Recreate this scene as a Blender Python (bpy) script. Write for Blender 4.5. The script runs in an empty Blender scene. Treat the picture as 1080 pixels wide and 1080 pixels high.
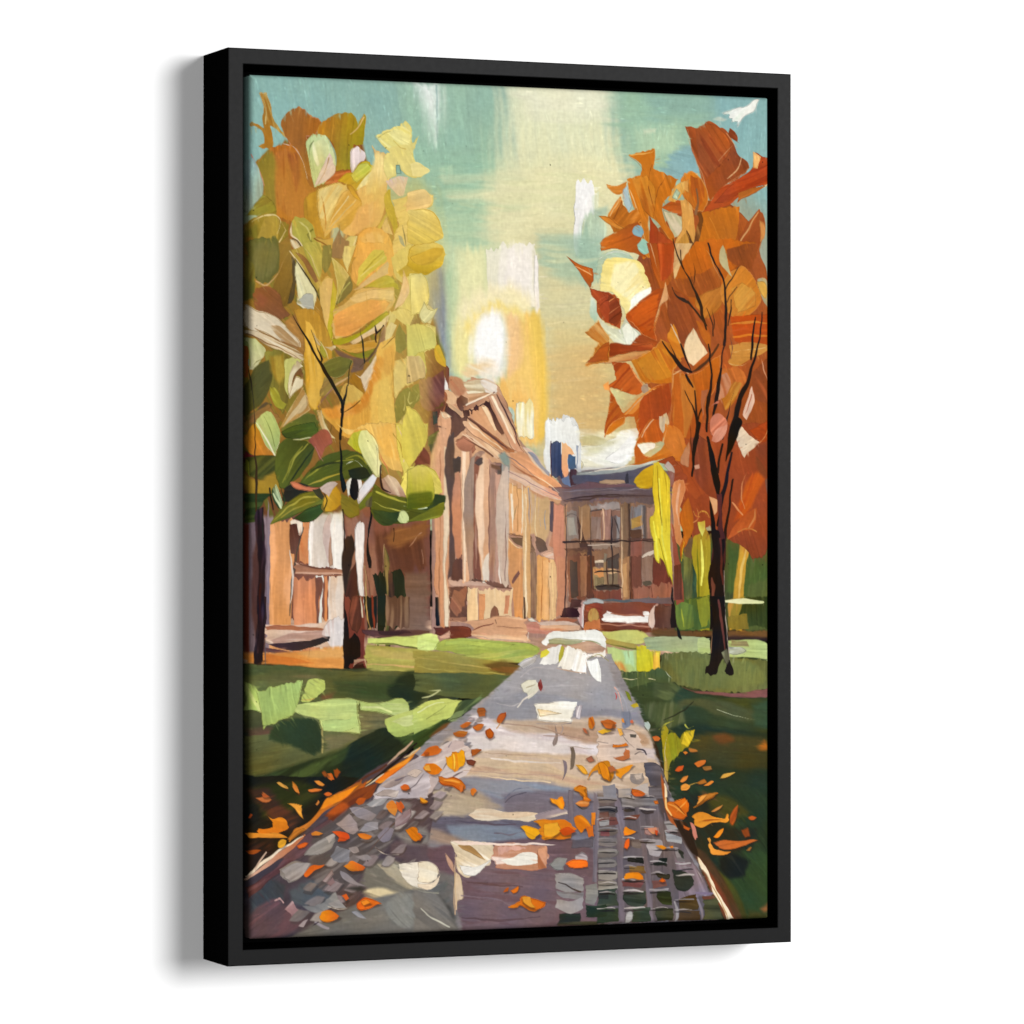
import bpy, bmesh, math
import numpy as np

# ------------------------------------------------------------------ camera, light, exposure
S = bpy.context.scene
MM = 0.001
FW, FH, FD = 0.44398, 0.65024, 0.05557          # outer width, height and depth of the frame (metres)

cam_data = bpy.data.cameras.new('camera')
cam = bpy.data.objects.new('camera', cam_data)
S.collection.objects.link(cam)
cam.location = (-0.919959, -2.736155, -0.014815)
cam.rotation_euler = (math.pi/2+0.0038567, 0, -0.3939715)
cam_data.sensor_width = 36.0
cam_data.lens = 4294.79/1080*36.0
cam_data.clip_start = 0.05
cam_data.clip_end = 60
S.camera = cam

world = bpy.data.worlds.new('World')
S.world = world
world.use_nodes = True
world.node_tree.nodes['Background'].inputs[0].default_value = (1, 1, 1, 1)
world.node_tree.nodes['Background'].inputs[1].default_value = 0.05

def lamp(name, loc, target, size, power):
    d = bpy.data.lights.new(name, 'AREA')
    d.shape = 'DISK'; d.size = size; d.energy = power
    o = bpy.data.objects.new(name, d)
    S.collection.objects.link(o)
    o.location = loc
    v = [t-l for t, l in zip(target, loc)]
    from mathutils import Vector
    o.rotation_euler = Vector(v).to_track_quat('-Z', 'Y').to_euler()
    return o
lamp('key_lamp', (2.45, -4.5, 0.8), (0.2, 0, 0), 2.6, 345)      # soft box high on the right
lamp('fill_lamp', (-2.0, -4.9, -0.4), (0.2, 0, 0), 1.8, 98)        # weaker light straight in front

S.view_settings.view_transform = 'Standard'
S.view_settings.look = 'None'
S.view_settings.exposure = 0
S.view_settings.gamma = 1
S.view_settings.use_curve_mapping = False
S.render.engine = 'CYCLES'

# ------------------------------------------------------------------ materials
def material(name, base, rough, spec=0.5):
    m = bpy.data.materials.new(name)
    m.use_nodes = True
    b = m.node_tree.nodes['Principled BSDF']
    b.inputs['Base Color'].default_value = (*base, 1)
    b.inputs['Roughness'].default_value = rough
    b.inputs['Specular IOR Level'].default_value = spec
    return m, m.node_tree.nodes, m.node_tree.links, b
def bump(nodes, links, b, scale, strength, dist, stretch=(1, 1, 1)):
    tc = nodes.new('ShaderNodeTexCoord'); mp = nodes.new('ShaderNodeMapping')
    mp.inputs['Scale'].default_value = stretch
    n = nodes.new('ShaderNodeTexNoise'); n.inputs['Scale'].default_value = scale; n.inputs['Detail'].default_value = 4
    bp = nodes.new('ShaderNodeBump'); bp.inputs['Strength'].default_value = strength; bp.inputs['Distance'].default_value = dist
    links.new(tc.outputs['Object'], mp.inputs[0]); links.new(mp.outputs[0], n.inputs['Vector'])
    links.new(n.outputs['Fac'], bp.inputs['Height']); links.new(bp.outputs[0], b.inputs['Normal'])
    return n
wall_mat, nn, ll, bb = material('white_wall_paint', (0.86, 0.86, 0.86), 0.8, 0.2)
bump(nn, ll, bb, 900, 0.15, 0.0002)
frame_mat, nn, ll, bb = material('black_satin_wood', (0.0055, 0.0055, 0.0057), 0.42, 0.06)
nz = bump(nn, ll, bb, 260, 0.06, 0.0002)
rp = nn.new('ShaderNodeMapRange'); rp.inputs['To Min'].default_value = 0.40; rp.inputs['To Max'].default_value = 0.50
ll.new(nz.outputs['Fac'], rp.inputs['Value']); ll.new(rp.outputs[0], bb.inputs['Roughness'])
side_mat, nn, ll, bb = material('black_matt_wood', (0.0012, 0.0012, 0.0012), 0.9, 0.0)
back_mat, nn, ll, bb = material('black_felt', (0.002, 0.002, 0.002), 0.95, 0.0)
paint_mat, nn, ll, bb = material('oil_paint_on_canvas', (0.5, 0.5, 0.5), 0.6, 0.015)
at = nn.new('ShaderNodeAttribute'); at.attribute_name = 'paint'
ll.new(at.outputs['Color'], bb.inputs['Base Color'])
tc = nn.new('ShaderNodeTexCoord')
wx = nn.new('ShaderNodeTexWave'); wx.bands_direction = 'X'; wx.inputs['Scale'].default_value = 420; wx.inputs['Distortion'].default_value = 1.5
wz = nn.new('ShaderNodeTexWave'); wz.bands_direction = 'Z'; wz.inputs['Scale'].default_value = 420; wz.inputs['Distortion'].default_value = 1.5
ad = nn.new('ShaderNodeMath'); ad.operation = 'ADD'
bp = nn.new('ShaderNodeBump'); bp.inputs['Strength'].default_value = 0.12; bp.inputs['Distance'].default_value = 0.0001
ll.new(tc.outputs['Object'], wx.inputs['Vector']); ll.new(tc.outputs['Object'], wz.inputs['Vector'])
ll.new(wx.outputs['Fac'], ad.inputs[0]); ll.new(wz.outputs['Fac'], ad.inputs[1])
ll.new(ad.outputs[0], bp.inputs['Height']); ll.new(bp.outputs[0], bb.inputs['Normal'])

# ------------------------------------------------------------------ the wall the picture hangs on
def link(name, me, mat, parent=None):
    me.materials.append(mat)
    o = bpy.data.objects.new(name, me)
    S.collection.objects.link(o)
    if parent: o.parent = parent
    return o
bm = bmesh.new()
bmesh.ops.create_cube(bm, size=1)
for v in bm.verts:
    v.co.x = v.co.x*7+0.2; v.co.y = FD+0.06+v.co.y*0.12+0.0004; v.co.z = v.co.z*4.4
me = bpy.data.meshes.new('wall'); bm.to_mesh(me); bm.free()
wall = link('wall', me, wall_mat)
wall['kind'] = 'structure'
wall['label'] = 'plain white wall behind the framed picture'
wall['category'] = 'wall'

# ------------------------------------------------------------------ the framed picture
pic = bpy.data.objects.new('framed_painting', None)
S.collection.objects.link(pic)
pic.location = (0, 0, 0)
pic['label'] = 'tall autumn campus painting on canvas in a deep black floating frame on the white wall'
pic['category'] = 'framed painting'
frame = bpy.data.objects.new('frame', None)
frame.parent = pic
S.collection.objects.link(frame)

# profile of the moulding: (inset from the outer edge, depth from the front)
LIP, E = 0.0115, 0.0008
PROFILE = [(0, FD), (0, E), (E*.3, E*.3), (E, 0), (LIP-E, 0), (LIP-E*.3, E*.3), (LIP, E), (LIP, FD-0.010), (0.034, FD-0.010), (0.034, FD)]
CORN = [(0, FH/2), (FW, FH/2), (FW, -FH/2), (0, -FH/2)]
INW = [(1, -1), (-1, -1), (-1, 1), (1, 1)]
for k in range(4):
    (ax, az), (bx, bz) = CORN[k], CORN[(k+1) % 4]
    (ix, iz), (jx, jz) = INW[k], INW[(k+1) % 4]
    bm = bmesh.new(); n = len(PROFILE)
    ha = 0.00001                                    # hairline of the mitre joint
    tx, tz = (bx-ax), (bz-az); L = math.hypot(tx, tz); tx /= L; tz /= L
    A = [bm.verts.new((ax+ix*d+tx*ha, y, az+iz*d+tz*ha)) for d, y in PROFILE]
    B = [bm.verts.new((bx+jx*d-tx*ha, y, bz+jz*d-tz*ha)) for d, y in PROFILE]
    for i in range(n):
        f = bm.faces.new((A[i], A[(i+1) % n], B[(i+1) % n], B[i]))
        f.material_index = 0 if 2 <= i <= 4 else 1    # satin front, matt black sides
    bm.faces.new(A[::-1]); bm.faces.new(B)
    bmesh.ops.recalc_face_normals(bm, faces=bm.faces)
    me = bpy.data.meshes.new('frame_rail'); bm.to_mesh(me); bm.free()
    link('frame_rail', me, frame_mat, frame)
    me.materials.append(side_mat)
bm = bmesh.new()
bmesh.ops.create_cube(bm, size=1)
for v in bm.verts:
    v.co.x = FW/2+v.co.x*(FW-0.024); v.co.z = v.co.z*(FH-0.024); v.co.y = FD-0.0125+v.co.y*0.004
me = bpy.data.meshes.new('backing_board'); bm.to_mesh(me); bm.free()
link('backing_board', me, back_mat, pic)

# ---- painter: lays every knife and brush stroke of the painting on a colour and a relief grid (numpy only)
RES = 2.0                # grid cells per millimetre
MARG = 8.0               # millimetres of paint that wrap round the edge of the canvas
CW, CH = 410.0, 614.0
GW, GH = int((CW+2*MARG)*RES), int((CH+2*MARG)*RES)
rng = np.random.RandomState(7)

def smooth_noise(n, k):
    a = rng.rand(n, n)
    for _ in range(2):
        for ax in (0, 1):
            a = sum(np.roll(a, s, ax) for s in range(-k, k+1))/(2*k+1)
    a -= a.mean(); a /= a.std()
    return a
N1 = smooth_noise(512, 1)
N2 = smooth_noise(512, 6)
def samp(N, x, y):
    x = x % 512.0; y = y % 512.0
    xi = x.astype(np.int32) % 512; yi = y.astype(np.int32) % 512
    fx = x-np.floor(x); fy = y-np.floor(y); x1 = (xi+1) % 512; y1 = (yi+1) % 512
    return (N[yi, xi]*(1-fx)+N[yi, x1]*fx)*(1-fy)+(N[y1, xi]*(1-fx)+N[y1, x1]*fx)*fy
def sstep(a, b, x):
    t = np.clip((x-a)/(b-a), 0, 1)
    return t*t*(3-2*t)
def curve(P, closed, hard):
    n = len(P)
    if hard or n < 3: return P, np.arange(n, dtype=float)
    out = []; tt = []
    T = np.zeros_like(P)
    for i in range(n):
        if not closed and (i == 0 or i == n-1): continue
        a = P[i]-P[i-1]; b = P[(i+1) % n]-P[i]
        la, lb = np.hypot(*a)+1e-9, np.hypot(*b)+1e-9
        if a@b/(la*lb) > 0.42: T[i] = (a/la+b/lb)*0.5
    m = n if closed else n-1
    for i in range(m):
        p0, p1 = P[i], P[(i+1) % n]; L = np.hypot(*(p1-p0))
        K = 2 if L < 3 else 5
        for k in range(K):
            t = k/K; t2 = t*t; t3 = t2*t
            out.append((2*t3-3*t2+1)*p0+(t3-2*t2+t)*T[i]*L+(3*t2-2*t3)*p1+(t3-t2)*T[(i+1) % n]*L); tt.append(i+t)
    if not closed: out.append(P[-1]); tt.append(n-1.0)
    return np.array(out), np.array(tt)

FRAY = [1.0]
ANG = np.full((GH, GW), math.pi/2); COL = np.zeros((GH, GW, 3)); HGT = np.zeros((GH, GW))
def lay(kind, cols, o, P):
    """one stroke: kind p (filled knife patch) or s (tapered line); P in millimetres on the canvas"""
    global COL, HGT
    c1, c2, c3 = cols
    b = o.get('b', 0.35)
    W = o.get('w')
    C, tt = curve(P, kind == 'p', 'c' in o)
    pad = b+1.5+(max(W) if W else 0)
    x0, y0 = C.min(0)-pad; x1, y1 = C.max(0)+pad
    i0 = max(0, int((x0+MARG)*RES)); i1 = min(GW, int((x1+MARG)*RES)+2)
    j0 = max(0, int((y0+MARG)*RES)); j1 = min(GH, int((y1+MARG)*RES)+2)
    if i0 >= i1 or j0 >= j1: return
    X, Y = np.meshgrid((np.arange(i0, i1)+.5)/RES-MARG, (np.arange(j0, j1)+.5)/RES-MARG)
    sx, sy = rng.rand(2)*400
    wob = min(0.28, b)
    Xw = X+wob*samp(N2, X*2.2+sx, Y*2.2+sy); Yw = Y+wob*samp(N2, X*2.2+sy, Y*2.2+sx+90)
    D = np.full(X.shape, 1e9); inside = np.zeros(X.shape, bool)
    n = len(C); m = n if kind == 'p' else n-1
    if kind == 's':
        R = np.interp(tt, np.arange(len(P)), np.interp(np.linspace(0, 1, len(P)), np.linspace(0, 1, len(W)), W))*0.5
    for i in range(m):
        a = C[i]; e = C[(i+1) % n]; d = e-a; L2 = d@d+1e-12
        t = np.clip(((Xw-a[0])*d[0]+(Yw-a[1])*d[1])/L2, 0, 1)
        q = np.hypot(Xw-a[0]-t*d[0], Yw-a[1]-t*d[1])
        if kind == 's': q = q-(R[i]*(1-t)+R[(i+1)]*t)
        else:
            if abs(d[1]) > 1e-9:
                cr = ((a[1] > Yw) != (e[1] > Yw)) & (Xw < d[0]*(Yw-a[1])/d[1]+a[0])
                inside ^= cr
        np.minimum(D, q, out=D)
    S = np.where(inside, D, -D) if kind == 'p' else -D        # positive inside
    # bristle marks run along angle a and swim a little
    ang = math.radians(o.get('a', 90))
    if kind == 's' and 'a' not in o:
        dd = C[-1]-C[0]; ang = math.atan2(dd[1], dd[0])
    ca, sa = math.cos(ang), math.sin(ang)
    al = X*ca+Y*sa; ac = -X*sa+Y*ca
    ac = ac+1.6*samp(N2, X*.35+sx, Y*.35+sy)+o.get('k', 0)*np.square(al-al.mean())*0.01
    bn = .6*samp(N1, al*.16+sx, ac*1.7+sy)+.5*samp(N2, al*.5+sy, ac*4.+sx)+.45*samp(N1, al*.05+sy, ac*.55+sx)
    if kind == 'p':
        gy, gx = np.gradient(S*RES)                     # ragged ends where the brush leaves the patch
        ends = np.clip(np.abs(gx*ca+gy*sa), 0, 1)**2
        S = S+FRAY[0]*ends*min(1.5, .05*math.sqrt(np.ptp(C[:, 0])*np.ptp(C[:, 1])))*samp(N1, al*.04+sy+9, ac*1.7+sx+5)
    A = sstep(-b, b, S+(.22*bn if b < 1.2 else .5*b*samp(N1, al*.12+sy, ac*1.1+sx)*.35))*o.get('o', 1.0)
    if not (A > 0).any(): return
    if o.get('d'): A = A*sstep(-1.0, .5, bn+1.6-2.2*o['d'])
    g = math.radians(o.get('g', 0)); pr = X*math.cos(g)+Y*math.sin(g)
    cp = C[:, 0]*math.cos(g)+C[:, 1]*math.sin(g)
    t = (pr-cp.min())/(np.ptp(cp)+1e-9)
    t = np.clip(t+.07*bn, 0, 1)[..., None]
    col = c1*(1-t)+c2*t
    if c3 is not None:
        q = sstep(.1, 1.3, bn+.6*samp(N2, X*.5+sy, Y*.5+sx))[..., None]*.85
        col = col*(1-q)+c3*q
    lum = float((c1+c2).mean()/2)
    ns = o.get('n', 1.0)*(0.6 if b > 1.2 else 1.0)*(1.25-0.8*lum)
    # single hairs of the brush: sparse light and dark scratches, and a slow change of tone along the stroke
    h1 = samp(N1, al*.10+sy+31, ac*2.3+sx+17); h2 = samp(N1, al*.13+sx+71, ac*3.1+sy+3)
    hair = sstep(1.1, 2.3, h1)-sstep(1.1, 2.3, h2)
    slow = samp(N2, al*.25+sx+140, ac*.5+sy+60)
    col = col*(1+ns*(.10*hair+.035*slow))[..., None]+(.02*ns*lum*sstep(1.2, 2.2, h1))[..., None]
    blot = samp(N2, X*.6+sx, Y*.6+sy)
    col = col*(1+.042*ns*bn+.026*ns*blot)[..., None]
    col = col+np.array([.014, .002, -.014])*(ns*samp(N2, X*.9+sy+50, Y*.9+sx))[..., None]
    if kind == 'p' and b < 1 and 'r' not in o:          # a thin dark seam on part of the outline
        seam = sstep(.45, 0, np.abs(S-.15))*sstep(-.1, .9, samp(N2, X*.5+sy+230, Y*.5+sx+111))
        col = col*(1-.30*seam)[..., None]
    if 'r' in o:
        rw = o.get('q', .45)
        band = sstep(rw, 0, np.abs(S-.3))*sstep(-.3, .7, samp(N2, X*.55+sy+30, Y*.55+sx+11)+.35)*.8
        col = col*(1-band[..., None])+o['r']*band[..., None]
    A3 = A[..., None]
    m = A > .5; ANG[j0:j1, i0:i1][m] = ang
    COL[j0:j1, i0:i1] = COL[j0:j1, i0:i1]*(1-A3)+col*A3
    th = o.get('h', .35)
    hh = th+.10*ns*bn+.12*hair+(.45*th*np.exp(-np.square(S/.6)) if b < 1 else 0)
    HGT[j0:j1, i0:i1] = HGT[j0:j1, i0:i1]*(1-A*.8)+hh*A
def drag(n, x0, y0, x1, y1, ln, wd, op):
    """short strokes that drag the wet paint already there along the direction of the brush"""
    for _ in range(int(n)):
        cx = x0+(x1-x0)*rng.rand(); cy = y0+(y1-y0)*rng.rand()
        i = int((cx+MARG)*RES); j = int((cy+MARG)*RES)
        if not (2 < i < GW-3 and 2 < j < GH-3): continue
        a = ANG[j, i]+rng.normal(0, .16); L = ln*(.5+rng.rand())*.5; w = wd*(.6+.8*rng.rand())*.5
        bx = int((L+1)*RES)
        i0, i1, j0, j1 = max(0, i-bx), min(GW, i+bx+1), max(0, j-bx), min(GH, j+bx+1)
        X, Y = np.meshgrid((np.arange(i0, i1)-i)/RES, (np.arange(j0, j1)-j)/RES)
        al = X*math.cos(a)+Y*math.sin(a); ac = -X*math.sin(a)+Y*math.cos(a)
        ac = ac+(rng.rand()-.5)*.06*al*al/L
        si = min(GW-1, max(0, int(i-math.cos(a)*L*RES*.8))); sj = min(GH-1, max(0, int(j-math.sin(a)*L*RES*.8)))
        c = COL[sj, si]*(.65)+COL[j, i]*.35
        c = c*(1+rng.normal(0, .055))+rng.normal(0, .008, 3)
        bn = samp(N1, al*.1+i, ac*2.4+j)
        A = sstep(0, .5, w-np.abs(ac)+.15*bn)*sstep(0, L*.9, L-np.abs(al))*sstep(-1.6, .2, bn)*op
        A3 = A[..., None]
        COL[j0:j1, i0:i1] = COL[j0:j1, i0:i1]*(1-A3)+c*(1+.05*bn)[..., None]*A3
        HGT[j0:j1, i0:i1] += A*(.10+.10*bn)
def parse(line):
    """kind | one, two or three colours (0-255) | options, a letter then its numbers | outline in tenths of a millimetre"""
    kind, cols, opts, pts = line.split('|')
    v = np.array([float(t) for t in cols.split()])/255.0
    c1 = v[:3]; c2 = v[3:6] if len(v) > 3 else c1; c3 = v[6:9] if len(v) > 6 else None
    o = {}; key = None
    for t in opts.split():
        if t.isalpha(): key = t; o[key] = []
        else: o[key].append(float(t))
    for k in list(o):
        if k == 'r': o[k] = np.array(o[k])/255.0
        elif k != 'w' and k != 'c': o[k] = o[k][0]
    P = np.array([float(t) for t in pts.split()]).reshape(-1, 2)/10.0
    return kind, (c1, c2, c3), o, P
def paint(text):
    for ln in text.strip().splitlines():
        if ln[:2] == 'f ': FRAY[0] = float(ln[2:])
        elif ln[:2] == 'm ': drag(*[float(v) for v in ln[2:].split()])
        elif ln.strip(): lay(*parse(ln))
    # weave of the cloth, specks and a slight mottling over everything
    X, Y = np.meshgrid(np.arange(GW)/RES, np.arange(GH)/RES)
    wv = samp(N1, X*3.1, Y*.8)+samp(N1, X*.8+77, Y*3.1)
    c = COL*(1+.006*wv+.011*samp(N1, X*1.9, Y*1.9))[..., None]
    sp = sstep(3.0, 3.6, samp(N1, X*1.7+9, Y*1.7+200))[..., None]
    c = c*(1-.45*sp)
    return np.clip(c, 0.004, 1), HGT+.035*wv

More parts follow.
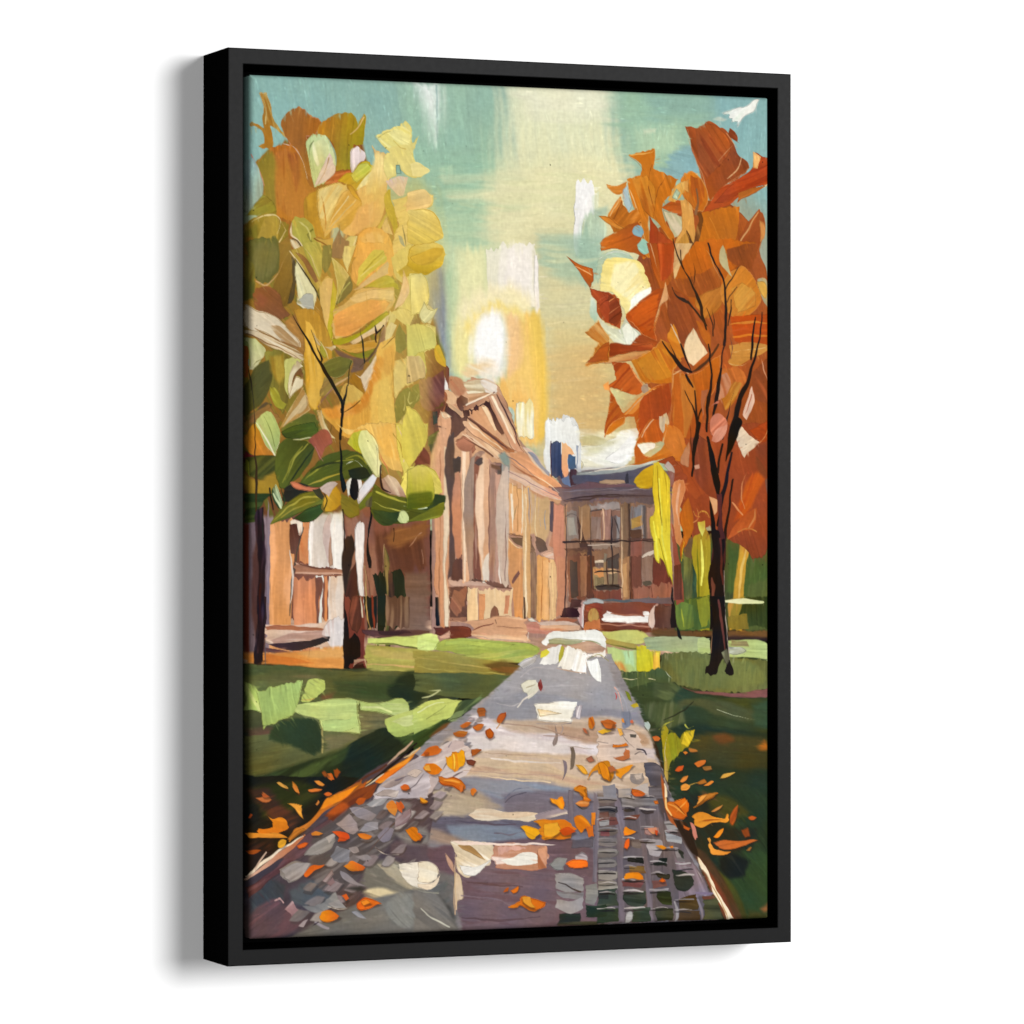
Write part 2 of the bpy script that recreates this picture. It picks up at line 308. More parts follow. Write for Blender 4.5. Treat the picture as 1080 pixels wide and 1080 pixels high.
STROKES = """
p|141 176 167 165 189 155|g 90 a -1 c n 0.6|-446 -237 4648 -473 4647 3243 -445 3241
p|140 181 175 143 176 162|g -2 a 79 b 12.6 n 0.6|-164 -183 1203 -245 1276 642 -164 892
p|148 179 162 156 191 162|g 90 a 85 b 12.6 n 0.6|1166 -175 1943 -210 1943 688 1203 883
p|156 192 164 198 207 162|g 90 a -2 b 12.6 n 0.6|1350 571 2017 513 2167 1581 1350 1804
p|221 224 190 228 221 171|g 90 a 85 b 15.4 n 0.6|1980 -142 2773 -142 2887 1077 2469 1436 1868 1173
p|232 229 200|a 2 b 9.8 o 0.8 n 0.5|2017 -19 2811 -39 2773 144 2167 196
p|229 222 176 229 222 176 220 216 168|a -2 b 11.2 o 0.9 n 0.6|1831 692 2545 529 2964 585 2964 1004 2167 1235 1794 1072
p|218 210 164 208 198 150|g 90 a -1 b 11.2 n 0.6|2130 1028 3079 966 3156 1630 3156 2822 2167 2827
p|214 197 142 205 180 122|g 90 a -1 b 9.8 n 0.6|2318 1716 3156 1630 3156 2752 2303 2757
p|221 184 120 217 167 102|a -1 b 14 o 0.5 n 0.5|2257 1926 2773 1847 2773 2615 2280 2618
p|150 186 162 166 194 162|g 90 a -2 b 12.6 n 0.6|2888 -112 3582 -71 3582 352 3156 613 2849 309
p|140 176 165|a -2 b 8.4 o 0.7 n 0.6|3079 6 3778 -8 3699 150 3156 171
p|138 177 174 142 181 176|g 90 a 90 b 6.3 n 0.6|3637 -73 4250 -63 4250 1608 3738 1618 3676 420
p|180 204 170 180 204 170 160 192 162|a 90 b 6.3 o 0.8 n 0.6|2987 269 3326 235 3357 445 3033 498
p|211 216 184|a -2 b 1.4 o 0.7|3064 280 3179 269 3172 297 3072 308
p|136 173 174 136 173 174 129 166 171|a 16 b 2.8|3326 418 3466 385 3528 531 3450 639 3233 611 3257 533
p|242 243 238 213 224 210|g 90 a 88 b 8.17 n 0.4|1269 3 1371 -1 1419 -3 1437 110 1429 263 1415 416 1385 303 1331 165
p|134 163 152|a 90 b 0.86 o 0.7|1422 9 1434 9 1437 415 1429 415
p|217 227 208 169 198 174|g 90 a 90 b 3.5 o 0.8|1467 1 1492 0 1497 298 1478 363
p|183 207 172 183 207 172 159 191 158|a 90 b 1.14 o 0.5|1447 612 1549 595 1556 640 1535 704 1453 707
p|217 219 176|a -2 b 3.5 o 0.6 d 0.5|1481 693 1851 643 2101 673 1851 706 1494 728
p|224 217 172|a -2 b 3.5 o 0.6 d 0.5|1508 813 1824 778 2156 799 1796 842 1522 844
p|194 208 164|a -2 b 3.5 o 0.6 d 0.5|1604 867 1934 870 2156 876 1851 924 1604 905
p|150 179 155|a -2 b 2.92 o 0.5 d 0.4|1549 487 1727 468 1851 477 1727 506 1549 519
p|244 240 234 246 243 238|g -2 a 88 b 0.26 h 0.7 n 0.4|2526 678 2604 666 2646 683 2668 809 2666 906 2590 966 2569 1070 2554 1199 2505 1200 2498 1072 2514 930 2517 814
p|216 221 192|a 90 b 0.86 o 0.6|2646 784 2702 756 2702 860 2660 912
p|157 187 164 168 194 170|a 92 b 4.08 o 0.9|2562 1018 2604 927 2716 898 2723 1375 2604 1443 2547 1354
p|191 208 180 191 208 180 159 187 160|a 95 b 1.14 o 0.7|2604 927 2674 912 2773 1012 2745 1117 2632 1120
p|165 191 166 165 191 166 191 203 168|a 0 b 5.25 o 0.8|2240 1079 2519 1071 2716 1117 2716 1376 2463 1407 2240 1284
p|149 174 157|a -2 b 2.92 o 0.6|2674 893 2773 857 2773 922 2688 924
p|143 150 157 144 151 161|g 90 a 90 b 3.5|1358 1377 1481 1285 1522 1437 1522 1818 1556 2072 1535 2149 1481 1946 1413 1820 1344 1631 1358 1466
p|195 208 166 205 211 160|g 90 a 90 b 5.83 n 0.6|1494 1158 1618 1155 1631 1562 1604 1842 1570 2072 1535 2072 1519 1793 1494 1438
p|159 191 154|a 90 b 4.08 o 0.5|1501 1387 1556 1334 1583 1601 1549 1716 1519 1564
p|226 224 172 233 223 168|g 90 a 90 b 5.83 n 0.6|1604 1206 1810 1175 1838 1557 1727 1713 1686 2006 1590 2072 1570 1817
p|237 231 204 243 235 216|g -1 a 90 b 0.26 h 0.5 n 0.5|1813 1190 1948 1165 2101 1157 2191 1165 2205 1241 2198 1588 2101 1590 1934 1555 1824 1532
p|245 236 224|a 90 b 5.25 n 0.4|1962 1171 2156 1166 2170 1486 2101 1590 1962 1529 1934 1300
p|224 217 188|a 90 b 0.86 o 0.6|2177 1191 2198 1190 2201 1460 2184 1479
p|248 242 236 243 232 216|g 90 a 90 b 0.86 h 0.6 n 0.4|2195 1229 2217 1228 2231 1651 2223 1690 2201 1652 2190 1486
p|244 231 192 244 227 176|a 90 b 7 o 0.9 n 0.4|1660 1578 1831 1471 2055 1459 2182 1615 2182 1788 1719 1797 1630 1936
p|243 204 98 240 196 88|g 90 a 90 b 3.5 n 0.7|2107 1651 2227 1649 2273 1856 2295 2272 2295 2584 2167 2585 2077 2413 2062 1998
p|244 203 116 244 203 116 246 198 120|a 90 b 5.6 n 0.6|1980 1723 2137 1665 2182 1996 2212 2411 2167 2592 2055 2592 1943 2345 1972 1999
p|244 192 106 244 192 106 242 200 120|a 79 b 5.6 n 0.5|1794 2168 2017 2082 2167 2273 2197 2605 2092 2620 1943 2414 1868 2311
p|239 226 154|a 90 b 6.3 o 0.9 n 0.4|1601 1765 1704 1660 1764 1762 1719 2017 1645 2142 1578 2040
p|246 220 134|a 58 b 4.2 o 0.95 n 0.4|1645 1764 1764 1624 1943 1579 2062 1625 2100 1707 2017 1695 1898 1642 1756 1714 1690 1811
p|246 233 184|a 58 b 4.2 o 0.8 n 0.4|1660 1660 1831 1533 2017 1508 2137 1582 2107 1624 1943 1558 1779 1617 1690 1715
p|245 200 144|a 95 b 3.5 o 0.9 n 0.4|1972 1668 2062 1666 2092 1804 2062 2053 1995 2110 1965 1930
p|254 249 242|a 90 b 5.6 n 0.2|1734 1769 1808 1671 1920 1648 1972 1758 1965 1986 1928 2097 1808 2071 1712 2003
p|255 253 248|a 90 b 3.5 n 0.1|1764 1769 1853 1677 1928 1724 1935 1945 1853 2029 1756 1961
p|244 210 160 244 210 160 248 230 196|a 18 b 3.5 o 0.9 n 0.4|1615 2101 1719 2003 1853 2015 1898 2083 1756 2127 1645 2156
p|250 238 220|a 27 b 3.5 o 0.8 n 0.4|1756 2072 1883 2015 1943 2083 1868 2167 1756 2140
p|243 223 156 243 223 156 251 245 218|a 88 b 0.26 h 0.6|2048 2308 2073 2302 2101 2307 2156 2284 2187 2313 2187 2447 2177 2563 2053 2564
p|185 205 192 185 205 192 232 230 204|a 79 b 0.86|1962 2354 2003 2340 2039 2372 2039 2462 2003 2436
p|230 229 224 220 220 214|g 90 a 85 b 0.26 h 0.6 n 0.5|2288 2433 2379 2426 2449 2404 2505 2412 2545 2470 2554 2560 2274 2562
s|217 204 158|a -1 o 0.5 b 0.86 w 0.39 1.30 0.39|2240 1472 2379 1481 2604 1457
s|221 208 168|a -1 o 0.5 b 0.86 w 0.39 1.30 0.39|2240 1574 2463 1582 2632 1553
s|191 184 136|a -1 o 0.4 b 0.26 w 0.26 0.65 0.26|2268 1638 2435 1637 2604 1612
s|227 210 160|a -1 o 0.5 b 0.86 w 0.39 1.30 0.39|2295 1727 2463 1711 2576 1722
s|196 172 114|a -5 o 0.4 b 0.86 w 0.39 1.04 0.39|2295 2061 2463 2046 2604 2031
s|229 199 140|a -6 o 0.5 b 0.86 w 0.39 1.81 0.39|2295 1984 2463 1930 2604 1915
s|223 193 137|a -5 o 0.5 b 0.86 w 0.39 1.81 0.39|2309 2164 2491 2135 2716 2106
p|221 231 212 181 207 176|g 90 a 90 b 0.86|2639 1527 2660 1527 2702 1668 2674 1707 2639 1669
p|232 232 226 232 232 226 239 239 234|a 85 b 0.68 h 0.6 n 0.5|2281 2439 2376 2422 2488 2431 2545 2488 2561 2590 2567 2683 2522 2828 2309 2839 2265 2747 2276 2582
p|230 221 192|a 0 b 4.67|2556 2508 2736 2537 2713 2600 2567 2590
p|201 188 136 201 188 136 233 223 184|a 11 b 2.8|2567 2539 2826 2495 2917 2536 2804 2588 2578 2621
p|240 237 223 240 237 223 227 221 194|a 9 b 0.91 h 0.6|2567 2632 2736 2599 2872 2526 2962 2494 3017 2488 3019 2556 2962 2680 2917 2774 2691 2796 2545 2817 2561 2714
p|214 207 166|a 7 b 3.27 o 0.8|2589 2631 2759 2579 2872 2567 2781 2630 2612 2683
p|248 246 240|a -10 b 0.91 h 0.7|2736 2723 2872 2629 2962 2546 3008 2566 2962 2691 2872 2743
p|240 238 226 240 238 226 221 227 210|a -34 b 0.86 h 0.7|4023 9 3972 112 3914 141 3841 216 3812 184 3754 160 3714 133 3812 93 3914 69 3972 21
p|201 207 192|a -2 b 0.86 o 0.7|3639 178 3696 156 3754 173 3696 189
p|166 193 184 138 178 173|g -1 a 90 b 1.14|3987 1039 4133 1035 4133 1416 4074 1404 3987 1380 3943 1368
m 2600 0 0 410 330 9 1.7 .3
f 0.8
p|176 138 116 176 138 116 208 172 144|a 1 b 0.7 c|-92 3779 1497 3791 2773 3870 3387 3875 3387 4156 -92 4182
p|133 80 62 116 72 59|g 90 a 90 c n 1|-119 2751 1377 2742 1377 3884 -119 3871
p|103 59 37 103 59 37 116 70 45|a 79 b 3.32|917 3249 1350 3199 1350 3503 1106 3578 917 3501
p|120 87 67 125 102 91|g 90 a 0 b 3.32|1173 3540 1364 3541 1364 4137 1173 4135
p|138 89 70 138 89 70 154 106 82|a 90 b 2.07|729 3149 917 3123 971 3577 917 4006 756 4004
p|103 85 93 122 104 109|g 0 a 90 b 2.07|-27 3149 78 3124 65 4109 -14 4108
p|82 51 44 67 42 39|a 90 b 1.66|65 3249 118 3199 124 4110 59 4109
p|127 107 114 127 107 114 147 128 134|a 90 b 0.62|118 3049 164 2999 177 3249 157 3623 144 4110 118 4110 111 3498 104 3199
p|113 49 37|a 90 b 1.66|-53 3199 -14 3199 -14 4108 -53 4108
p|216 150 94 216 150 94 224 160 108|a 90 b 0.26|157 3199 303 3155 342 3174 329 3474 303 4112 151 4110 157 3623
p|201 130 90 201 130 90 217 143 98|a 90 b 0.26|329 3574 502 3569 522 3625 529 4115 327 4112
p|213 140 90 213 140 90 201 122 76|a 90 b 0.26|395 3174 455 3174 451 3475 369 3462 382 3299
p|83 49 44 117 79 67|g 90 a 79 b 0.26|300 3199 362 3199 398 3249 369 3349 342 3399 303 3399
p|234 220 203 234 220 203 185 140 116|a 101 b 0.26|303 3174 342 3155 402 3184 398 3249 376 3274 356 3199 309 3194
p|227 211 194 227 211 194 240 228 216|a 90 b 0.26|455 3199 488 3149 568 3086 689 3048 709 3098 709 3526 622 3500 568 3506 451 3493
p|199 175 164|a 90 b 0.26|555 3199 608 3098 622 3299 595 3475 568 3375
p|183 138 114|a 90 b 0.26 o 0.8|608 3299 628 3249 629 3488 602 3500
p|243 236 226 243 236 226 227 203 184|a 90 b 0.26|635 3098 702 3061 711 3526 638 3513
p|234 214 194 234 214 194 224 191 160|a 90 b 0.26|595 3557 709 3557 709 4117 589 4115
s|73 69 63|a 101 w 0.52 1.30 0.78 0.52|406 3212 349 3449 316 3624 305 3849
s|216 197 180|a 90 b 0.26 w 0.65 1.04 0.52|303 3374 327 3624 303 3749
p|168 116 90 168 116 90 201 160 136|a 3 b 0.26|349 3462 462 3487 595 3507 702 3520 702 3548 568 3553 435 3552 342 3543
s|100 63 50|a 3 w 0.39 0.65 0.39|349 3459 462 3500 622 3508
s|134 87 66|a 3 w 0.39 0.65 0.39|342 3543 475 3563 702 3553
p|116 74 59|a 90 b 0.26|495 3575 542 3588 558 3601 529 3701 522 4002 509 4002 502 3675
p|244 238 223|a 90 b 0.26 h 0.6|489 3556 555 3553 562 3588 555 3626 555 4115 529 4115 526 3751 548 3626 542 3578 491 3575
p|217 138 84|a 90 b 0.26|568 3563 588 3563 585 4115 566 4115
p|51 37 30|a 90 b 0.62|718 3312 769 3262 793 3300 785 3451 756 3576 782 3702 718 3702
p|81 46 36 81 46 36 67 52 38|a 101 b 0.26|756 3551 836 3400 823 3577 863 3627 836 3728 769 4117 726 4117 718 3702
p|239 230 224 227 213 198|g 90 a 90 b 0.26 h 0.7|809 3199 836 3155 860 3174 874 3249 856 3451 860 3703 870 3829 863 4119 843 4118 836 3816 812 3539 799 3375
s|185 160 96|a 88 w 0.52 0.78 0.52|870 3489 890 3753 917 4119
s|104 69 45|a 90 w 0.39 0.78 0.39|890 3527 924 3779 957 4107
p|25 22 19 36 26 21|a 92 b 0.26|906 3022 928 3022 930 3148 903 3300 906 3375 920 3501 901 3514 887 3451 893 3275 903 3148
p|36 39 25 30 34 23|a 90 b 0.26|930 3552 984 3527 1038 3533 1038 3881 971 4095 957 4094 971 3754
p|74 78 46 74 78 46 136 110 63|a 90 b 0.26|1025 3350 1054 3426 1052 3628 1065 4083 1027 4083 1035 3628 1022 3502
p|35 39 25 35 39 25 46 50 33|a 90 b 0.26|1079 3540 1119 3521 1157 3521 1171 3578 1167 3894 1106 3957 1085 3881
p|86 57 42 86 57 42 51 37 28|a 90 b 0.26|1054 3553 1085 3540 1092 4008 1058 4070
s|201 160 112|a 90 w 0.26 0.52 0.26|1022 3338 1019 3565
p|137 87 48 137 87 48 168 112 60|a -14 b 2.9|1025 3300 1106 3224 1241 3211 1350 3173 1350 3249 1214 3325 1079 3350
s|36 22 15|a 90 w 0.65 0.65 0.39|1099 3224 1095 3313
s|185 140 112|a 74 w 0.26 0.39 0.26 o 0.8|1323 3249 1268 3300 1214 3351
s|185 140 112|a 74 w 0.26 0.39 0.26 o 0.6|1309 3376 1323 3478
p|217 185 160 217 185 160 227 199 180|a 1 b 0.62|105 3911 435 3908 702 3873 716 4087 435 4071 171 4049 105 3980
p|168 104 72 168 104 72 138 77 54|a 2 b 0.26|124 3920 303 3917 502 3931 649 3945 475 3956 303 3947 131 3948
p|195 154 136 195 154 136 228 207 192|a -2 b 0.62|144 4018 250 3981 462 3958 649 3960 569 4010 343 4026 171 4043
p|236 224 216 236 224 216 217 191 180|a 90 b 0.62 h 0.6|569 3909 649 3862 716 3863 718 4049 649 4080 582 4035 542 3984
p|67 42 44 39 37 40|a 4 b 0.26|124 4045 303 4032 595 4000 595 4035 475 4065 329 4095 210 4075
p|101 66 73|a 6 b 0.26|118 4067 276 4094 343 4110 171 4108 105 4092
p|217 136 60 227 154 78|g 1 a 4 b 1.66|-40 4109 105 4107 435 4096 595 4075 716 4072 716 4237 435 4215 -40 4184
p|201 112 46|a 5 b 0.62 o 0.8|118 4111 382 4158 475 4184 303 4194 118 4180
p|232 176 106|a 3 b 1.66 o 0.8|356 4108 595 4085 716 4087 709 4149 462 4140
p|52 31 28 38 24 22|g 90 a 90 b 0.26|52 3705 124 3706 128 3855 105 4030 85 4204 72 4219 32 4203 39 4029 55 3905
s|86 86 90|a 90 w 0.78 1.04 0.52|118 4055 115 4130 122 4211
p|131 66 46 100 43 33|g 90 a 92 b 0.26|718 3709 856 3710 866 3912 874 4101 893 4227 783 4245 713 4225
p|26 18 15|a 92 b 0.26|713 3760 736 3860 756 4012 783 3974 823 4000 839 4088 836 4151 769 4200 742 4240 710 4225
p|86 47 33 86 47 33 132 71 50|a 92 b 0.26|769 3710 836 3710 847 3912 809 3974 769 3949
s|232 216 180|a 90 w 0.78 1.04 0.39|843 3710 852 3799 858 3862
p|181 138 106|a -18 b 0.26|793 4163 877 4154 883 4170 823 4186 785 4220
s|201 162 122|a 90 w 0.39 0.52 0.39|874 4164 897 4237
p|50 27 19|a 1 b 0.26|789 4207 863 4183 879 4227 836 4244 776 4241
p|82 49 44 100 70 64|g 1 a 1 b 0.62|863 3947 1106 3952 1364 3961 1364 4008 1106 4005 890 3988
p|66 42 43|a 1 b 0.62|971 3963 1187 3959 1241 3979 1106 3993 984 3986
p|37 36 26 37 36 26 82 62 37|a 90 b 0.26|863 3710 971 3711 965 3938 890 3950
s|201 154 80|a 90 w 0.52 0.78 0.39|874 3710 897 3862 914 3944
s|129 54 37|a 90 w 0.52 1.04 0.39|930 3711 941 3862 946 3938
p|99 69 52 99 69 52 136 105 79|a 90 b 0.26|1038 3712 1065 3712 1221 3713 1214 3940 1038 3926
p|35 39 24|a 90 b 0.26|971 3711 1031 3711 1027 3920 971 3926
p|168 128 112 168 128 112 192 148 120|a 90 b 0.7 c|1387 2351 1943 2414 2393 2965 2560 3103 2560 4007 1387 4064
p|103 85 91|a 0 b 0.7|2363 2826 3233 2793 3349 2856 3349 3067 2393 3048
p|137 105 92 137 105 92 154 116 96|a 90 b 0.7 c|2393 3034 3349 2961 3349 3980 2469 3972
p|208 160 120 208 160 120 185 132 96|a 38 b 0.2|1522 2292 1686 2147 1893 2173 1997 2364 2121 2670 2404 2918 2404 3044 1522 3046
p|115 68 51 98 53 41|g 90 a 90 c b 0.2|1297 2010 1440 1998 1522 2064 1527 2578 1532 3046 1276 3046 1276 2010
p|99 84 32 99 84 32 116 95 34|a 18 b 1.87|1276 2181 1419 2189 1491 2274 1471 2331 1338 2352 1276 2333
p|37 52 52 37 52 52 21 25 25|a 90 b 0.2|1397 2375 1430 2368 1440 2465 1401 2477
p|77 77 27 77 77 27 42 48 33|a -29 b 0.47|1358 2570 1440 2513 1481 2579 1471 2617 1399 2618 1348 2637
p|30 34 28|a 90 b 0.2|1368 2618 1460 2579 1471 2617 1419 2694 1430 3046 1404 3046 1389 2732
p|132 73 54|a 90 b 0.47|1276 2733 1338 2656 1378 2675 1399 2751 1338 2770 1276 2771
s|168 138 122|a 8 w 0.58 0.88 0.39|1312 2034 1368 2033 1430 2046
s|217 160 128|a 58 w 0.49 0.88 0.39|1445 2017 1471 2036 1491 2074
p|241 236 228 241 236 228 217 201 186|a 95 b 0.2 h 0.6|1430 2113 1440 2074 1471 2079 1496 2131 1517 2221 1476 2226 1419 2189
p|196 140 102 196 140 102 185 122 88|a 58 b 1.24|1522 2130 1583 2120 1635 2148 1655 2224 1614 2263 1573 2263 1522 2197
p|224 180 138 224 180 138 201 143 104|a 53 b 0.2|1455 2231 1517 2221 1573 2263 1594 2292 1542 2330 1506 2321 1481 2283
p|176 106 68|a 58 b 0.2|1460 2227 1501 2245 1512 2293 1481 2350 1471 2388 1486 2398 1496 2321
p|201 174 132 201 174 132 232 216 180|a 1 b 0.47|1635 2172 1707 2147 1831 2140 1882 2173 1893 2240 1831 2250 1686 2228 1650 2195
p|230 220 208 230 220 208 201 172 142|a 18 b 0.47 h 0.6|1769 2156 1851 2143 1893 2202 1882 2240 1810 2241 1789 2194
p|240 228 196|a -1 b 0.2 h 0.6|1661 2234 1727 2225 1789 2232 1758 2253 1676 2254
p|185 138 98 185 138 98 217 174 132|a -5 b 0.47|1661 2257 1841 2241 1851 2255 1769 2280 1676 2300
p|98 57 44 136 101 81|g -1 a 68 b 0.2|1583 2282 1625 2263 1666 2281 1666 2329 1645 2367 1614 2368 1583 2320
p|83 53 44|a 90 b 0.2|1506 2331 1542 2349 1614 2406 1666 2415 1661 2482 1625 2520 1563 2578 1537 2540 1532 2435 1496 2379
p|199 159 122 199 159 122 221 187 150|a 43 b 0.2 h 0.6|1509 2316 1532 2321 1630 2387 1625 2415 1583 2387 1517 2340
p|81 47 34|a 90 b 0.2|1630 2372 1681 2357 1691 2405 1645 2425
p|154 106 80 201 154 116|a -24 b 0.2 r 82 53 40|1630 2339 1707 2314 1841 2246 1893 2252 1882 2274 1769 2318 1676 2362 1635 2368
p|200 140 96 224 181 140|g -1 a 53 b 0.2|1686 2386 1800 2332 1851 2413 1893 2499 1882 2537 1934 2575 2017 2622 1997 2661 1893 2595 1727 2433
p|238 208 168|a 58 b 0.2 h 0.6|1779 2337 1805 2332 1851 2413 1898 2508 1882 2518 1831 2432
p|66 37 32 82 53 48|a 56 b 0.2 h 0.1|1686 2362 1841 2289 1882 2384 1955 2537 1934 2546 1893 2499 1831 2356 1789 2323 1697 2381
p|217 168 132 217 168 132 196 138 102|a 58 b 0.2 h 0.6 r 99 63 48|1839 2279 1898 2252 1955 2364 2017 2498 2069 2612 2101 2660 2038 2661 1955 2517 1882 2384
p|240 208 172|a 60 b 0.2 h 0.7|1857 2279 1893 2317 2043 2593 2033 2608 1934 2422
s|137 105 89|a 60 w 0.39 0.49 0.29|1893 2254 1986 2421 2059 2574 2095 2641
p|224 182 142 200 138 94|g 28 a 40 b 0.2|1661 2434 1717 2434 1851 2537 2017 2661 1986 2671 1872 2633 1914 2709 1789 2615 1686 2539 1650 2482
p|166 97 55|a 40 b 0.2|1671 2417 1738 2452 1914 2575 2038 2661 1997 2669 1851 2566
s|115 66 45|a 40 w 0.39 0.68 0.49|1686 2424 1810 2509 1997 2656
p|207 162 124 207 162 124 232 200 160|a 38 b 0.2 r 116 76 61|1650 2482 1686 2525 1810 2595 1934 2680 1903 2719 1810 2662 1707 2577 1655 2539
p|133 79 54|a 18 b 0.47|1573 2597 1635 2554 1686 2568 1738 2615 1697 2634 1625 2616
s|230 200 168|a 40 w 0.39 0.88 0.49|1655 2544 1738 2596 1893 2714
p|201 140 96 217 151 106|g 0 a 30 b 0.2|2038 2661 2101 2660 2267 2813 2404 2909 2404 2947 2267 2919 2059 2766 1997 2709
p|233 207 176 233 207 176 185 160 160|a 31 b 0.47|2101 2631 2153 2641 2288 2794 2320 2851 2267 2823 2153 2717
p|138 148 168 138 148 168 169 162 164|a 34 b 0.47|2132 2669 2173 2669 2278 2784 2320 2813 2309 2842
s|103 88 94|a 32 w 0.39 0.58 0.39|1934 2671 2059 2737 2226 2866
s|150 88 55|a 30 w 0.49 0.88 0.49|2017 2757 2132 2823 2236 2871
p|228 192 164 228 192 164 217 143 112|a 23 b 0.47|1997 2795 2101 2823 2267 2919 2404 2966 2404 3015 2267 2986 2101 2900 1986 2843
s|217 192 172|a 26 w 0.49 0.88 0.49|1997 2843 2121 2910 2320 2996 2404 3015
p|110 138 136 122 154 152|a 79 b 1.24|1908 2700 1955 2671 1997 2728 1986 2776 1955 2767
p|168 152 142 168 152 142 138 154 152|a 90 b 0.2|1934 2757 1997 2766 1986 3045 1955 3045
p|207 154 116 217 168 128|g 90 a 90 b 0.2|1430 2436 1460 2379 1496 2388 1537 2416 1532 2540 1522 2578 1522 2617 1532 3046 1527 3046 1430 3046 1430 2674 1455 2579 1440 2503
p|242 216 176 242 216 176 232 190 148|a 69 b 0.2|1460 2384 1496 2383 1542 2416 1512 2426 1471 2417
s|82 53 44|a 18 w 0.39 0.88 0.39|1399 2484 1450 2484 1501 2502
p|230 196 154 230 196 154 217 170 128|a 90 b 0.2|1440 2655 1481 2636 1496 2769 1486 3046 1440 3046
p|224 164 120 210 142 98|g 90 a 90 b 0.2|1440 2951 1527 2950 1522 3322 1501 3570 1517 3703 1527 3827 1517 3937 1460 3936 1445 3722 1419 3693 1430 3322
p|239 224 192 239 224 192 220 200 172|a 90 b 0.2 h 0.6|1481 3036 1527 3017 1522 3303 1496 3532 1522 3684 1527 3837 1514 3937 1496 3922 1507 3798 1476 3646 1471 3417
p|19 19 20|a 90 b 0.2|1417 3717 1445 3717 1452 3931 1419 3921
p|82 53 44|a 90 b 0.2|1522 2950 1568 2950 1568 3322 1553 3551 1506 3598 1522 3322
p|36 31 28|a 90 b 0.2|1542 2950 1566 2950 1568 3227 1558 3379 1544 3227
p|184 120 90 201 138 98|g 90 a 90 b 0.2|1573 2950 1625 2950 1625 3418 1583 3446 1568 3322
p|66 37 36|a 92 b 0.2|1558 3456 1625 3418 1630 3589 1542 3589
p|226 168 128 235 196 156|g 90 a 90 b 0.2 h 0.6|1619 2950 1671 2950 1671 3322 1676 3599 1635 3599 1623 3418 1614 3227
p|243 220 192|a 90 b 0.2|1664 2950 1676 2950 1678 3599 1664 3599
p|138 132 120 138 132 120 183 156 132|a 90 b 0.2|1676 2950 1712 2950 1715 3322 1707 3590 1678 3590 1681 3322
p|152 95 71 152 95 71 120 64 51|a 90 b 0.2|1707 2950 1769 2949 1779 3227 1789 3514 1779 3609 1707 3609 1712 3322
p|97 49 40|a 90 b 0.2|1733 2950 1753 2949 1764 3227 1748 3351 1733 3227
p|224 174 136 224 174 136 213 156 120|a 90 b 0.2 h 0.5|1764 2949 1836 2949 1839 3322 1789 3600 1779 3571 1784 3322
p|156 120 104 156 120 104 100 70 68|a 90 b 0.2|1836 2949 1893 2949 1903 3227 1862 3610 1836 3610
p|196 180 164 196 180 164 154 122 108|a 90 b 0.2|1893 2949 1986 2949 1986 3323 1991 3629 1851 3629 1872 3322
p|185 140 128 185 140 128 168 116 104|a 90 b 0.2|1872 2949 1924 2949 1929 3227 1893 3342 1877 3227
p|136 95 87|a 90 b 0.2 o 0.8|1950 2949 1965 2949 1967 3514 1950 3572
p|233 228 212|a 90 b 0.2 h 0.6|1810 3408 1839 3404 1839 3600 1789 3614 1777 3571 1789 3466
s|237 230 218|a 90 w 0.49 1.17 0.58 o 0.8|1908 3447 1914 3552 1926 3624
s|101 76 68|a 90 w 0.39 0.58 0.39 o 0.8|1857 3370 1867 3495 1862 3610
s|119 94 86|a 90 w 0.39 0.58 0.39 o 0.8|1986 3323 1976 3466 1986 3610
p|185 122 92 133 79 64|g 90 a 79 b 0.2|1573 2616 1614 2578 1707 2577 1728 2653 1686 2673 1625 2654
p|37 37 42 37 37 42 68 53 58|a 90 b 0.2|1558 2712 1625 2702 1625 2835 1583 2816 1558 2826
p|217 160 128 201 138 106|a 90 b 0.2 h 0.6|1625 2625 1655 2616 1697 2653 1691 2816 1686 3045 1625 3045 1614 2730
p|240 200 164|a 90 b 0.2|1630 2635 1647 2635 1655 3045 1630 3045
p|84 69 69 84 69 69 119 88 86|a 90 b 0.2|1697 2720 1728 2711 1764 2768 1758 3045 1702 3045
p|227 180 144 217 166 132|a 90 b 0.2 h 0.6|1769 2729 1789 2672 1831 2729 1836 3045 1769 3045
p|185 150 128 185 150 128 137 106 94|a 38 b 0.2 r 100 70 60|1707 2711 1748 2672 1800 2667 1789 2710 1728 2758 1707 2739
p|68 63 59|a 0 b 0.2|1738 2720 1779 2710 1787 2739 1769 2763 1743 2754
s|185 138 116|a 79 w 0.78 1.17 0.78|1836 2719 1851 2815 1841 3045
p|119 87 82|a 90 b 0.2|1862 2748 1934 2748 1934 2815 1893 2824 1862 2796
p|53 53 58|a 90 b 0.2|1903 2786 1934 2767 1934 2834 1908 2824
p|178 122 104 178 122 104 154 106 96|a 90 b 0.2|1882 2815 1934 2834 1945 3045 1883 3045 1872 2911
s|82 53 48|a 18 w 0.49 0.78 0.39|1851 2758 1893 2767 1934 2767
s|201 160 128|a 40 w 0.58 0.88 0.49|1748 2615 1831 2672 1903 2719
p|223 168 104 217 160 108|g 90 a 90 b 0.2|1986 2882 2101 2948 2163 2977 2173 3265 2101 3275 1986 3265
p|201 168 120 201 168 120 185 164 148|a 90 b 1.24|2153 2958 2320 3015 2320 3227 2267 3352 2205 3284 2163 3265
s|243 232 208|a 90 w 0.88 1.17 0.58 b 0.2|2012 2977 2019 3092 2023 3256
s|239 228 204|a 90 w 0.68 0.97 0.58 b 0.2|2095 2977 2101 3092 2095 3256
s|138 122 80|a 95 w 0.29 0.78 0.29|2054 3054 2046 3102 2038 3164
s|240 200 112|a 90 w 0.58 0.97 0.49|2205 2996 2210 3073 2217 3121
s|122 138 160|a 90 w 0.39 0.88 0.39|2283 3092 2273 3169 2288 3227
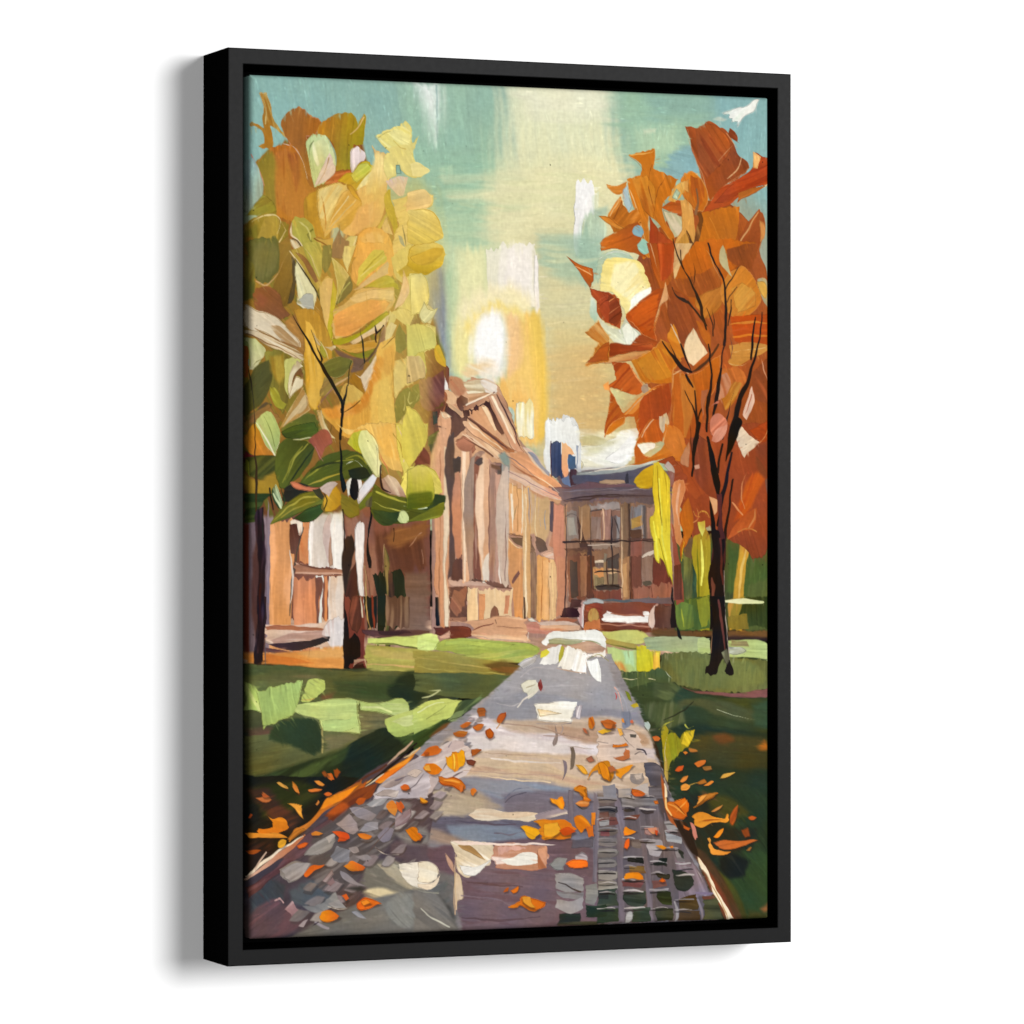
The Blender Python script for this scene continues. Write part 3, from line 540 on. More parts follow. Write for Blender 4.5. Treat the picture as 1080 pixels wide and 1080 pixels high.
s|138 144 160|a 90 w 0.29 0.58 0.29 o 0.8|2236 3150 2241 3208
p|57 53 65 68 53 61|a 92 b 0.2|2320 3025 2351 3034 2346 3150 2330 3246 2309 3236 2318 3130
p|185 120 94 196 132 104|g 90 a 90 b 0.2|2346 3034 2404 3034 2404 3400 2351 3381 2299 3352 2330 3246
p|217 152 92 208 138 78|g 90 a 90 b 0.2|1986 3284 2038 3351 2101 3371 2106 3889 2028 3879 2017 3649 1986 3572
s|99 69 49|a 11 w 0.58 1.17 0.78|1986 3263 2059 3275 2163 3294
p|83 65 50 117 87 65|a 19 b 0.2|1997 3279 2101 3289 2163 3275 2205 3381 2173 3395 2101 3361 2038 3332
s|232 196 144|a 28 w 0.39 0.68 0.39|1991 3299 2049 3351 2132 3371
p|227 192 140 217 160 92|g 0 a 90 b 0.2 h 0.5|2106 2919 2158 2919 2163 3323 2165 3880 2106 3889 2101 3515
s|240 220 180|a 90 w 0.68 1.17 0.68|2127 2977 2123 3323 2132 3870
p|136 105 79 136 105 79 99 69 54|a 90 b 0.2|2165 3400 2205 3390 2210 3515 2205 3881 2165 3880
p|83 63 52 67 53 47|a 28 b 0.2|2200 3284 2278 3323 2294 3381 2236 3405 2210 3361
p|224 158 86 230 172 100|g 90 a 90 b 0.2|2210 3419 2309 3415 2320 3882 2210 3890 2210 3611
p|235 192 132 235 192 132 224 168 102|a 90 b 0.2 h 0.5|2320 3439 2362 3448 2370 3882 2315 3891
s|185 112 60|a 90 w 0.39 0.58 0.39|2309 3458 2307 3886
p|232 205 184 232 205 184 217 168 140|a -14 b 0.2|2252 3414 2320 3390 2372 3420 2351 3448 2267 3429
p|99 60 52|a -38 b 0.2|2019 3601 2069 3534 2082 3553 2059 3591 2023 3632
p|66 47 36|a 90 b 0.2|2106 3721 2119 3726 2123 3885 2109 3889
p|70 41 34 87 51 40|a 29 b 0.2|1522 3646 1671 3647 1666 3895 1527 3894
p|133 83 62 133 83 62 115 66 51|a 58 b 0.47|1553 3684 1655 3656 1645 3780 1583 3856 1542 3799
p|154 106 84|a 0 b 0.2|1527 3875 1661 3866 1661 3900 1527 3899
p|242 216 168 242 216 168 232 196 144|a 90 b 0.2 h 0.5|1666 3652 1748 3657 1753 3896 1666 3900
p|238 208 160 238 208 160 243 220 180|a 90 b 0.2 h 0.5|1748 3662 2017 3673 2017 3869 1851 3878 1758 3896
p|213 143 92|a 90 b 0.2|1753 3705 1802 3705 1800 3896 1758 3891
s|98 59 44|a 10 w 0.39 0.68 0.39|1753 3705 1779 3710 1800 3719
p|201 128 88|a 90 b 0.2|1960 3706 1997 3706 1991 3850 1955 3850
s|82 53 44|a 90 w 0.19 0.39 0.29|1955 3696 1957 3850
p|115 70 49 115 70 49 66 37 28|a 90 b 0.2|1877 3782 1903 3811 1912 3869 1893 3888 1841 3887 1851 3830
s|99 63 52|a 2 w 0.58 1.56 1.17 0.97 0.58|1496 3608 1542 3603 1686 3614 1851 3638 2017 3663
p|208 172 152 208 172 152 168 128 112|a 5 b 0.2|1512 3596 1625 3594 1769 3619 1872 3640 1666 3637 1522 3622
s|51 35 32|a 5 w 0.58 1.36 0.78 0.39|1666 3594 1728 3601 1851 3610 1997 3639
p|66 43 36|a 10 b 0.2|1697 3561 1717 3547 1738 3585 1728 3609 1686 3599
p|82 53 48|a 10 b 0.2|1800 3595 1893 3610 1986 3625 1986 3653 1893 3648 1810 3619
p|81 41 34 102 50 35|a 10 b 0.2|1414 3940 1501 3932 1583 3933 1686 3943 1707 4001 1635 4019 1522 4018 1419 3988
p|224 174 144|a -18 b 0.2|1450 4007 1527 3970 1532 4018 1460 4019
p|214 162 124 214 162 124 230 188 148|a 3 b 0.47|1522 3899 1748 3891 1934 3859 2121 3889 2142 4043 1997 4051 1717 4001 1686 3924
s|114 60 45|a -13 w 0.39 0.78 0.39|1717 3962 1810 3930 1872 3911
s|82 53 38|a -58 w 0.29 0.58 0.29|1883 3887 1893 3911
s|134 87 66|a 3 w 0.29 0.49 0.29|1903 3931 1997 3946 2101 3952
p|199 132 112 199 132 112 217 165 140|a 5 b 0.47|2121 3918 2247 3900 2414 3960 2393 3988 2226 3996 2142 3976
p|180 154 138 180 154 138 201 176 160|a 2 b 0.47|2205 3900 2414 3911 2414 3940 2267 3934
p|240 228 208|a 0 b 0.2 h 0.7|2142 3885 2173 3880 2210 3900 2153 3899
p|216 168 136|a 1 b 0.2|2226 3929 2404 3940 2404 3959 2267 3963
s|201 168 148|a 5 w 0.39 0.68 0.39|1707 4002 1893 4026 2132 4051
s|230 220 204|a 101 w 0.39 0.88 0.39|2147 3981 2137 4043
p|68 76 103 59 68 98|g 90 a 90 b 0.21|2323 2594 2410 2590 2419 2859 2326 2839
s|66 32 38|a 90 w 0.52 0.73 0.52|2321 2590 2325 2736 2327 2839
p|240 188 132 232 160 112|g 90 a 90 b 0.21 h 0.6|2408 2590 2438 2602 2505 2668 2522 2699 2483 2673 2464 2684 2457 2828 2441 2854 2421 2828 2410 2705
p|72 98 129|a 85 b 0.21|2466 2684 2528 2699 2531 2786 2466 2787
p|66 32 38 83 44 52|a 90 b 0.21|2479 2785 2528 2784 2536 2884 2511 2910 2479 2910
p|112 128 160|a 90 b 0.21|2410 2859 2466 2828 2483 2910 2416 2890
p|232 228 220 217 220 220|a 90 b 0.21 h 0.6|2536 2632 2561 2601 2567 2827 2536 2807
p|138 146 164|a 90 b 0.21 o 0.8|2528 2622 2542 2622 2536 2786
p|216 220 200 168 176 168|g 90 a -6 b 0.5 h 0.5|2533 2812 2736 2790 2962 2758 3145 2716 3162 2731 3031 2794 2872 2816 2533 2833
p|88 86 103 74 72 86|g 90 a -3 b 0.5|2511 2833 2725 2832 2917 2805 3145 2741 3167 2783 3122 2908 3031 2939 2511 2890
p|101 71 79 118 77 79|a 0 b 0.5|2326 2921 2500 2915 2612 2879 2713 2889 2962 2898 3053 2918 2804 2930 2466 2941
p|227 176 120|a 1 b 0.21 h 0.6|2708 2876 2770 2863 2917 2867 2923 2888 2804 2893 2713 2889
p|41 37 42|a 90 b 0.2|2928 2888 2934 2815 2942 2807 2949 2836 2953 2888
p|107 88 92 91 74 82|g 0 a -1 b 0.21|2332 2931 2578 2936 2872 2919 3144 2934 3167 3032 3031 3012 2736 3002 2444 3013 2354 2952
p|121 99 101|a 0 b 0.5 o 0.8|2444 2952 2804 2945 3053 2960 2804 2971
s|67 45 43|a -2 w 0.62 1.45 1.24 0.62|2427 3024 2578 3013 2747 2992 3144 2985
s|121 89 106|a -3 w 0.41 0.83 0.41|2612 3028 2747 3002 2872 2997
p|103 87 90 85 70 75|a 90 b 0.21|2872 2991 3179 3001 3179 3043 2883 3038
p|185 138 102 168 112 90|g 90 a 90 b 0.21|2343 3034 2455 3054 2455 3600 2354 3599
p|196 128 106 196 128 106 185 120 96|a 90 b 0.21|2345 3034 2427 3060 2438 3301 2421 3600 2365 3599 2343 3301
p|126 120 112 138 120 112|a 90 b 0.21|2444 3096 2528 3095 2544 3301 2449 3312
p|154 160 156|a 90 b 0.21|2460 3137 2511 3137 2528 3271 2466 3281
s|68 63 65|a 0 w 0.62 1.04 0.52|2444 3137 2488 3116 2528 3126
s|91 86 86|a 0 w 0.31 0.62 0.31|2444 3075 2522 3070
p|185 136 88 168 122 84|g 90 a 90 b 0.21|2545 3054 2640 3054 2646 3302 2578 3302 2550 3178
p|154 106 84 154 106 84 168 132 120|a 90 b 0.21|2646 3044 2883 3033 2889 3364 2646 3363
p|156 146 144 156 146 144 176 160 154|a 90 b 0.5|2629 3049 2691 3044 2872 3033 2883 3095 2736 3085 2646 3095
s|58 49 51|a -4 w 0.62 1.24 0.62|2648 3100 2691 3090 2736 3087
s|52 45 47|a -4 w 0.41 0.83 0.41|2815 3095 2849 3085 2883 3087
p|160 112 96 160 112 96 176 128 108|a 90 b 0.21|2736 3095 2804 3085 2804 3302 2736 3302
p|138 116 112 138 116 112 154 138 136|a 90 b 0.21|2648 3137 2725 3136 2725 3302 2648 3302
p|106 87 85 106 87 85 154 160 168|a 90 b 0.21|2809 3136 2872 3136 2872 3302 2809 3302
s|55 45 43|a 74 w 0.52 1.45 0.62|2832 3142 2855 3198 2877 3260
p|55 37 37 66 43 39|a 74 b 0.21|2539 3137 2561 3198 2601 3322 2657 3364 2651 3601 2612 3601 2589 3425 2556 3363
s|66 43 41|a 0 w 1.04 1.45 0.83|2432 3332 2533 3322 2612 3332
s|67 53 47|a -2 w 0.62 1.24 0.62|2623 3327 2747 3317 2883 3302
p|138 122 112 160 136 120|a 0 b 0.5|2646 3333 2872 3317 2883 3364 2657 3374
p|82 53 44|a 5 b 0.21|2427 3373 2612 3363 2618 3394 2466 3404
p|99 63 52 122 87 66|a 90 b 0.21|2444 3394 2601 3384 2612 3601 2455 3600
p|56 52 43|a 90 b 0.21|2475 3466 2539 3456 2544 3600 2477 3600
p|160 112 74 160 112 74 181 132 88|a 90 b 0.21|2544 3394 2612 3394 2629 3601 2567 3600
p|158 110 78 137 105 83|a 90 b 0.5|2651 3384 2872 3364 2883 3467 2657 3467
p|106 87 77 106 87 77 83 61 52|a 90 b 0.21|2657 3456 2872 3426 2872 3509 2657 3508
p|72 61 59|a -18 b 0.21|2770 3446 2872 3405 2872 3519 2775 3519
p|251 231 200|a 0 b 0.2 h 0.7|2655 3467 2747 3463 2754 3475 2657 3479
p|240 168 104 224 136 80|a 85 b 0.21|2663 3523 2747 3519 2747 3601 2663 3601
p|232 160 108|a 85 b 0.21|2781 3524 2849 3521 2855 3571 2787 3570
p|138 122 96 138 122 96 165 140 100|a 90 b 0.21|2747 3405 2772 3405 2781 3601 2747 3601
p|136 105 79 118 89 70|g 0 a 90 b 0.21 h 0.5|2877 3038 2962 3038 2962 3302 2957 3602 2872 3602 2883 3302
p|83 59 48|a 90 b 0.21|2940 3038 2962 3038 2962 3602 2942 3602
s|154 128 104|a 90 w 0.41 1.04 0.62|2906 3043 2903 3302 2906 3602
p|122 114 115 138 128 124|a 90 b 0.21|2962 3064 3076 3053 3076 3302 2962 3302
p|138 138 144|a 90 b 0.21|2996 3064 3056 3053 3056 3136 3002 3147
p|201 160 76 196 140 60|a 9 b 0.21|2971 3147 3053 3126 3058 3198 2971 3229
p|86 53 38|a -5 b 0.21|2962 3235 3053 3224 3065 3292 2968 3297
s|98 54 46|a 90 w 0.41 0.73 0.41|2987 3064 2981 3115 2979 3157
p|85 76 76|a 90 b 0.21|3059 3053 3087 3048 3093 3302 3070 3302
p|185 138 116 185 138 116 154 106 90|a 90 b 0.21|3093 3074 3179 3063 3179 3302 3099 3302
s|67 45 43|a 0 w 0.52 0.93 0.52|2951 3302 3053 3302 3156 3307
p|145 86 73 133 73 60|a 90 b 0.5|2962 3323 3053 3318 3053 3509 2962 3509
p|137 105 92 137 105 92 116 70 61|a 90 b 0.21|3053 3323 3179 3323 3179 3406 3053 3406
p|98 52 44 113 54 41|a 90 b 0.5|2962 3468 3179 3448 3304 3469 3304 3698 2962 3695
p|160 124 104 136 98 79|a 90 b 0.21|3051 3426 3144 3411 3150 3603 3048 3603
p|232 220 204|a -7 b 0.21 h 0.5|3053 3437 3076 3411 3150 3390 3154 3411 3099 3432 3059 3447
p|255 246 232|a 0 b 0.2 h 0.8|3056 3445 3116 3442 3112 3453 3056 3453
s|84 69 60|a 90 w 0.41 0.62 0.41|3040 3426 3036 3603
p|102 60 47 132 75 52|g 90 a 90 b 0.21|2455 3420 2668 3420 2691 3740 2466 3749
p|67 52 42|a 90 b 0.21|2477 3461 2539 3461 2544 3719 2483 3729
p|152 101 67 168 110 76|a 90 b 0.21|2556 3420 2629 3420 2618 3709 2561 3729
p|85 47 36|a 90 b 0.21|2612 3420 2674 3420 2674 3740 2612 3729
s|232 200 168|a 90 w 0.52 0.93 0.41|2455 3430 2460 3574 2472 3739
p|201 156 96 156 136 96|g 90 a 90 b 0.21|2659 3513 2753 3513 2756 3668 2668 3658
p|243 164 92|a 79 b 0.21 h 0.5|2663 3523 2747 3519 2747 3575 2713 3586 2691 3565 2674 3565
p|240 196 144|a 79 b 0.21 h 0.5|2781 3524 2815 3524 2855 3524 2855 3555 2804 3565 2781 3555
p|138 122 84 138 122 84 154 138 96|a 90 b 0.21|2674 3580 2753 3581 2747 3627 2674 3647
p|138 118 88|a 90 b 0.21|2781 3565 2860 3555 2860 3628 2781 3638
p|68 63 59|a 90 b 0.21|2770 3462 2860 3452 2860 3519 2775 3519
p|154 128 96|a 90 b 0.21|2749 3472 2775 3462 2781 3658 2753 3658
p|51 43 39|a 5 b 0.21|2679 3647 2758 3632 2872 3638 2877 3669 2758 3674 2691 3673
p|131 69 50 113 54 41|a 90 b 0.21|2657 3678 2894 3674 2900 3752 2691 3745
p|192 138 88 168 118 76|a 90 b 0.21 h 0.5|2872 3431 2906 3431 2962 3431 2962 3742 2900 3752 2894 3638 2872 3555
p|217 164 104|a 90 b 0.21|2900 3483 2934 3473 2940 3732 2906 3731
p|81 43 36|a 90 b 0.21|2960 3431 2985 3431 2985 3742 2962 3742
p|115 62 49 98 54 44|a 90 b 0.21|2979 3431 3053 3432 3042 3660 2979 3659
p|156 122 102 156 122 102 137 103 83|a 90 b 0.21|3048 3432 3144 3432 3144 3640 3048 3649
p|75 75 69|a 9 b 0.21|3053 3618 3122 3608 3144 3640 3065 3655
p|100 40 33 113 48 37|a 90 b 0.21|3144 3432 3287 3432 3293 3661 3144 3660
p|158 95 71 158 95 71 139 81 62|a 90 b 0.21|2979 3670 3144 3650 3270 3630 3299 3640 3281 3734 2985 3742
s|81 42 36|a 90 w 0.31 0.41 0.31|3133 3650 3135 3733
s|82 97 105|a 1 w 0.83 2.07 2.07 1.04|2668 3750 2917 3757 3144 3749 3327 3750
p|122 110 111 102 79 82|a 1 b 0.5|2962 3752 3144 3743 3373 3755 3396 3787 3259 3796 3030 3784
p|132 71 54 114 60 45|g 90 a 3 b 0.21|2578 3760 2747 3772 2940 3763 3167 3775 3304 3786 3293 3973 3122 3992 2747 3978 2567 3956
p|192 152 144 192 152 144 232 220 212|a 90 b 0.21 h 0.5|2544 3791 2578 3760 2612 3760 2589 3801 2584 3946 2561 3935
p|180 192 196 180 192 196 138 154 160|a -9 b 0.21 h 0.5|2578 3770 2623 3740 2691 3735 2747 3761 2753 3782 2668 3766 2612 3781
p|163 78 46 129 54 37|a 19 b 0.5|2601 3791 2691 3771 2736 3792 2725 3864 2612 3822
p|208 160 80 200 152 80|a 90 b 0.21 h 0.6|2618 3864 2640 3817 2674 3812 2708 3854 2708 3895 2668 3921 2629 3905
p|176 106 64 176 106 64 119 88 91|a 90 b 0.21|2601 3915 2713 3895 2725 3968 2578 3966
p|241 236 228 241 236 228 217 196 180|a 0 b 0.21 h 0.7 r 154 106 88|2730 3885 2770 3829 2826 3850 2940 3861 3076 3872 3110 3888 3110 3914 3030 3924 2872 3917 2736 3906
p|244 240 234|a 10 b 0.21 h 0.8|3070 3841 3104 3836 3122 3878 3104 3919 3036 3914 3030 3888 3076 3878
s|153 99 80|a 8 w 1.04 1.45 0.83|2804 3850 2962 3861 3076 3867
s|185 128 104|a 3 w 1.04 1.66 0.83|2725 3926 2917 3938 3122 3951
s|96 44 29|a 2 w 0.83 1.24 0.62|2725 3968 2872 3979 3099 3976
p|220 192 176 220 192 176 168 116 96|a 90 b 0.21 h 0.6|3122 3826 3179 3785 3201 3783 3156 3826 3153 3951 3133 3961 3110 3940
p|87 53 48 100 70 60|a 90 b 0.5|3167 3816 3201 3790 3304 3796 3316 3973 3167 3962
p|50 23 25|a 3 b 0.21|2404 3810 2477 3801 2544 3811 2550 3873 2500 3878 2404 3872
p|66 41 42|a 5 b 0.5|2488 3749 2567 3750 2567 3801 2466 3811
p|224 160 88 240 184 120|g 0 a 90 b 0.21|2220 3450 2298 3450 2309 3892 2220 3891
p|239 196 140|a 90 b 0.21 h 0.5|2309 3471 2360 3461 2371 3512 2360 3882 2315 3892
p|192 128 96 181 118 90|a 90 b 0.21|2365 3430 2449 3430 2455 3656 2410 3862 2365 3861 2371 3553
p|158 95 71|a 3 b 0.5|2354 3892 2443 3877 2544 3894 2522 3914 2376 3913
p|216 174 144 216 174 144 192 128 96|a 2 b 0.21|2242 3912 2556 3935 2556 3976 2242 3963
p|201 176 160|a 2 b 0.21|2242 3907 2522 3919 2556 3935 2242 3927
m 2400 0 250 410 430 4 .8 .4
p|217 166 128 210 142 98|g 90 a 90 b 1.4 h 0.6|1435 2522 1497 2487 1527 2569 1527 3242 1519 3654 1527 3935 1460 3934 1442 3790 1431 3516
p|235 210 172 239 224 196|g 90 a 90 b 0.7 h 0.7|1482 2625 1516 2624 1519 3242 1497 3551 1516 3722 1519 3935 1486 3928 1479 3516
s|168 112 74|a 90 w 0.42 0.70 0.42|1457 2625 1453 3242 1449 3859
p|55 43 39 67 46 41|g 90 a 90 b 0.7 h 0.2|1534 2542 1567 2521 1571 2967 1571 3414 1542 3585 1523 3599 1534 3242
p|192 130 98 176 111 80|g 90 a 90 b 0.7|1575 2830 1615 2795 1619 3242 1616 3448 1579 3434
p|66 37 36|a 90 b 0.7|1556 3489 1619 3421 1627 3592 1542 3592
p|235 192 154 227 174 134|g 90 a 90 b 0.7 h 0.7|1619 2624 1690 2623 1686 3036 1682 3600 1634 3599 1623 3242
p|246 220 190|a 90 b 0.7 h 0.8|1627 2637 1647 2637 1651 3036 1653 3599 1638 3599 1630 3242
s|134 88 70|a 90 w 0.49 0.84 0.56|1690 2637 1687 3104 1685 3600
p|142 126 114 154 122 104|g 90 a 90 b 0.7|1693 2719 1719 2705 1719 3242 1716 3600 1690 3600
p|121 70 55 101 52 41|g 90 a 90 b 0.7 h 0.2|1719 2705 1764 2691 1768 3242 1771 3600 1716 3600
p|185 138 116|a 90 b 0.7|1727 2829 1738 2829 1742 3242 1738 3517 1730 3517
p|230 186 148 217 162 124|g 90 a 90 b 0.7 h 0.7|1770 2719 1801 2677 1834 2732 1837 3242 1820 3600 1779 3600
p|240 208 176|a 90 b 0.7|1779 2732 1794 2719 1794 3242 1794 3552 1782 3517
s|104 70 64|a 90 w 0.49 0.91 0.56|1838 2760 1838 3242 1827 3600
p|160 124 108 160 124 108 123 88 82|a 90 b 0.7|1842 2732 1883 2746 1887 3242 1883 3614 1835 3607
p|196 154 136 180 138 122|g 90 a 90 b 0.7 h 0.6|1887 2815 1928 2828 1931 3242 1928 3628 1883 3621
s|100 70 68|a 90 w 0.42 0.84 0.42|1932 2828 1934 3242 1931 3621
p|205 188 172 205 188 172 184 162 148|a 90 b 0.7 h 0.6|1935 2800 1987 2773 1991 3242 1987 3629 1935 3628
p|234 228 214|a 90 b 0.7 h 0.8|1808 3421 1835 3401 1838 3607 1786 3607 1779 3531
s|237 230 218|a 90 w 0.56 1.12 0.56|1913 3435 1916 3546 1928 3621
s|119 94 86|a 90 w 0.42 0.70 0.42|1965 3104 1969 3380 1958 3601
p|184 117 90 138 83 62|g 90 a 18 b 0.7 h 0.5|1578 2610 1615 2569 1704 2575 1727 2623 1690 2664 1608 2651
s|240 207 168|a 33 w 0.56 1.12 0.70|1630 2541 1719 2595 1808 2656 1913 2718
s|82 53 48|a 33 w 0.42 0.70 0.42|1645 2568 1756 2629 1868 2704
p|40 37 39|a 90 b 0.7|1556 2720 1615 2706 1615 2809 1564 2823
p|56 47 47|a 0 b 0.7|1742 2719 1779 2705 1786 2746 1756 2767 1727 2747
p|53 53 58|a 90 b 0.7|1905 2780 1935 2766 1935 2835 1905 2828
p|83 59 52|a 9 b 0.7|1853 2753 1920 2766 1928 2801 1853 2780
p|123 100 78 125 94 76|g 90 a 90 b 6.3 o 0.26 n 0.4|2438 2964 3233 2948 3279 3769 2454 3763
p|89 85 96|a 0 b 2.8 o 0.3 n 0.4|2469 2791 3156 2752 3233 2962 2469 2978
p|226 174 136|a 90 b 6.3 o 0.2 n 0.4|1438 2419 1868 2415 2469 3034 2469 3867 1438 3893
s|116 76 61|a -24 w 0.42 0.84 0.56|1638 2348 1749 2292 1875 2235
s|242 218 186|a -24 w 0.56 1.12 0.56|1660 2328 1764 2278 1861 2239
s|242 216 184|a 60 w 0.56 1.12 0.56|1861 2263 1943 2421 2040 2600
s|82 53 46|a 60 w 0.42 0.70 0.42|1898 2249 1987 2413 2085 2620
s|82 53 46|a 40 w 0.42 0.77 0.49|1667 2417 1831 2539 2017 2662
s|240 210 172|a 40 w 0.56 0.98 0.56|1675 2458 1808 2560 1943 2649
s|56 43 47|a -1 w 0.56 1.12 0.70|2408 3020 2773 2977 3156 2976
s|142 126 130|a -1 w 0.42 0.84 0.42|2408 2958 2773 2935 3156 2941
s|232 220 200|a -6 w 0.42 0.84 0.42|2545 2825 2849 2782 3141 2731
s|51 37 37|a 90 w 0.42 0.84 0.56|2438 3048 2446 3381 2438 3867
s|67 53 49|a 90 w 0.42 0.98 0.56|2643 3047 2643 3312 2651 3660
s|201 162 124|a 90 w 0.42 0.98 0.56|2567 3068 2567 3277 2560 3326
s|216 176 140|a 90 w 0.35 0.70 0.35|2742 3089 2742 3298 2735 3312
s|51 39 39|a 90 w 0.42 1.12 0.56|2811 3089 2811 3284 2818 3661
s|224 188 148|a 90 w 0.42 0.84 0.42|2895 3068 2895 3522 2895 3731
s|55 41 37|a 90 w 0.56 0.98 0.56|2956 3047 2956 3382 2956 3746
s|200 168 144|a 90 w 0.35 0.70 0.35|3048 3074 3056 3277 3056 3298
s|51 37 35|a 90 w 0.42 0.98 0.56|3071 3060 3071 3242 3079 3298
s|51 37 35|a 0 w 0.56 1.12 0.70|2423 3326 2773 3319 3156 3313
s|216 191 168|a 0 w 0.35 0.70 0.35|2620 3347 2773 3340 2887 3340
s|40 31 29|a 0 w 0.56 1.12 0.70|2666 3549 2773 3535 2880 3550
s|66 43 38|a 90 w 0.42 0.84 0.42|2773 3452 2773 3563 2780 3661
s|40 31 29|a 0 w 0.42 1.40 0.70|2681 3653 2788 3640 2887 3661
s|246 230 196|a 90 w 0.35 0.84 0.42|2025 2897 2025 3104 2025 3242
s|242 220 180|a 90 w 0.35 0.84 0.42|2100 2910 2100 3104 2100 3256
s|176 128 80|a 90 w 0.28 0.63 0.28|2062 2897 2062 3104 2062 3242
s|138 138 150|a 90 w 0.35 0.70 0.35|2152 2931 2152 3104 2152 3242
s|240 216 168|a 90 w 0.35 0.84 0.42|2205 2965 2205 3138 2205 3277
s|176 110 60|a 90 w 0.28 0.63 0.35|2257 3450 2257 3658 2250 3879
s|242 204 144|a 90 w 0.42 0.98 0.49|2333 3464 2340 3658 2340 3880
s|116 76 61|a 23 w 0.42 0.84 0.56|1987 3263 2077 3297 2167 3353
s|250 226 190|a 23 w 0.35 0.84 0.42|2167 2827 2280 2882 2393 2965
s|138 106 109|a 26 w 0.42 0.84 0.56|1987 2807 2167 2896 2393 2999
s|216 184 160|a 26 w 0.42 0.98 0.56|2002 2848 2182 2924 2378 3013
m 500 140 260 320 430 2.6 .6 .25
f 0.3
p|60 66 44 48 54 38|g 90 a 1 c b 0.7|-92 4215 1719 4239 1497 4614 -92 5794
p|54 63 38 39 47 34|g 90 a 1 c b 0.7|2849 4220 4249 4166 4248 6368 3698 6276
p|200 210 116 200 210 116 211 220 128|a 1 b 0.62|890 4013 1106 4000 1364 4005 1364 4094 1106 4059 971 4054 890 4051
p|185 174 88 168 160 80|g 90 a 4 b 0.62|883 4057 971 4058 1187 4086 1364 4100 1364 4265 1106 4255 890 4242 879 4164
p|200 176 96 200 176 96 191 190 96|a 3 b 1.66|917 4089 1106 4104 1309 4131 1364 4170 1106 4167 930 4140
s|90 90 42|a 4 w 0.26 0.52 0.52|890 4053 1052 4055 1214 4082 1364 4094
s|201 164 104|a 5 b 0.26 w 0.65 1.04 0.78|897 4202 1106 4211 1364 4234
p|93 98 53 90 89 51|g 1 a 3 b 0.62|-40 4184 237 4194 702 4240 1106 4255 1364 4269 1364 4677 -40 4651
p|82 89 51 82 89 51 68 79 48|a 1 b 2.49|-40 4190 171 4205 435 4234 409 4283 105 4279 -40 4265
p|95 95 56 95 95 56 110 100 64|a 6 b 3.32|237 4256 502 4272 542 4310 237 4319 -14 4302
p|63 74 43 63 74 43 54 69 40|a 6 b 4.15|649 4325 971 4317 1241 4270 1323 4398 1106 4470 890 4454 649 4412
p|39 48 30 39 48 30 48 60 39|a 6 b 2.49|1052 4356 1187 4269 1255 4264 1296 4359 1364 4424 1241 4548 1160 4496 1065 4444
p|122 74 52|a 1 b 2.49 o 0.7|542 4411 649 4394 622 4437 542 4448
p|80 84 52 64 69 49|g 90 a 1 b 1.66|-40 4501 171 4517 303 4582 105 4678 -40 4675
p|95 74 56 95 74 56 106 74 58|a 1 b 3.32|-27 4651 92 4641 224 4668 210 4730 -14 4726
p|99 100 59 82 86 52|g 90 a -10 b 0.62|-40 4700 237 4681 529 4661 863 4655 823 4717 702 4815 436 4885 171 4967 -40 5018
p|52 67 41 42 56 38|g 20 a 49 b 1.66|171 4642 382 4571 489 4585 542 4687 542 4825 475 4836 303 4770 144 4729
p|122 116 80 122 116 80 106 106 72|a 1 b 2.49|569 4700 729 4690 836 4718 702 4790 569 4825
p|106 102 68 106 102 68 122 112 72|a 1 b 2.49|823 4541 1052 4558 1065 4646 917 4694 836 4718
p|33 39 27 41 48 28|g 1 a -27 b 0.62|702 4815 863 4718 1011 4658 1092 4672 1187 4750 1241 4776 1160 4876 971 4998 729 5155 569 5151 649 4915
p|43 52 28 43 52 28 55 69 38|a -28 b 2.07|-40 5011 237 4943 502 4861 756 4791 729 4866 569 5038 409 5147 -40 5136
p|77 89 41 64 76 39|g 1 a -38 b 2.07|303 4995 462 4911 676 4840 542 4938 436 5035 343 5083 290 5057
p|64 79 39|a -27 b 1.66|1106 4723 1364 4677 1364 4791 1241 4801
p|176 196 104 176 196 104 201 208 128|a 59 b 0.26 h 0.7|-40 4314 26 4340 72 4403 85 4528 26 4515 -40 4514
p|175 199 114 166 184 98|g 90 a 79 b 0.26 h 0.8 r 136 140 72|52 4378 197 4349 329 4320 396 4306 369 4458 343 4533 224 4593 102 4643 85 4528
p|180 192 104 180 192 104 165 175 88|a 39 b 0.26 h 0.8 r 115 113 66|396 4408 435 4321 515 4291 569 4311 569 4355 502 4435 396 4459 376 4446
s|201 176 96|a 1 w 0.52 1.04 0.65|396 4446 436 4449 489 4437
p|185 200 120 195 204 122|g 90 a 6 b 0.26 h 0.9 r 143 140 72|356 4489 542 4455 729 4439 823 4453 823 4541 836 4692 756 4685 622 4676 542 4662 515 4598 396 4559 349 4520
p|196 216 132 196 216 132 184 208 128|a -4 b 0.26 h 0.6|542 4599 649 4588 756 4590 809 4541 823 4642 702 4680 555 4668
p|181 196 112 181 196 112 201 212 136|a 3 b 0.26 h 0.8 r 112 113 57|836 4466 998 4475 1160 4446 1214 4497 1221 4548 1146 4572 1038 4557 836 4529
s|216 220 144|a 1 w 0.78 1.30 0.78|863 4504 971 4512 1079 4539
p|195 200 112 169 184 96|g 90 a -10 b 0.26 h 0.8|1025 4595 1187 4547 1364 4493 1364 4665 1241 4700 1106 4717 1038 4658
p|212 220 144|a -10 b 0.26 h 0.8|1079 4609 1241 4561 1364 4525 1364 4563 1187 4649
s|96 99 52|a 90 w 0.52 0.52 0.65|809 4465 816 4566 843 4693
s|154 138 80|a 90 w 0.52 1.04 0.52|542 4649 555 4737 549 4825
s|112 113 66|w 0.39 0.65 0.39|363 4533 409 4559 502 4586 542 4662
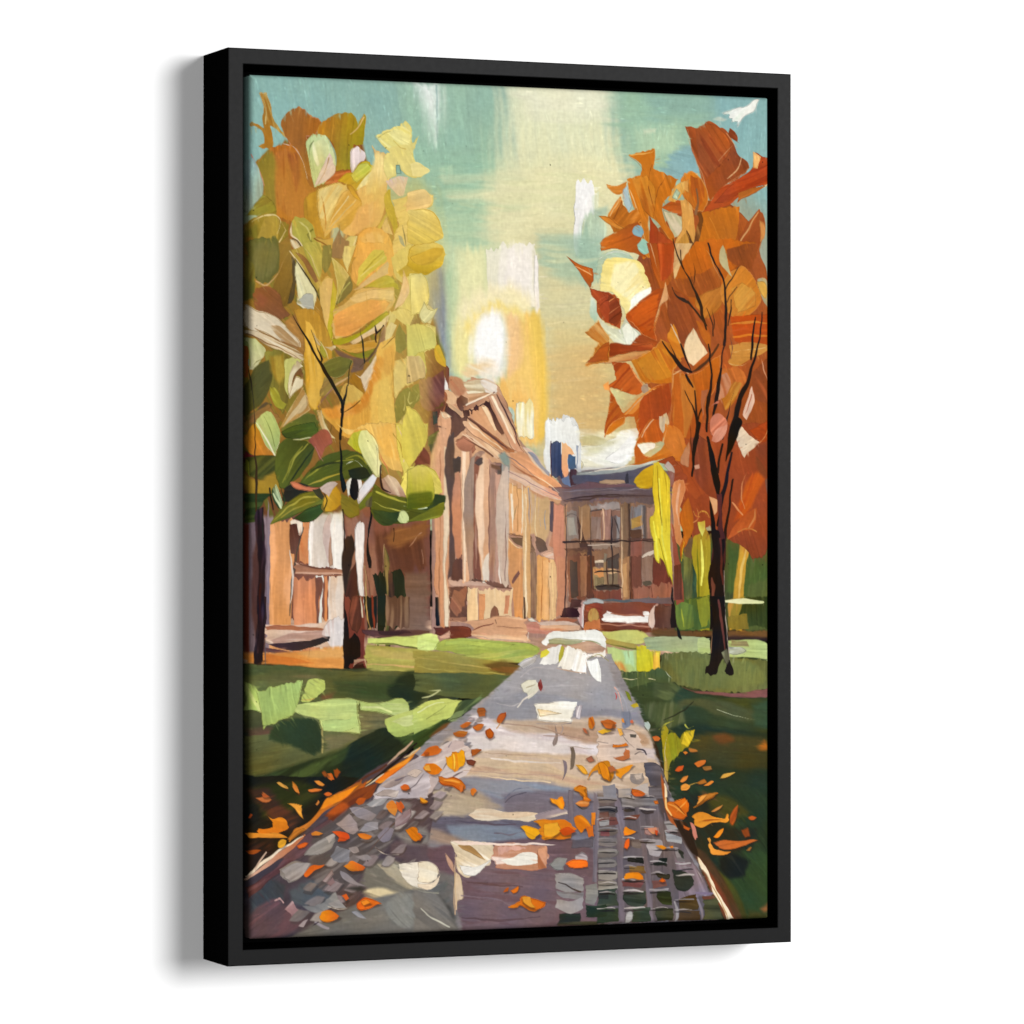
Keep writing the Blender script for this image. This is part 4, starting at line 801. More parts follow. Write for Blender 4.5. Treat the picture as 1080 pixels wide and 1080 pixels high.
p|195 208 112 195 208 112 208 218 128|a 1 b 0.62|1277 4004 1413 3999 1447 4044 1413 4101 1277 4093
s|74 74 32|a 111 w 0.39 0.78 0.39|1406 4095 1447 4038 1460 4044
p|168 180 85 152 160 72|g 90 a -3 b 0.62|1426 4057 1604 4020 1824 4036 2045 4051 2156 4065 2240 4104 2184 4180 1962 4203 1549 4122 1413 4107
p|186 200 96 186 200 96 132 130 50|a -2 b 0.62|1495 4032 1824 4042 2045 4070 1962 4094 1686 4072 1481 4064
p|168 154 74 143 126 56|g 90 a 5 b 0.62|1249 4105 1413 4107 1686 4149 1962 4203 2101 4218 2087 4281 1962 4305 1686 4289 1249 4264
p|192 192 96 192 192 96 154 168 80|a -7 b 0.62|1618 4148 1893 4126 2156 4103 2240 4117 2128 4192 1893 4189
p|138 90 36 138 90 36 106 80 32|a 8 b 1.66|1796 4214 1934 4190 2101 4230 2087 4281 1990 4293 1851 4265
s|201 176 96|a 8 w 0.78 1.17 0.65 o 0.8|1277 4156 1549 4198 1851 4240
s|185 168 80|a 5 w 0.65 1.04 0.65 o 0.8|1277 4220 1549 4255 1962 4286
p|92 97 55 87 93 51|g 1 a 3 b 0.26|1249 4267 1618 4272 2073 4297 2017 4332 1879 4419 1810 4456 1618 4453 1385 4424 1249 4397
s|216 216 160|a -4 w 0.52 1.04 0.52 o 0.8|1358 4398 1454 4393 1399 4424 1317 4448
p|196 204 112 174 188 98|g 90 a -13 b 0.26 h 0.8|1249 4536 1358 4474 1481 4457 1618 4472 1604 4542 1481 4616 1358 4677 1249 4713
s|224 228 160|a -13 w 0.78 1.04 0.65|1277 4549 1385 4500 1481 4483
s|136 140 72|a -27 w 0.39 0.52 0.39|1345 4601 1426 4552 1495 4502
p|67 76 44 67 76 44 118 128 73|a -37 b 0.62|1604 4478 1824 4456 1796 4488 1618 4580 1522 4636 1549 4579
p|201 216 144 201 216 144 102 113 68|a -32 b 0.26|1508 4616 1577 4554 1645 4543 1563 4630
p|47 69 36 54 69 36|g -27 a -32 b 0.62|1249 4713 1385 4652 1495 4604 1549 4630 1413 4754 1304 4841 1249 4852
p|106 68 38 106 68 38 90 58 30|a -37 b 1.66|1372 4728 1440 4666 1522 4629 1549 4643 1454 4717 1399 4741
s|48 54 27|a -35 w 0.39 1.04 1.04 0.39|1495 4629 1686 4556 1851 4431 2045 4300
s|138 154 128|a -35 w 0.39 0.52 0.39|1549 4630 1741 4532 1824 4469
p|201 200 112 201 200 112 216 220 128|a 1 b 0.5 h 0.5|2713 3988 2872 3979 3053 3981 3122 4034 3053 4074 2940 4073 2770 4030
p|168 148 74 168 148 74 200 192 96|a 12 b 0.5|2770 4040 2917 4057 3019 4084 3019 4116 2872 4104 2758 4071
s|90 90 40|a 12 w 0.31 0.62 0.31|2770 4071 2872 4093 3008 4115 3087 4085
p|200 212 136 185 204 120|g 1 a 79 b 0.5 h 0.5|2770 4092 2917 4114 3030 4126 3030 4282 2872 4279 2804 4237
p|217 136 60 217 136 60 200 176 96|a 68 b 1.66|2804 4216 2872 4207 2917 4239 2940 4280 2826 4279
p|184 216 160|a 90 b 1.33|2906 4125 2985 4126 2985 4239 2917 4218
p|216 204 46 216 204 46 189 160 32|a 85 b 0.21 h 0.8|3008 4095 3076 4085 3121 4127 3201 4138 3201 4263 3099 4282 3053 4282 3008 4271
p|224 176 64 224 176 64 232 216 74|a 88 b 0.21|3144 4138 3201 4133 3201 4273 3144 4273
p|154 168 130 138 154 116|g 90 a 2 b 0.21 h 0.5 r 108 104 76|3076 4033 3236 4019 3373 4036 3476 4048 3476 4142 3327 4129 3122 4117 3087 4085
p|106 74 42 106 74 42 90 68 40|a 2 b 1.66|3122 3971 3336 3967 3580 3976 4117 3981 4117 4053 3609 4028 3379 4039 3150 4017
p|58 42 45 58 42 45 74 52 52|a 2 b 1.66 o 0.8|3609 4028 3841 4024 4117 4040 4117 4066 3696 4055
p|158 168 130 144 158 116|g 90 a 2 b 0.26 h 0.5|3072 4036 3293 4019 3609 4041 3609 4146 3408 4141 3207 4128 3093 4114
p|184 196 132 184 196 132 165 180 112|a 2 b 0.26|3508 4040 3551 4034 3609 4054 3609 4139 3551 4158 3508 4119
p|188 200 120 200 216 136|g 1 a 4 b 0.62 h 0.7|3754 4063 3928 4051 4044 4062 4117 4106 4117 4217 3986 4190 3761 4180
p|217 220 200 217 220 200 168 168 136|a 1 b 0.62|3761 4102 3870 4110 3913 4136 3840 4162 3761 4150
p|138 122 80 138 122 80 154 138 90|a 1 b 0.62|3782 4056 3913 4064 3928 4104 3782 4098
s|220 232 160|a 8 w 0.65 1.17 0.52|3942 4202 4015 4219 4110 4211
p|102 106 58 112 113 62|g 90 a 90 b 0.26|3207 4148 3408 4141 3580 4152 3696 4173 4117 4204 4117 4428 3840 4450 3494 4418 3293 4363 3193 4323
p|114 119 65 114 119 65 97 104 58|a 90 b 2.07|3264 4194 3580 4185 3986 4242 4102 4362 3696 4421 3407 4365
p|89 99 52 89 99 52 73 84 47|a 90 b 0.62|2838 4279 3093 4276 3207 4264 3293 4324 3264 4428 3121 4451 2937 4423 2852 4370
s|216 204 160|a 3 w 0.26 0.52 0.26|2852 4328 2951 4332 3036 4327
s|216 204 160|a 3 w 0.26 0.39 0.26|3107 4341 3164 4346
s|216 216 184|a 38 w 0.39 0.91 0.26|3243 4284 3264 4304 3300 4331
p|122 74 64 128 80 74|g 1 a 5 b 0.62|3379 4406 3609 4439 3840 4450 4117 4417 4117 4474 3986 4489 3782 4481 3551 4458 3407 4430
p|57 69 40 51 61 37|g 90 a 10 b 0.62|2908 4422 3121 4361 3307 4376 3494 4444 3782 4488 4117 4487 4117 4808 3494 4770 3236 4635 3036 4631
p|69 78 48 69 78 48 90 99 59|a 19 b 1.66|3150 4361 3293 4363 3364 4416 3264 4493 3150 4478
p|86 91 60 71 78 50|g 1 a 15 b 1.66|3494 4483 3696 4500 3928 4569 4044 4623 3986 4662 3696 4617 3436 4534 3264 4635 3207 4596 3407 4495
p|73 84 52 73 84 52 93 100 68|a 101 b 2.07|3050 4528 3264 4506 3379 4559 3407 4690 3307 4714 3121 4646
s|44 45 28|a -32 w 0.26 0.65 0.52 0.26|3236 4648 3364 4585 3451 4535 3479 4509
s|200 204 168|a 10 w 0.26 0.39 0.26|3667 4577 3826 4619 4029 4656
p|38 49 34 41 54 38|g 90 a 10 b 2.07|3407 4664 3696 4709 4117 4756 4117 5242 3336 5222 3193 4972 3150 4789
p|52 74 55|a 10 b 2.49|3957 4543 4117 4506 4117 4730 3986 4701
p|78 68 32 58 58 32|g 90 a 6 b 3.32|3494 4770 3782 4763 4117 4808 4117 5032 3840 5025 3551 4954 3436 4847
p|106 68 34 106 68 34 138 74 32|a 1 b 2.49|3638 4773 3724 4748 3811 4802 3724 4827 3667 4813
p|168 96 30|a 1 b 2.49|4000 4845 4059 4801 4110 4848 4110 4874 4029 4872
p|108 104 22 74 62 32|g 90 a 63 b 0.62|2908 4422 2951 4449 3008 4605 3093 4762 3193 4946 3264 5220 3164 5218 3064 4917 2979 4630
s|168 160 32|a 58 b 0.26 w 1.30 2.07 1.04|2908 4422 2965 4501 3022 4527
p|58 42 24 58 42 24 90 58 30|a 63 b 0.62|3079 4736 3150 4789 3221 4946 3293 5221 3235 5219 3178 4971
p|201 208 196 201 208 196 168 184 176|a 29 b 0.26 h 0.7|3057 4658 3107 4652 3121 4685 3107 4723
s|168 168 74|a 101 w 0.39 0.78 0.39|3193 4712 3236 4674 3307 4649
s|168 168 74|a 101 w 0.39 0.65 0.39|3407 4677 3436 4704 3479 4691
p|168 148 32 168 148 32 138 138 30|a 85 b 0.26 h 0.8|3214 4712 3243 4674 3271 4714 3264 4752 3307 4740 3364 4780 3379 4742 3479 4711 3486 4731 3436 4834 3364 4884 3293 4948 3264 5051 3236 5051 3221 4881
p|216 184 42 216 184 42 200 164 30|a 58 b 0.26 h 0.8|3393 4735 3486 4714 3472 4769 3422 4840 3379 4820
p|200 168 80 200 168 80 168 138 42|a 90 b 0.26|3236 4895 3264 4934 3257 5103 3236 5051
s|216 200 160|a 90 w 0.39 0.78 0.39|3264 4752 3243 4843 3243 4947
p|41 54 36 46 63 37|g 90 a 48 b 2.07|3321 5138 4117 5158 4117 6182 3913 6174 3695 5735 3493 5533 3336 5334
p|42 42 30 42 42 30 36 43 33|a 53 b 3.32|3379 5192 3609 5224 3695 5409 3986 5469 3956 5586 3695 5670 3493 5638 3379 5400
p|65 63 28 65 63 28 86 64 42|a 29 b 3.32|3551 5183 3782 5228 3927 5350 3782 5437 3609 5302
p|50 69 38|a 48 b 3.32|3869 5649 4117 5657 4117 6077 3927 6070 3782 5803
p|30 33 29 30 33 29 48 48 41|a 48 b 2.07|3695 5683 3782 5633 3927 5703 3898 5807 3782 5830 3695 5761
p|80 84 27 60 58 31|g 90 a 63 b 1.66|3681 5774 3782 5856 3869 5989 3927 6149 3840 6145 3753 5985
p|74 52 32 90 62 38|g 90 a 58 b 1.66|3465 5585 3580 5640 3724 5828 3840 6067 3884 6154 3753 6149 3609 5876 3493 5690
p|122 62 38 122 62 38 138 74 48|a 58 b 1.66|3493 5625 3565 5718 3681 5878 3825 6138 3753 6149 3623 5929
p|138 90 52|a 2 b 2.07|4029 6061 4109 6024 4109 6077 4058 6088
p|67 69 38|a 2 b 2.07|3927 6070 4117 6103 4117 6156 3913 6161
p|28 30 24 37 29 22|g 90 a -27 b 0.62|-66 4981 836 5002 702 5150 462 5319 237 5538 -40 5728
p|43 48 23 43 48 23 58 58 26|a -27 b 3.32|39 5058 436 5043 529 5120 303 5252 105 5284
p|62 42 32 62 42 32 95 52 32|a -22 b 3.32|-13 5082 118 5060 303 5252 409 5280 303 5390 171 5286
p|42 30 24 42 30 24 74 42 28|a -27 b 3.32|-40 5467 171 5436 171 5585 -13 5654
p|154 145 143 138 128 128|g 90 a 1 b 0.7 c|2205 4142 2811 4149 3040 4572 3698 6170 2167 6217 -35 6145 -35 5728 478 5340 1719 4515
p|166 161 162 155 150 151|g 90 a 3 b 1.4|2182 4176 2773 4149 2834 4359 2987 4536 3033 4677 2469 4687 1756 4618 1719 4563 1943 4346
p|154 150 153 154 150 153 142 139 143|a 1 b 2.1|1794 4481 2167 4418 2773 4532 3017 4536 3048 4677 2772 4707 2167 4640 1756 4632
p|143 138 145|a 1 b 2.1 o 0.8|2167 4626 3002 4585 3063 4670 2772 4707 2167 4681
p|201 174 148 201 174 148 216 192 168|a 5 b 2.1|1719 4632 2167 4626 3079 4698 3171 4924 3248 5137 2772 5160 1571 5027 1203 4984 1424 4818
p|213 196 192 213 196 192 228 216 212|a 10 b 1.4 h 0.5|1704 4563 1808 4585 1943 4677 2469 4736 3156 4854 3156 4924 2469 4874 1868 4793 1571 4787
p|220 207 200|a 6 b 1.4 h 0.5|1556 4752 1868 4724 2469 4805 2469 4874 1868 4848 1534 4820
p|185 150 122 185 150 122 200 164 136|a 4 b 1.4|2280 4663 2772 4707 3079 4747 3117 4818 2469 4770
p|212 184 150 212 184 150 199 174 152|a 4 b 1.4 h 0.5|1719 4859 2167 4868 2469 4909 2849 5057 2772 5125 2167 5076 1719 4996 1608 5014
p|203 166 138 203 166 138 217 196 160|a 5 b 1.4|1571 4993 2167 5006 2544 5105 2772 5111 2469 5048 1719 4948
p|138 132 140 122 116 125|g 90 a 4 b 2.1|1571 5041 1868 5034 2469 5118 2849 5231 3233 5276 3233 5627 2469 5604 1277 5430 1203 5223
p|154 152 157 154 152 157 136 145 158|a 6 b 1.4 o 0.9|1608 5042 2167 5076 2544 5154 2469 5222 1868 5172
p|122 112 121 110 100 107|g 90 a 4 b 2.1|1943 5160 2469 5152 2772 5264 2772 5613 2017 5555
p|168 148 128 168 148 128 184 166 140|a 9 b 2.1|1203 5155 1497 5094 1794 5156 1943 5256 1571 5315 1203 5292
p|108 100 111 108 100 111 122 122 134|a 5 b 2.1|1277 5307 1719 5306 2469 5409 2849 5531 2469 5604 1719 5512 1277 5430
p|130 139 151 130 139 151 117 124 136|a 4 b 2.1 o 0.9|1497 5368 2017 5396 2167 5470 1868 5502 1571 5466
p|160 136 120 160 136 120 152 138 122|a 13 b 2.1|1277 5348 1497 5423 1719 5512 2017 5534 1868 5564 1497 5505 1277 5464
p|106 79 84 112 90 96|g 2 a 7 b 1.4|1277 5533 1719 5512 2620 5553 2772 5822 2772 6205 2167 6189 1645 6169 1497 5779
p|117 96 102 117 96 102 106 80 84|a 7 b 2.8|1571 5576 2318 5634 2393 6017 2167 6182 1645 6162 1571 5851
p|100 96 92 119 113 110|g 2 a 30 b 2.1|984 5660 1571 5748 1571 6159 985 6171 839 5825
p|106 102 98 106 102 98 94 94 92|a -22 b 2.1|264 6109 550 5985 984 5864 1497 5779 1608 6181 264 6156
p|90 72 74 78 66 69|g 90 a -37 b 0.62|-40 5728 237 5538 476 5319 769 5076 971 4930 1241 4834 1364 4964 1364 5471 1106 5842 837 6085 502 6160 39 6154 -39 6151
p|72 76 79 72 76 79 61 64 69|a 49 b 2.07|26 5830 171 5710 277 5764 224 5937 171 6097 66 6130 13 5979
p|80 84 87 80 84 87 69 72 77|a 30 b 2.07|303 5815 462 5732 649 5801 596 5887 436 5919 316 5878
p|94 72 76 94 72 76 106 74 77|a -37 b 2.07|-13 6003 171 5860 343 5941 436 6019 237 6137 13 6141
p|90 58 61 90 58 61 110 74 76|a -35 b 0.62|-33 5778 171 5660 343 5503 462 5419 343 5591 171 5710 -13 5853
p|110 76 76 110 76 76 90 58 58|a -35 b 0.62|250 5563 462 5382 649 5261 756 5189 702 5326 542 5447 343 5591
p|92 82 80 92 82 80 124 114 110|a -27 b 1.66|476 5445 649 5299 836 5204 1052 5159 1241 5214 1160 5389 971 5585 756 5780 596 5825 462 5695
p|96 78 81 96 78 81 84 68 71|a 11 b 1.66|1079 5488 1187 5466 1364 5509 1364 5636 1187 5605 1052 5563
p|142 134 128 142 134 128 122 116 112|a 11 b 2.07|1106 5413 1309 5381 1364 5420 1364 5509 1187 5491
p|122 116 104 122 116 104 154 144 120|a 20 b 2.07|890 5646 1106 5627 1187 5718 1241 5821 1052 5866 917 5836 836 5757
p|176 164 140 176 164 140 138 132 116|a 25 b 0.62|971 5636 1106 5640 1187 5744 1364 5838 1364 5864 1160 5793
p|224 204 160 224 204 160 168 152 120|a 11 b 1.66 h 0.6|863 5821 971 5800 1133 5843 1052 5872 944 5887 863 5846
p|240 228 208 240 228 208 232 216 176|a 11 b 0.26 h 0.9 r 168 146 122|1126 5647 1241 5632 1364 5636 1364 5838 1241 5809 1160 5730
p|110 106 100 120 116 110|g 2 a -7 b 1.66|649 5977 917 5886 1187 5845 1364 5864 1364 6155 837 6154 462 6158 303 6152 436 6070
p|138 138 132 138 138 132 90 90 88|a 49 b 2.07 o 0.8|1052 5916 1187 5845 1364 5902 1323 6052 1160 6097 1052 6017
s|184 176 160|a 39 w 0.65 1.17 0.52|1296 5963 1364 6016 1418 6068
m 5000 0 395 410 614 8 1.5 .45
f 0.5
p|76 63 58|a -32 b 0.7 o 0.5|1668 4640 1692 4610 1730 4615 1696 4641
p|180 160 158 180 160 158 128 113 112|a -32 b 0.7 h 0.7|1664 4625 1687 4595 1725 4600 1691 4626
p|76 63 58|a -32 b 0.7 o 0.5|1730 4635 1757 4610 1793 4616 1769 4637
p|198 180 171 198 180 171 140 128 121|a -32 b 0.7 h 0.7|1726 4620 1753 4594 1788 4601 1765 4622
p|76 63 58|a -32 b 0.7 o 0.5|1633 4681 1661 4644 1696 4650 1661 4688
p|176 158 151 176 158 151 124 112 107|a -32 b 0.7 h 0.7|1628 4666 1656 4629 1691 4634 1657 4673
p|76 63 58|a -32 b 0.7 o 0.5|1710 4678 1730 4646 1759 4661 1737 4692
p|137 122 119 137 122 119 93 82 80|a -32 b 0.7 h 0.7|1705 4663 1725 4631 1754 4646 1733 4677
p|76 63 58|a -32 b 0.7 o 0.5|1596 4773 1640 4743 1669 4750 1655 4786
p|176 158 151 176 158 151 124 112 107|a -32 b 0.7 h 0.7|1591 4758 1636 4728 1664 4734 1650 4770
p|76 63 58|a -32 b 0.7 o 0.5|1452 4827 1508 4788 1546 4790 1495 4837
p|160 146 144 160 146 144 111 102 101|a -32 b 0.7 h 0.7|1447 4812 1504 4773 1542 4775 1491 4822
p|76 63 58|a -32 b 0.7 o 0.5|1557 4821 1576 4792 1615 4796 1576 4827
p|198 180 171 198 180 171 140 128 121|a -32 b 0.7 h 0.7|1553 4806 1572 4777 1610 4781 1572 4811
p|76 63 58|a -32 b 0.7 o 0.5|1627 4828 1657 4791 1710 4796 1667 4835
p|152 139 136 152 139 136 105 94 94|a -32 b 0.7 h 0.7|1622 4812 1653 4776 1705 4781 1662 4820
p|76 63 58|a -32 b 0.7 o 0.5|1391 4877 1437 4840 1472 4848 1430 4877
p|152 139 136 152 139 136 105 94 94|a -32 b 0.7 h 0.7|1387 4862 1432 4825 1468 4833 1426 4862
p|76 63 58|a -32 b 0.7 o 0.5|1466 4879 1504 4844 1551 4847 1506 4888
p|160 146 144 160 146 144 111 102 101|a -32 b 0.7 h 0.7|1462 4864 1500 4828 1546 4831 1502 4872
p|76 63 58|a -32 b 0.7 o 0.5|1619 4881 1651 4840 1707 4860 1667 4891
p|137 122 119 137 122 119 93 82 80|a -32 b 0.7 h 0.7|1615 4866 1647 4825 1702 4844 1662 4876
p|76 63 58|a -32 b 0.7 o 0.5|1413 4935 1460 4895 1497 4907 1465 4938
p|198 180 171 198 180 171 140 128 121|a -32 b 0.7 h 0.7|1409 4920 1455 4880 1492 4892 1460 4923
p|76 63 58|a -32 b 0.7 o 0.5|1392 4988 1418 4943 1463 4954 1428 4998
p|176 158 151 176 158 151 124 112 107|a -32 b 0.7 h 0.7|1388 4973 1413 4927 1458 4939 1424 4982
p|76 63 58|a -32 b 0.7 o 0.5|1211 5051 1252 5006 1307 5013 1272 5057
p|137 122 119 137 122 119 93 82 80|a -32 b 0.7 h 0.7|1207 5035 1248 4991 1302 4998 1268 5042
p|76 63 58|a -32 b 0.7 o 0.5|1402 5054 1453 5013 1494 5027 1458 5058
p|221 203 192 221 203 192 156 144 136|a -32 b 0.7 h 0.7|1398 5039 1449 4997 1489 5012 1453 5043
p|76 63 58|a -32 b 0.7 o 0.5|1511 5058 1540 5007 1586 5029 1545 5059
p|176 158 151 176 158 151 124 112 107|a -32 b 0.7 h 0.7|1507 5043 1536 4992 1582 5013 1541 5043
p|76 63 58|a -32 b 0.7 o 0.5|1184 5108 1211 5065 1260 5074 1221 5123
p|176 158 151 176 158 151 124 112 107|a -32 b 0.7 h 0.7|1179 5093 1206 5050 1255 5059 1217 5107
p|76 63 58|a -32 b 0.7 o 0.5|1274 5107 1309 5073 1356 5083 1326 5121
p|176 158 151 176 158 151 124 112 107|a -32 b 0.7 h 0.7|1269 5092 1305 5058 1352 5068 1321 5106
p|76 63 58|a -32 b 0.7 o 0.5|1385 5112 1437 5068 1484 5088 1447 5121
p|152 139 136 152 139 136 105 94 94|a -32 b 0.7 h 0.7|1380 5097 1433 5052 1480 5073 1443 5106
p|76 63 58|a -32 b 0.7 o 0.5|1485 5121 1513 5073 1559 5079 1524 5131
p|180 160 158 180 160 158 128 113 112|a -32 b 0.7 h 0.7|1480 5106 1508 5058 1555 5064 1520 5116
p|76 63 58|a -32 b 0.7 o 0.5|1070 5183 1110 5133 1170 5138 1120 5192
p|137 122 119 137 122 119 93 82 80|a -32 b 0.7 h 0.7|1066 5168 1105 5118 1166 5123 1116 5177
p|76 63 58|a -32 b 0.7 o 0.5|1176 5184 1217 5132 1277 5149 1234 5188
p|180 160 158 180 160 158 128 113 112|a -32 b 0.7 h 0.7|1171 5169 1212 5117 1272 5133 1230 5173
p|76 63 58|a -32 b 0.7 o 0.5|1278 5187 1342 5141 1381 5151 1332 5197
p|198 180 171 198 180 171 140 128 121|a -32 b 0.7 h 0.7|1274 5172 1338 5125 1377 5136 1328 5182
p|76 63 58|a -32 b 0.7 o 0.5|1393 5182 1449 5134 1509 5147 1464 5194
p|180 160 158 180 160 158 128 113 112|a -32 b 0.7 h 0.7|1389 5166 1445 5119 1505 5132 1460 5179
p|76 63 58|a -32 b 0.7 o 0.5|1017 5248 1073 5197 1129 5211 1072 5255
p|196 180 170 196 180 170 156 144 136|a -32 b 0.7 h 0.7|1013 5233 1069 5181 1124 5196 1067 5239
p|76 63 58|a -32 b 0.7 o 0.5|1375 5254 1416 5198 1473 5219 1420 5271
p|160 142 140 160 142 140 128 113 112|a -32 b 0.7 h 0.7|1371 5239 1412 5183 1469 5204 1416 5256
p|76 63 58|a -32 b 0.7 o 0.5|961 5311 1009 5265 1071 5287 1008 5328
p|107 94 94 107 94 94 83 71 71|a -32 b 0.7 h 0.7|957 5296 1005 5250 1067 5271 1004 5313
p|76 63 58|a -32 b 0.7 o 0.5|1059 5315 1108 5262 1157 5286 1126 5326
p|176 160 152 176 160 152 140 128 121|a -32 b 0.7 h 0.7|1054 5300 1103 5247 1153 5271 1122 5310
p|76 63 58|a -32 b 0.7 o 0.5|1157 5321 1215 5266 1271 5281 1218 5332
p|176 160 152 176 160 152 140 128 121|a -32 b 0.7 h 0.7|1153 5306 1211 5251 1266 5266 1214 5316
p|76 63 58|a -32 b 0.7 o 0.5|1255 5328 1324 5276 1371 5294 1324 5334
p|160 142 140 160 142 140 128 113 112|a -32 b 0.7 h 0.7|1251 5313 1320 5261 1367 5279 1319 5319
p|76 63 58|a -32 b 0.7 o 0.5|1380 5326 1428 5281 1486 5290 1424 5346
p|176 160 152 176 160 152 140 128 121|a -32 b 0.7 h 0.7|1375 5311 1424 5266 1481 5274 1420 5331
p|76 63 58|a -32 b 0.7 o 0.5|978 5390 1044 5341 1099 5352 1041 5410
p|135 120 121 135 120 121 105 94 94|a -32 b 0.7 h 0.7|974 5375 1040 5326 1094 5337 1036 5395
p|76 63 58|a -32 b 0.7 o 0.5|1094 5405 1130 5344 1200 5360 1149 5407
p|176 160 152 176 160 152 140 128 121|a -32 b 0.7 h 0.7|1089 5390 1126 5329 1196 5345 1144 5392
p|76 63 58|a -32 b 0.7 o 0.5|1195 5403 1252 5348 1292 5358 1242 5409
p|121 107 105 121 107 105 93 82 80|a -32 b 0.7 h 0.7|1190 5388 1247 5332 1288 5342 1237 5394
p|76 63 58|a -32 b 0.7 o 0.5|847 5473 902 5418 952 5435 918 5482
p|156 140 134 156 140 134 124 112 107|a -32 b 0.7 h 0.7|843 5458 898 5403 947 5420 913 5467
p|76 63 58|a -32 b 0.7 o 0.5|1238 5489 1278 5433 1348 5448 1297 5496
p|107 94 94 107 94 94 83 71 71|a -32 b 0.7 h 0.7|1233 5473 1274 5418 1344 5433 1293 5481
p|76 63 58|a -32 b 0.7 o 0.5|1076 5570 1154 5512 1195 5520 1160 5576
p|160 142 140 160 142 140 128 113 112|a -32 b 0.7 h 0.7|1072 5555 1150 5497 1191 5505 1156 5561
p|76 63 58|a -32 b 0.7 o 0.5|570 5645 637 5579 703 5601 630 5654
p|176 162 153 176 162 153 156 144 136|a -32 b 0.7 h 0.7|566 5630 632 5564 699 5586 626 5639
p|76 63 58|a -32 b 0.7 o 0.5|723 5646 787 5575 842 5596 787 5658
p|127 117 115 127 117 115 111 102 101|a -32 b 0.7 h 0.7|718 5631 783 5560 838 5581 783 5643
p|76 63 58|a -32 b 0.7 o 0.5|861 5651 910 5586 989 5598 935 5657
p|144 127 126 144 127 126 128 113 112|a -32 b 0.7 h 0.7|857 5636 906 5571 984 5583 931 5642
p|76 63 58|a -32 b 0.7 o 0.5|997 5653 1056 5590 1117 5606 1060 5666
p|158 144 136 158 144 136 140 128 121|a -32 b 0.7 h 0.7|992 5638 1051 5574 1113 5591 1056 5651
p|76 63 58|a -32 b 0.7 o 0.5|398 5816 470 5761 519 5780 465 5838
p|127 117 115 127 117 115 111 102 101|a -32 b 0.7 h 0.7|394 5801 465 5746 515 5765 461 5823
p|76 63 58|a -32 b 0.7 o 0.5|560 5833 645 5756 715 5778 648 5839
p|144 127 126 144 127 126 128 113 112|a -32 b 0.7 h 0.7|556 5818 640 5741 711 5763 643 5823
p|76 63 58|a -32 b 0.7 o 0.5|714 5829 781 5761 852 5787 794 5852
p|144 127 126 144 127 126 128 113 112|a -32 b 0.7 h 0.7|710 5814 777 5746 848 5772 790 5837
p|76 63 58|a -32 b 0.7 o 0.5|425 5920 509 5859 575 5874 503 5945
p|127 117 115 127 117 115 111 102 101|a -32 b 0.7 h 0.7|420 5905 504 5844 571 5859 498 5929
p|76 63 58|a -32 b 0.7 o 0.5|598 5928 657 5867 745 5887 661 5942
p|144 127 126 144 127 126 128 113 112|a -32 b 0.7 h 0.7|593 5913 653 5852 741 5872 656 5927
p|76 63 58|a -32 b 0.7 o 0.5|304 6033 364 5950 458 5976 376 6043
p|127 117 115 127 117 115 111 102 101|a -32 b 0.7 h 0.7|299 6018 359 5935 453 5961 372 6028
p|76 63 58|a -32 b 0.7 o 0.5|470 6033 544 5965 619 5981 550 6050
p|176 162 153 176 162 153 156 144 136|a -32 b 0.7 h 0.7|465 6018 539 5950 614 5966 546 6035
p|154 148 144 154 148 144 180 168 160|a -32 b 0.26 h 0.6|877 5205 971 5157 1052 5159 1011 5208 931 5221
p|192 180 176 192 180 176 168 156 154|a -18 b 0.26 h 0.6|931 5130 1011 5095 1106 5097 1079 5147 971 5157
p|154 138 134|a -17 b 0.26|756 5227 836 5216 971 5283 917 5319 823 5291
p|168 148 142 168 148 142 138 122 122|a -8 b 0.26 h 0.6|649 5337 756 5264 810 5329 823 5392 783 5416 702 5376
p|156 147 146 156 147 146 127 114 118|a 20 b 0.26 h 0.6|823 5392 890 5331 971 5333 971 5384 890 5406
s|184 168 160|a -17 w 0.52 0.78 0.39|756 5264 836 5229 944 5219
p|138 126 132|a -47 b 0.26 h 0.5|971 5434 1038 5373 1092 5387 1065 5462 998 5473
p|163 154 146 163 154 146 142 134 126|a -22 b 0.26 h 0.7|409 5549 489 5470 636 5405 649 5450 609 5511 489 5558
p|176 164 154|a -17 b 0.26|569 5435 636 5409 649 5425 596 5473
p|127 122 123 127 122 123 146 140 140|a -27 b 0.26 h 0.5|609 5574 662 5500 756 5528 743 5603 676 5614
p|148 136 134 148 136 134 122 112 114|a 16 b 0.26|743 5515 810 5505 836 5543 783 5554
p|154 144 144 154 144 144 133 124 126|a 11 b 0.26 h 0.5|796 5580 890 5558 931 5597 863 5607
s|192 176 160|a 11 w 0.39 0.78 0.39|957 5516 1025 5562 1133 5571
s|55 37 39|a 16 w 0.39 0.91 0.39|957 5516 1011 5549 1079 5563
p|138 128 120|a -37 b 0.26 r 102 87 87|230 5650 343 5591 409 5605 469 5620 409 5693 303 5746 250 5713
p|163 154 150 163 154 150 122 112 110|a -32 b 0.26 h 0.6|237 5656 356 5598 456 5619 383 5705 303 5740
p|168 148 144 168 148 144 138 116 112|a -47 b 0.26 h 0.7|549 5735 622 5669 636 5700 582 5761
p|138 110 110|a -37 b 0.26|582 5761 629 5725 649 5757 609 5787
p|154 142 142 154 142 142 138 122 128|a 35 b 0.26 h 0.6|689 5677 729 5691 810 5756 884 5784 823 5788 729 5754 689 5715
p|105 105 107 160 152 142|g 2 a 21 b 0.62 h 0.5|409 5918 542 5898 649 5826 676 5878 596 5938 489 5961
p|168 156 144 168 156 144 138 128 120|a 11 b 0.26 h 0.6|596 5912 676 5878 736 5943 649 5946
s|216 200 176|a 10 w 0.26 0.65 0.39|589 5931 676 5949 736 5943
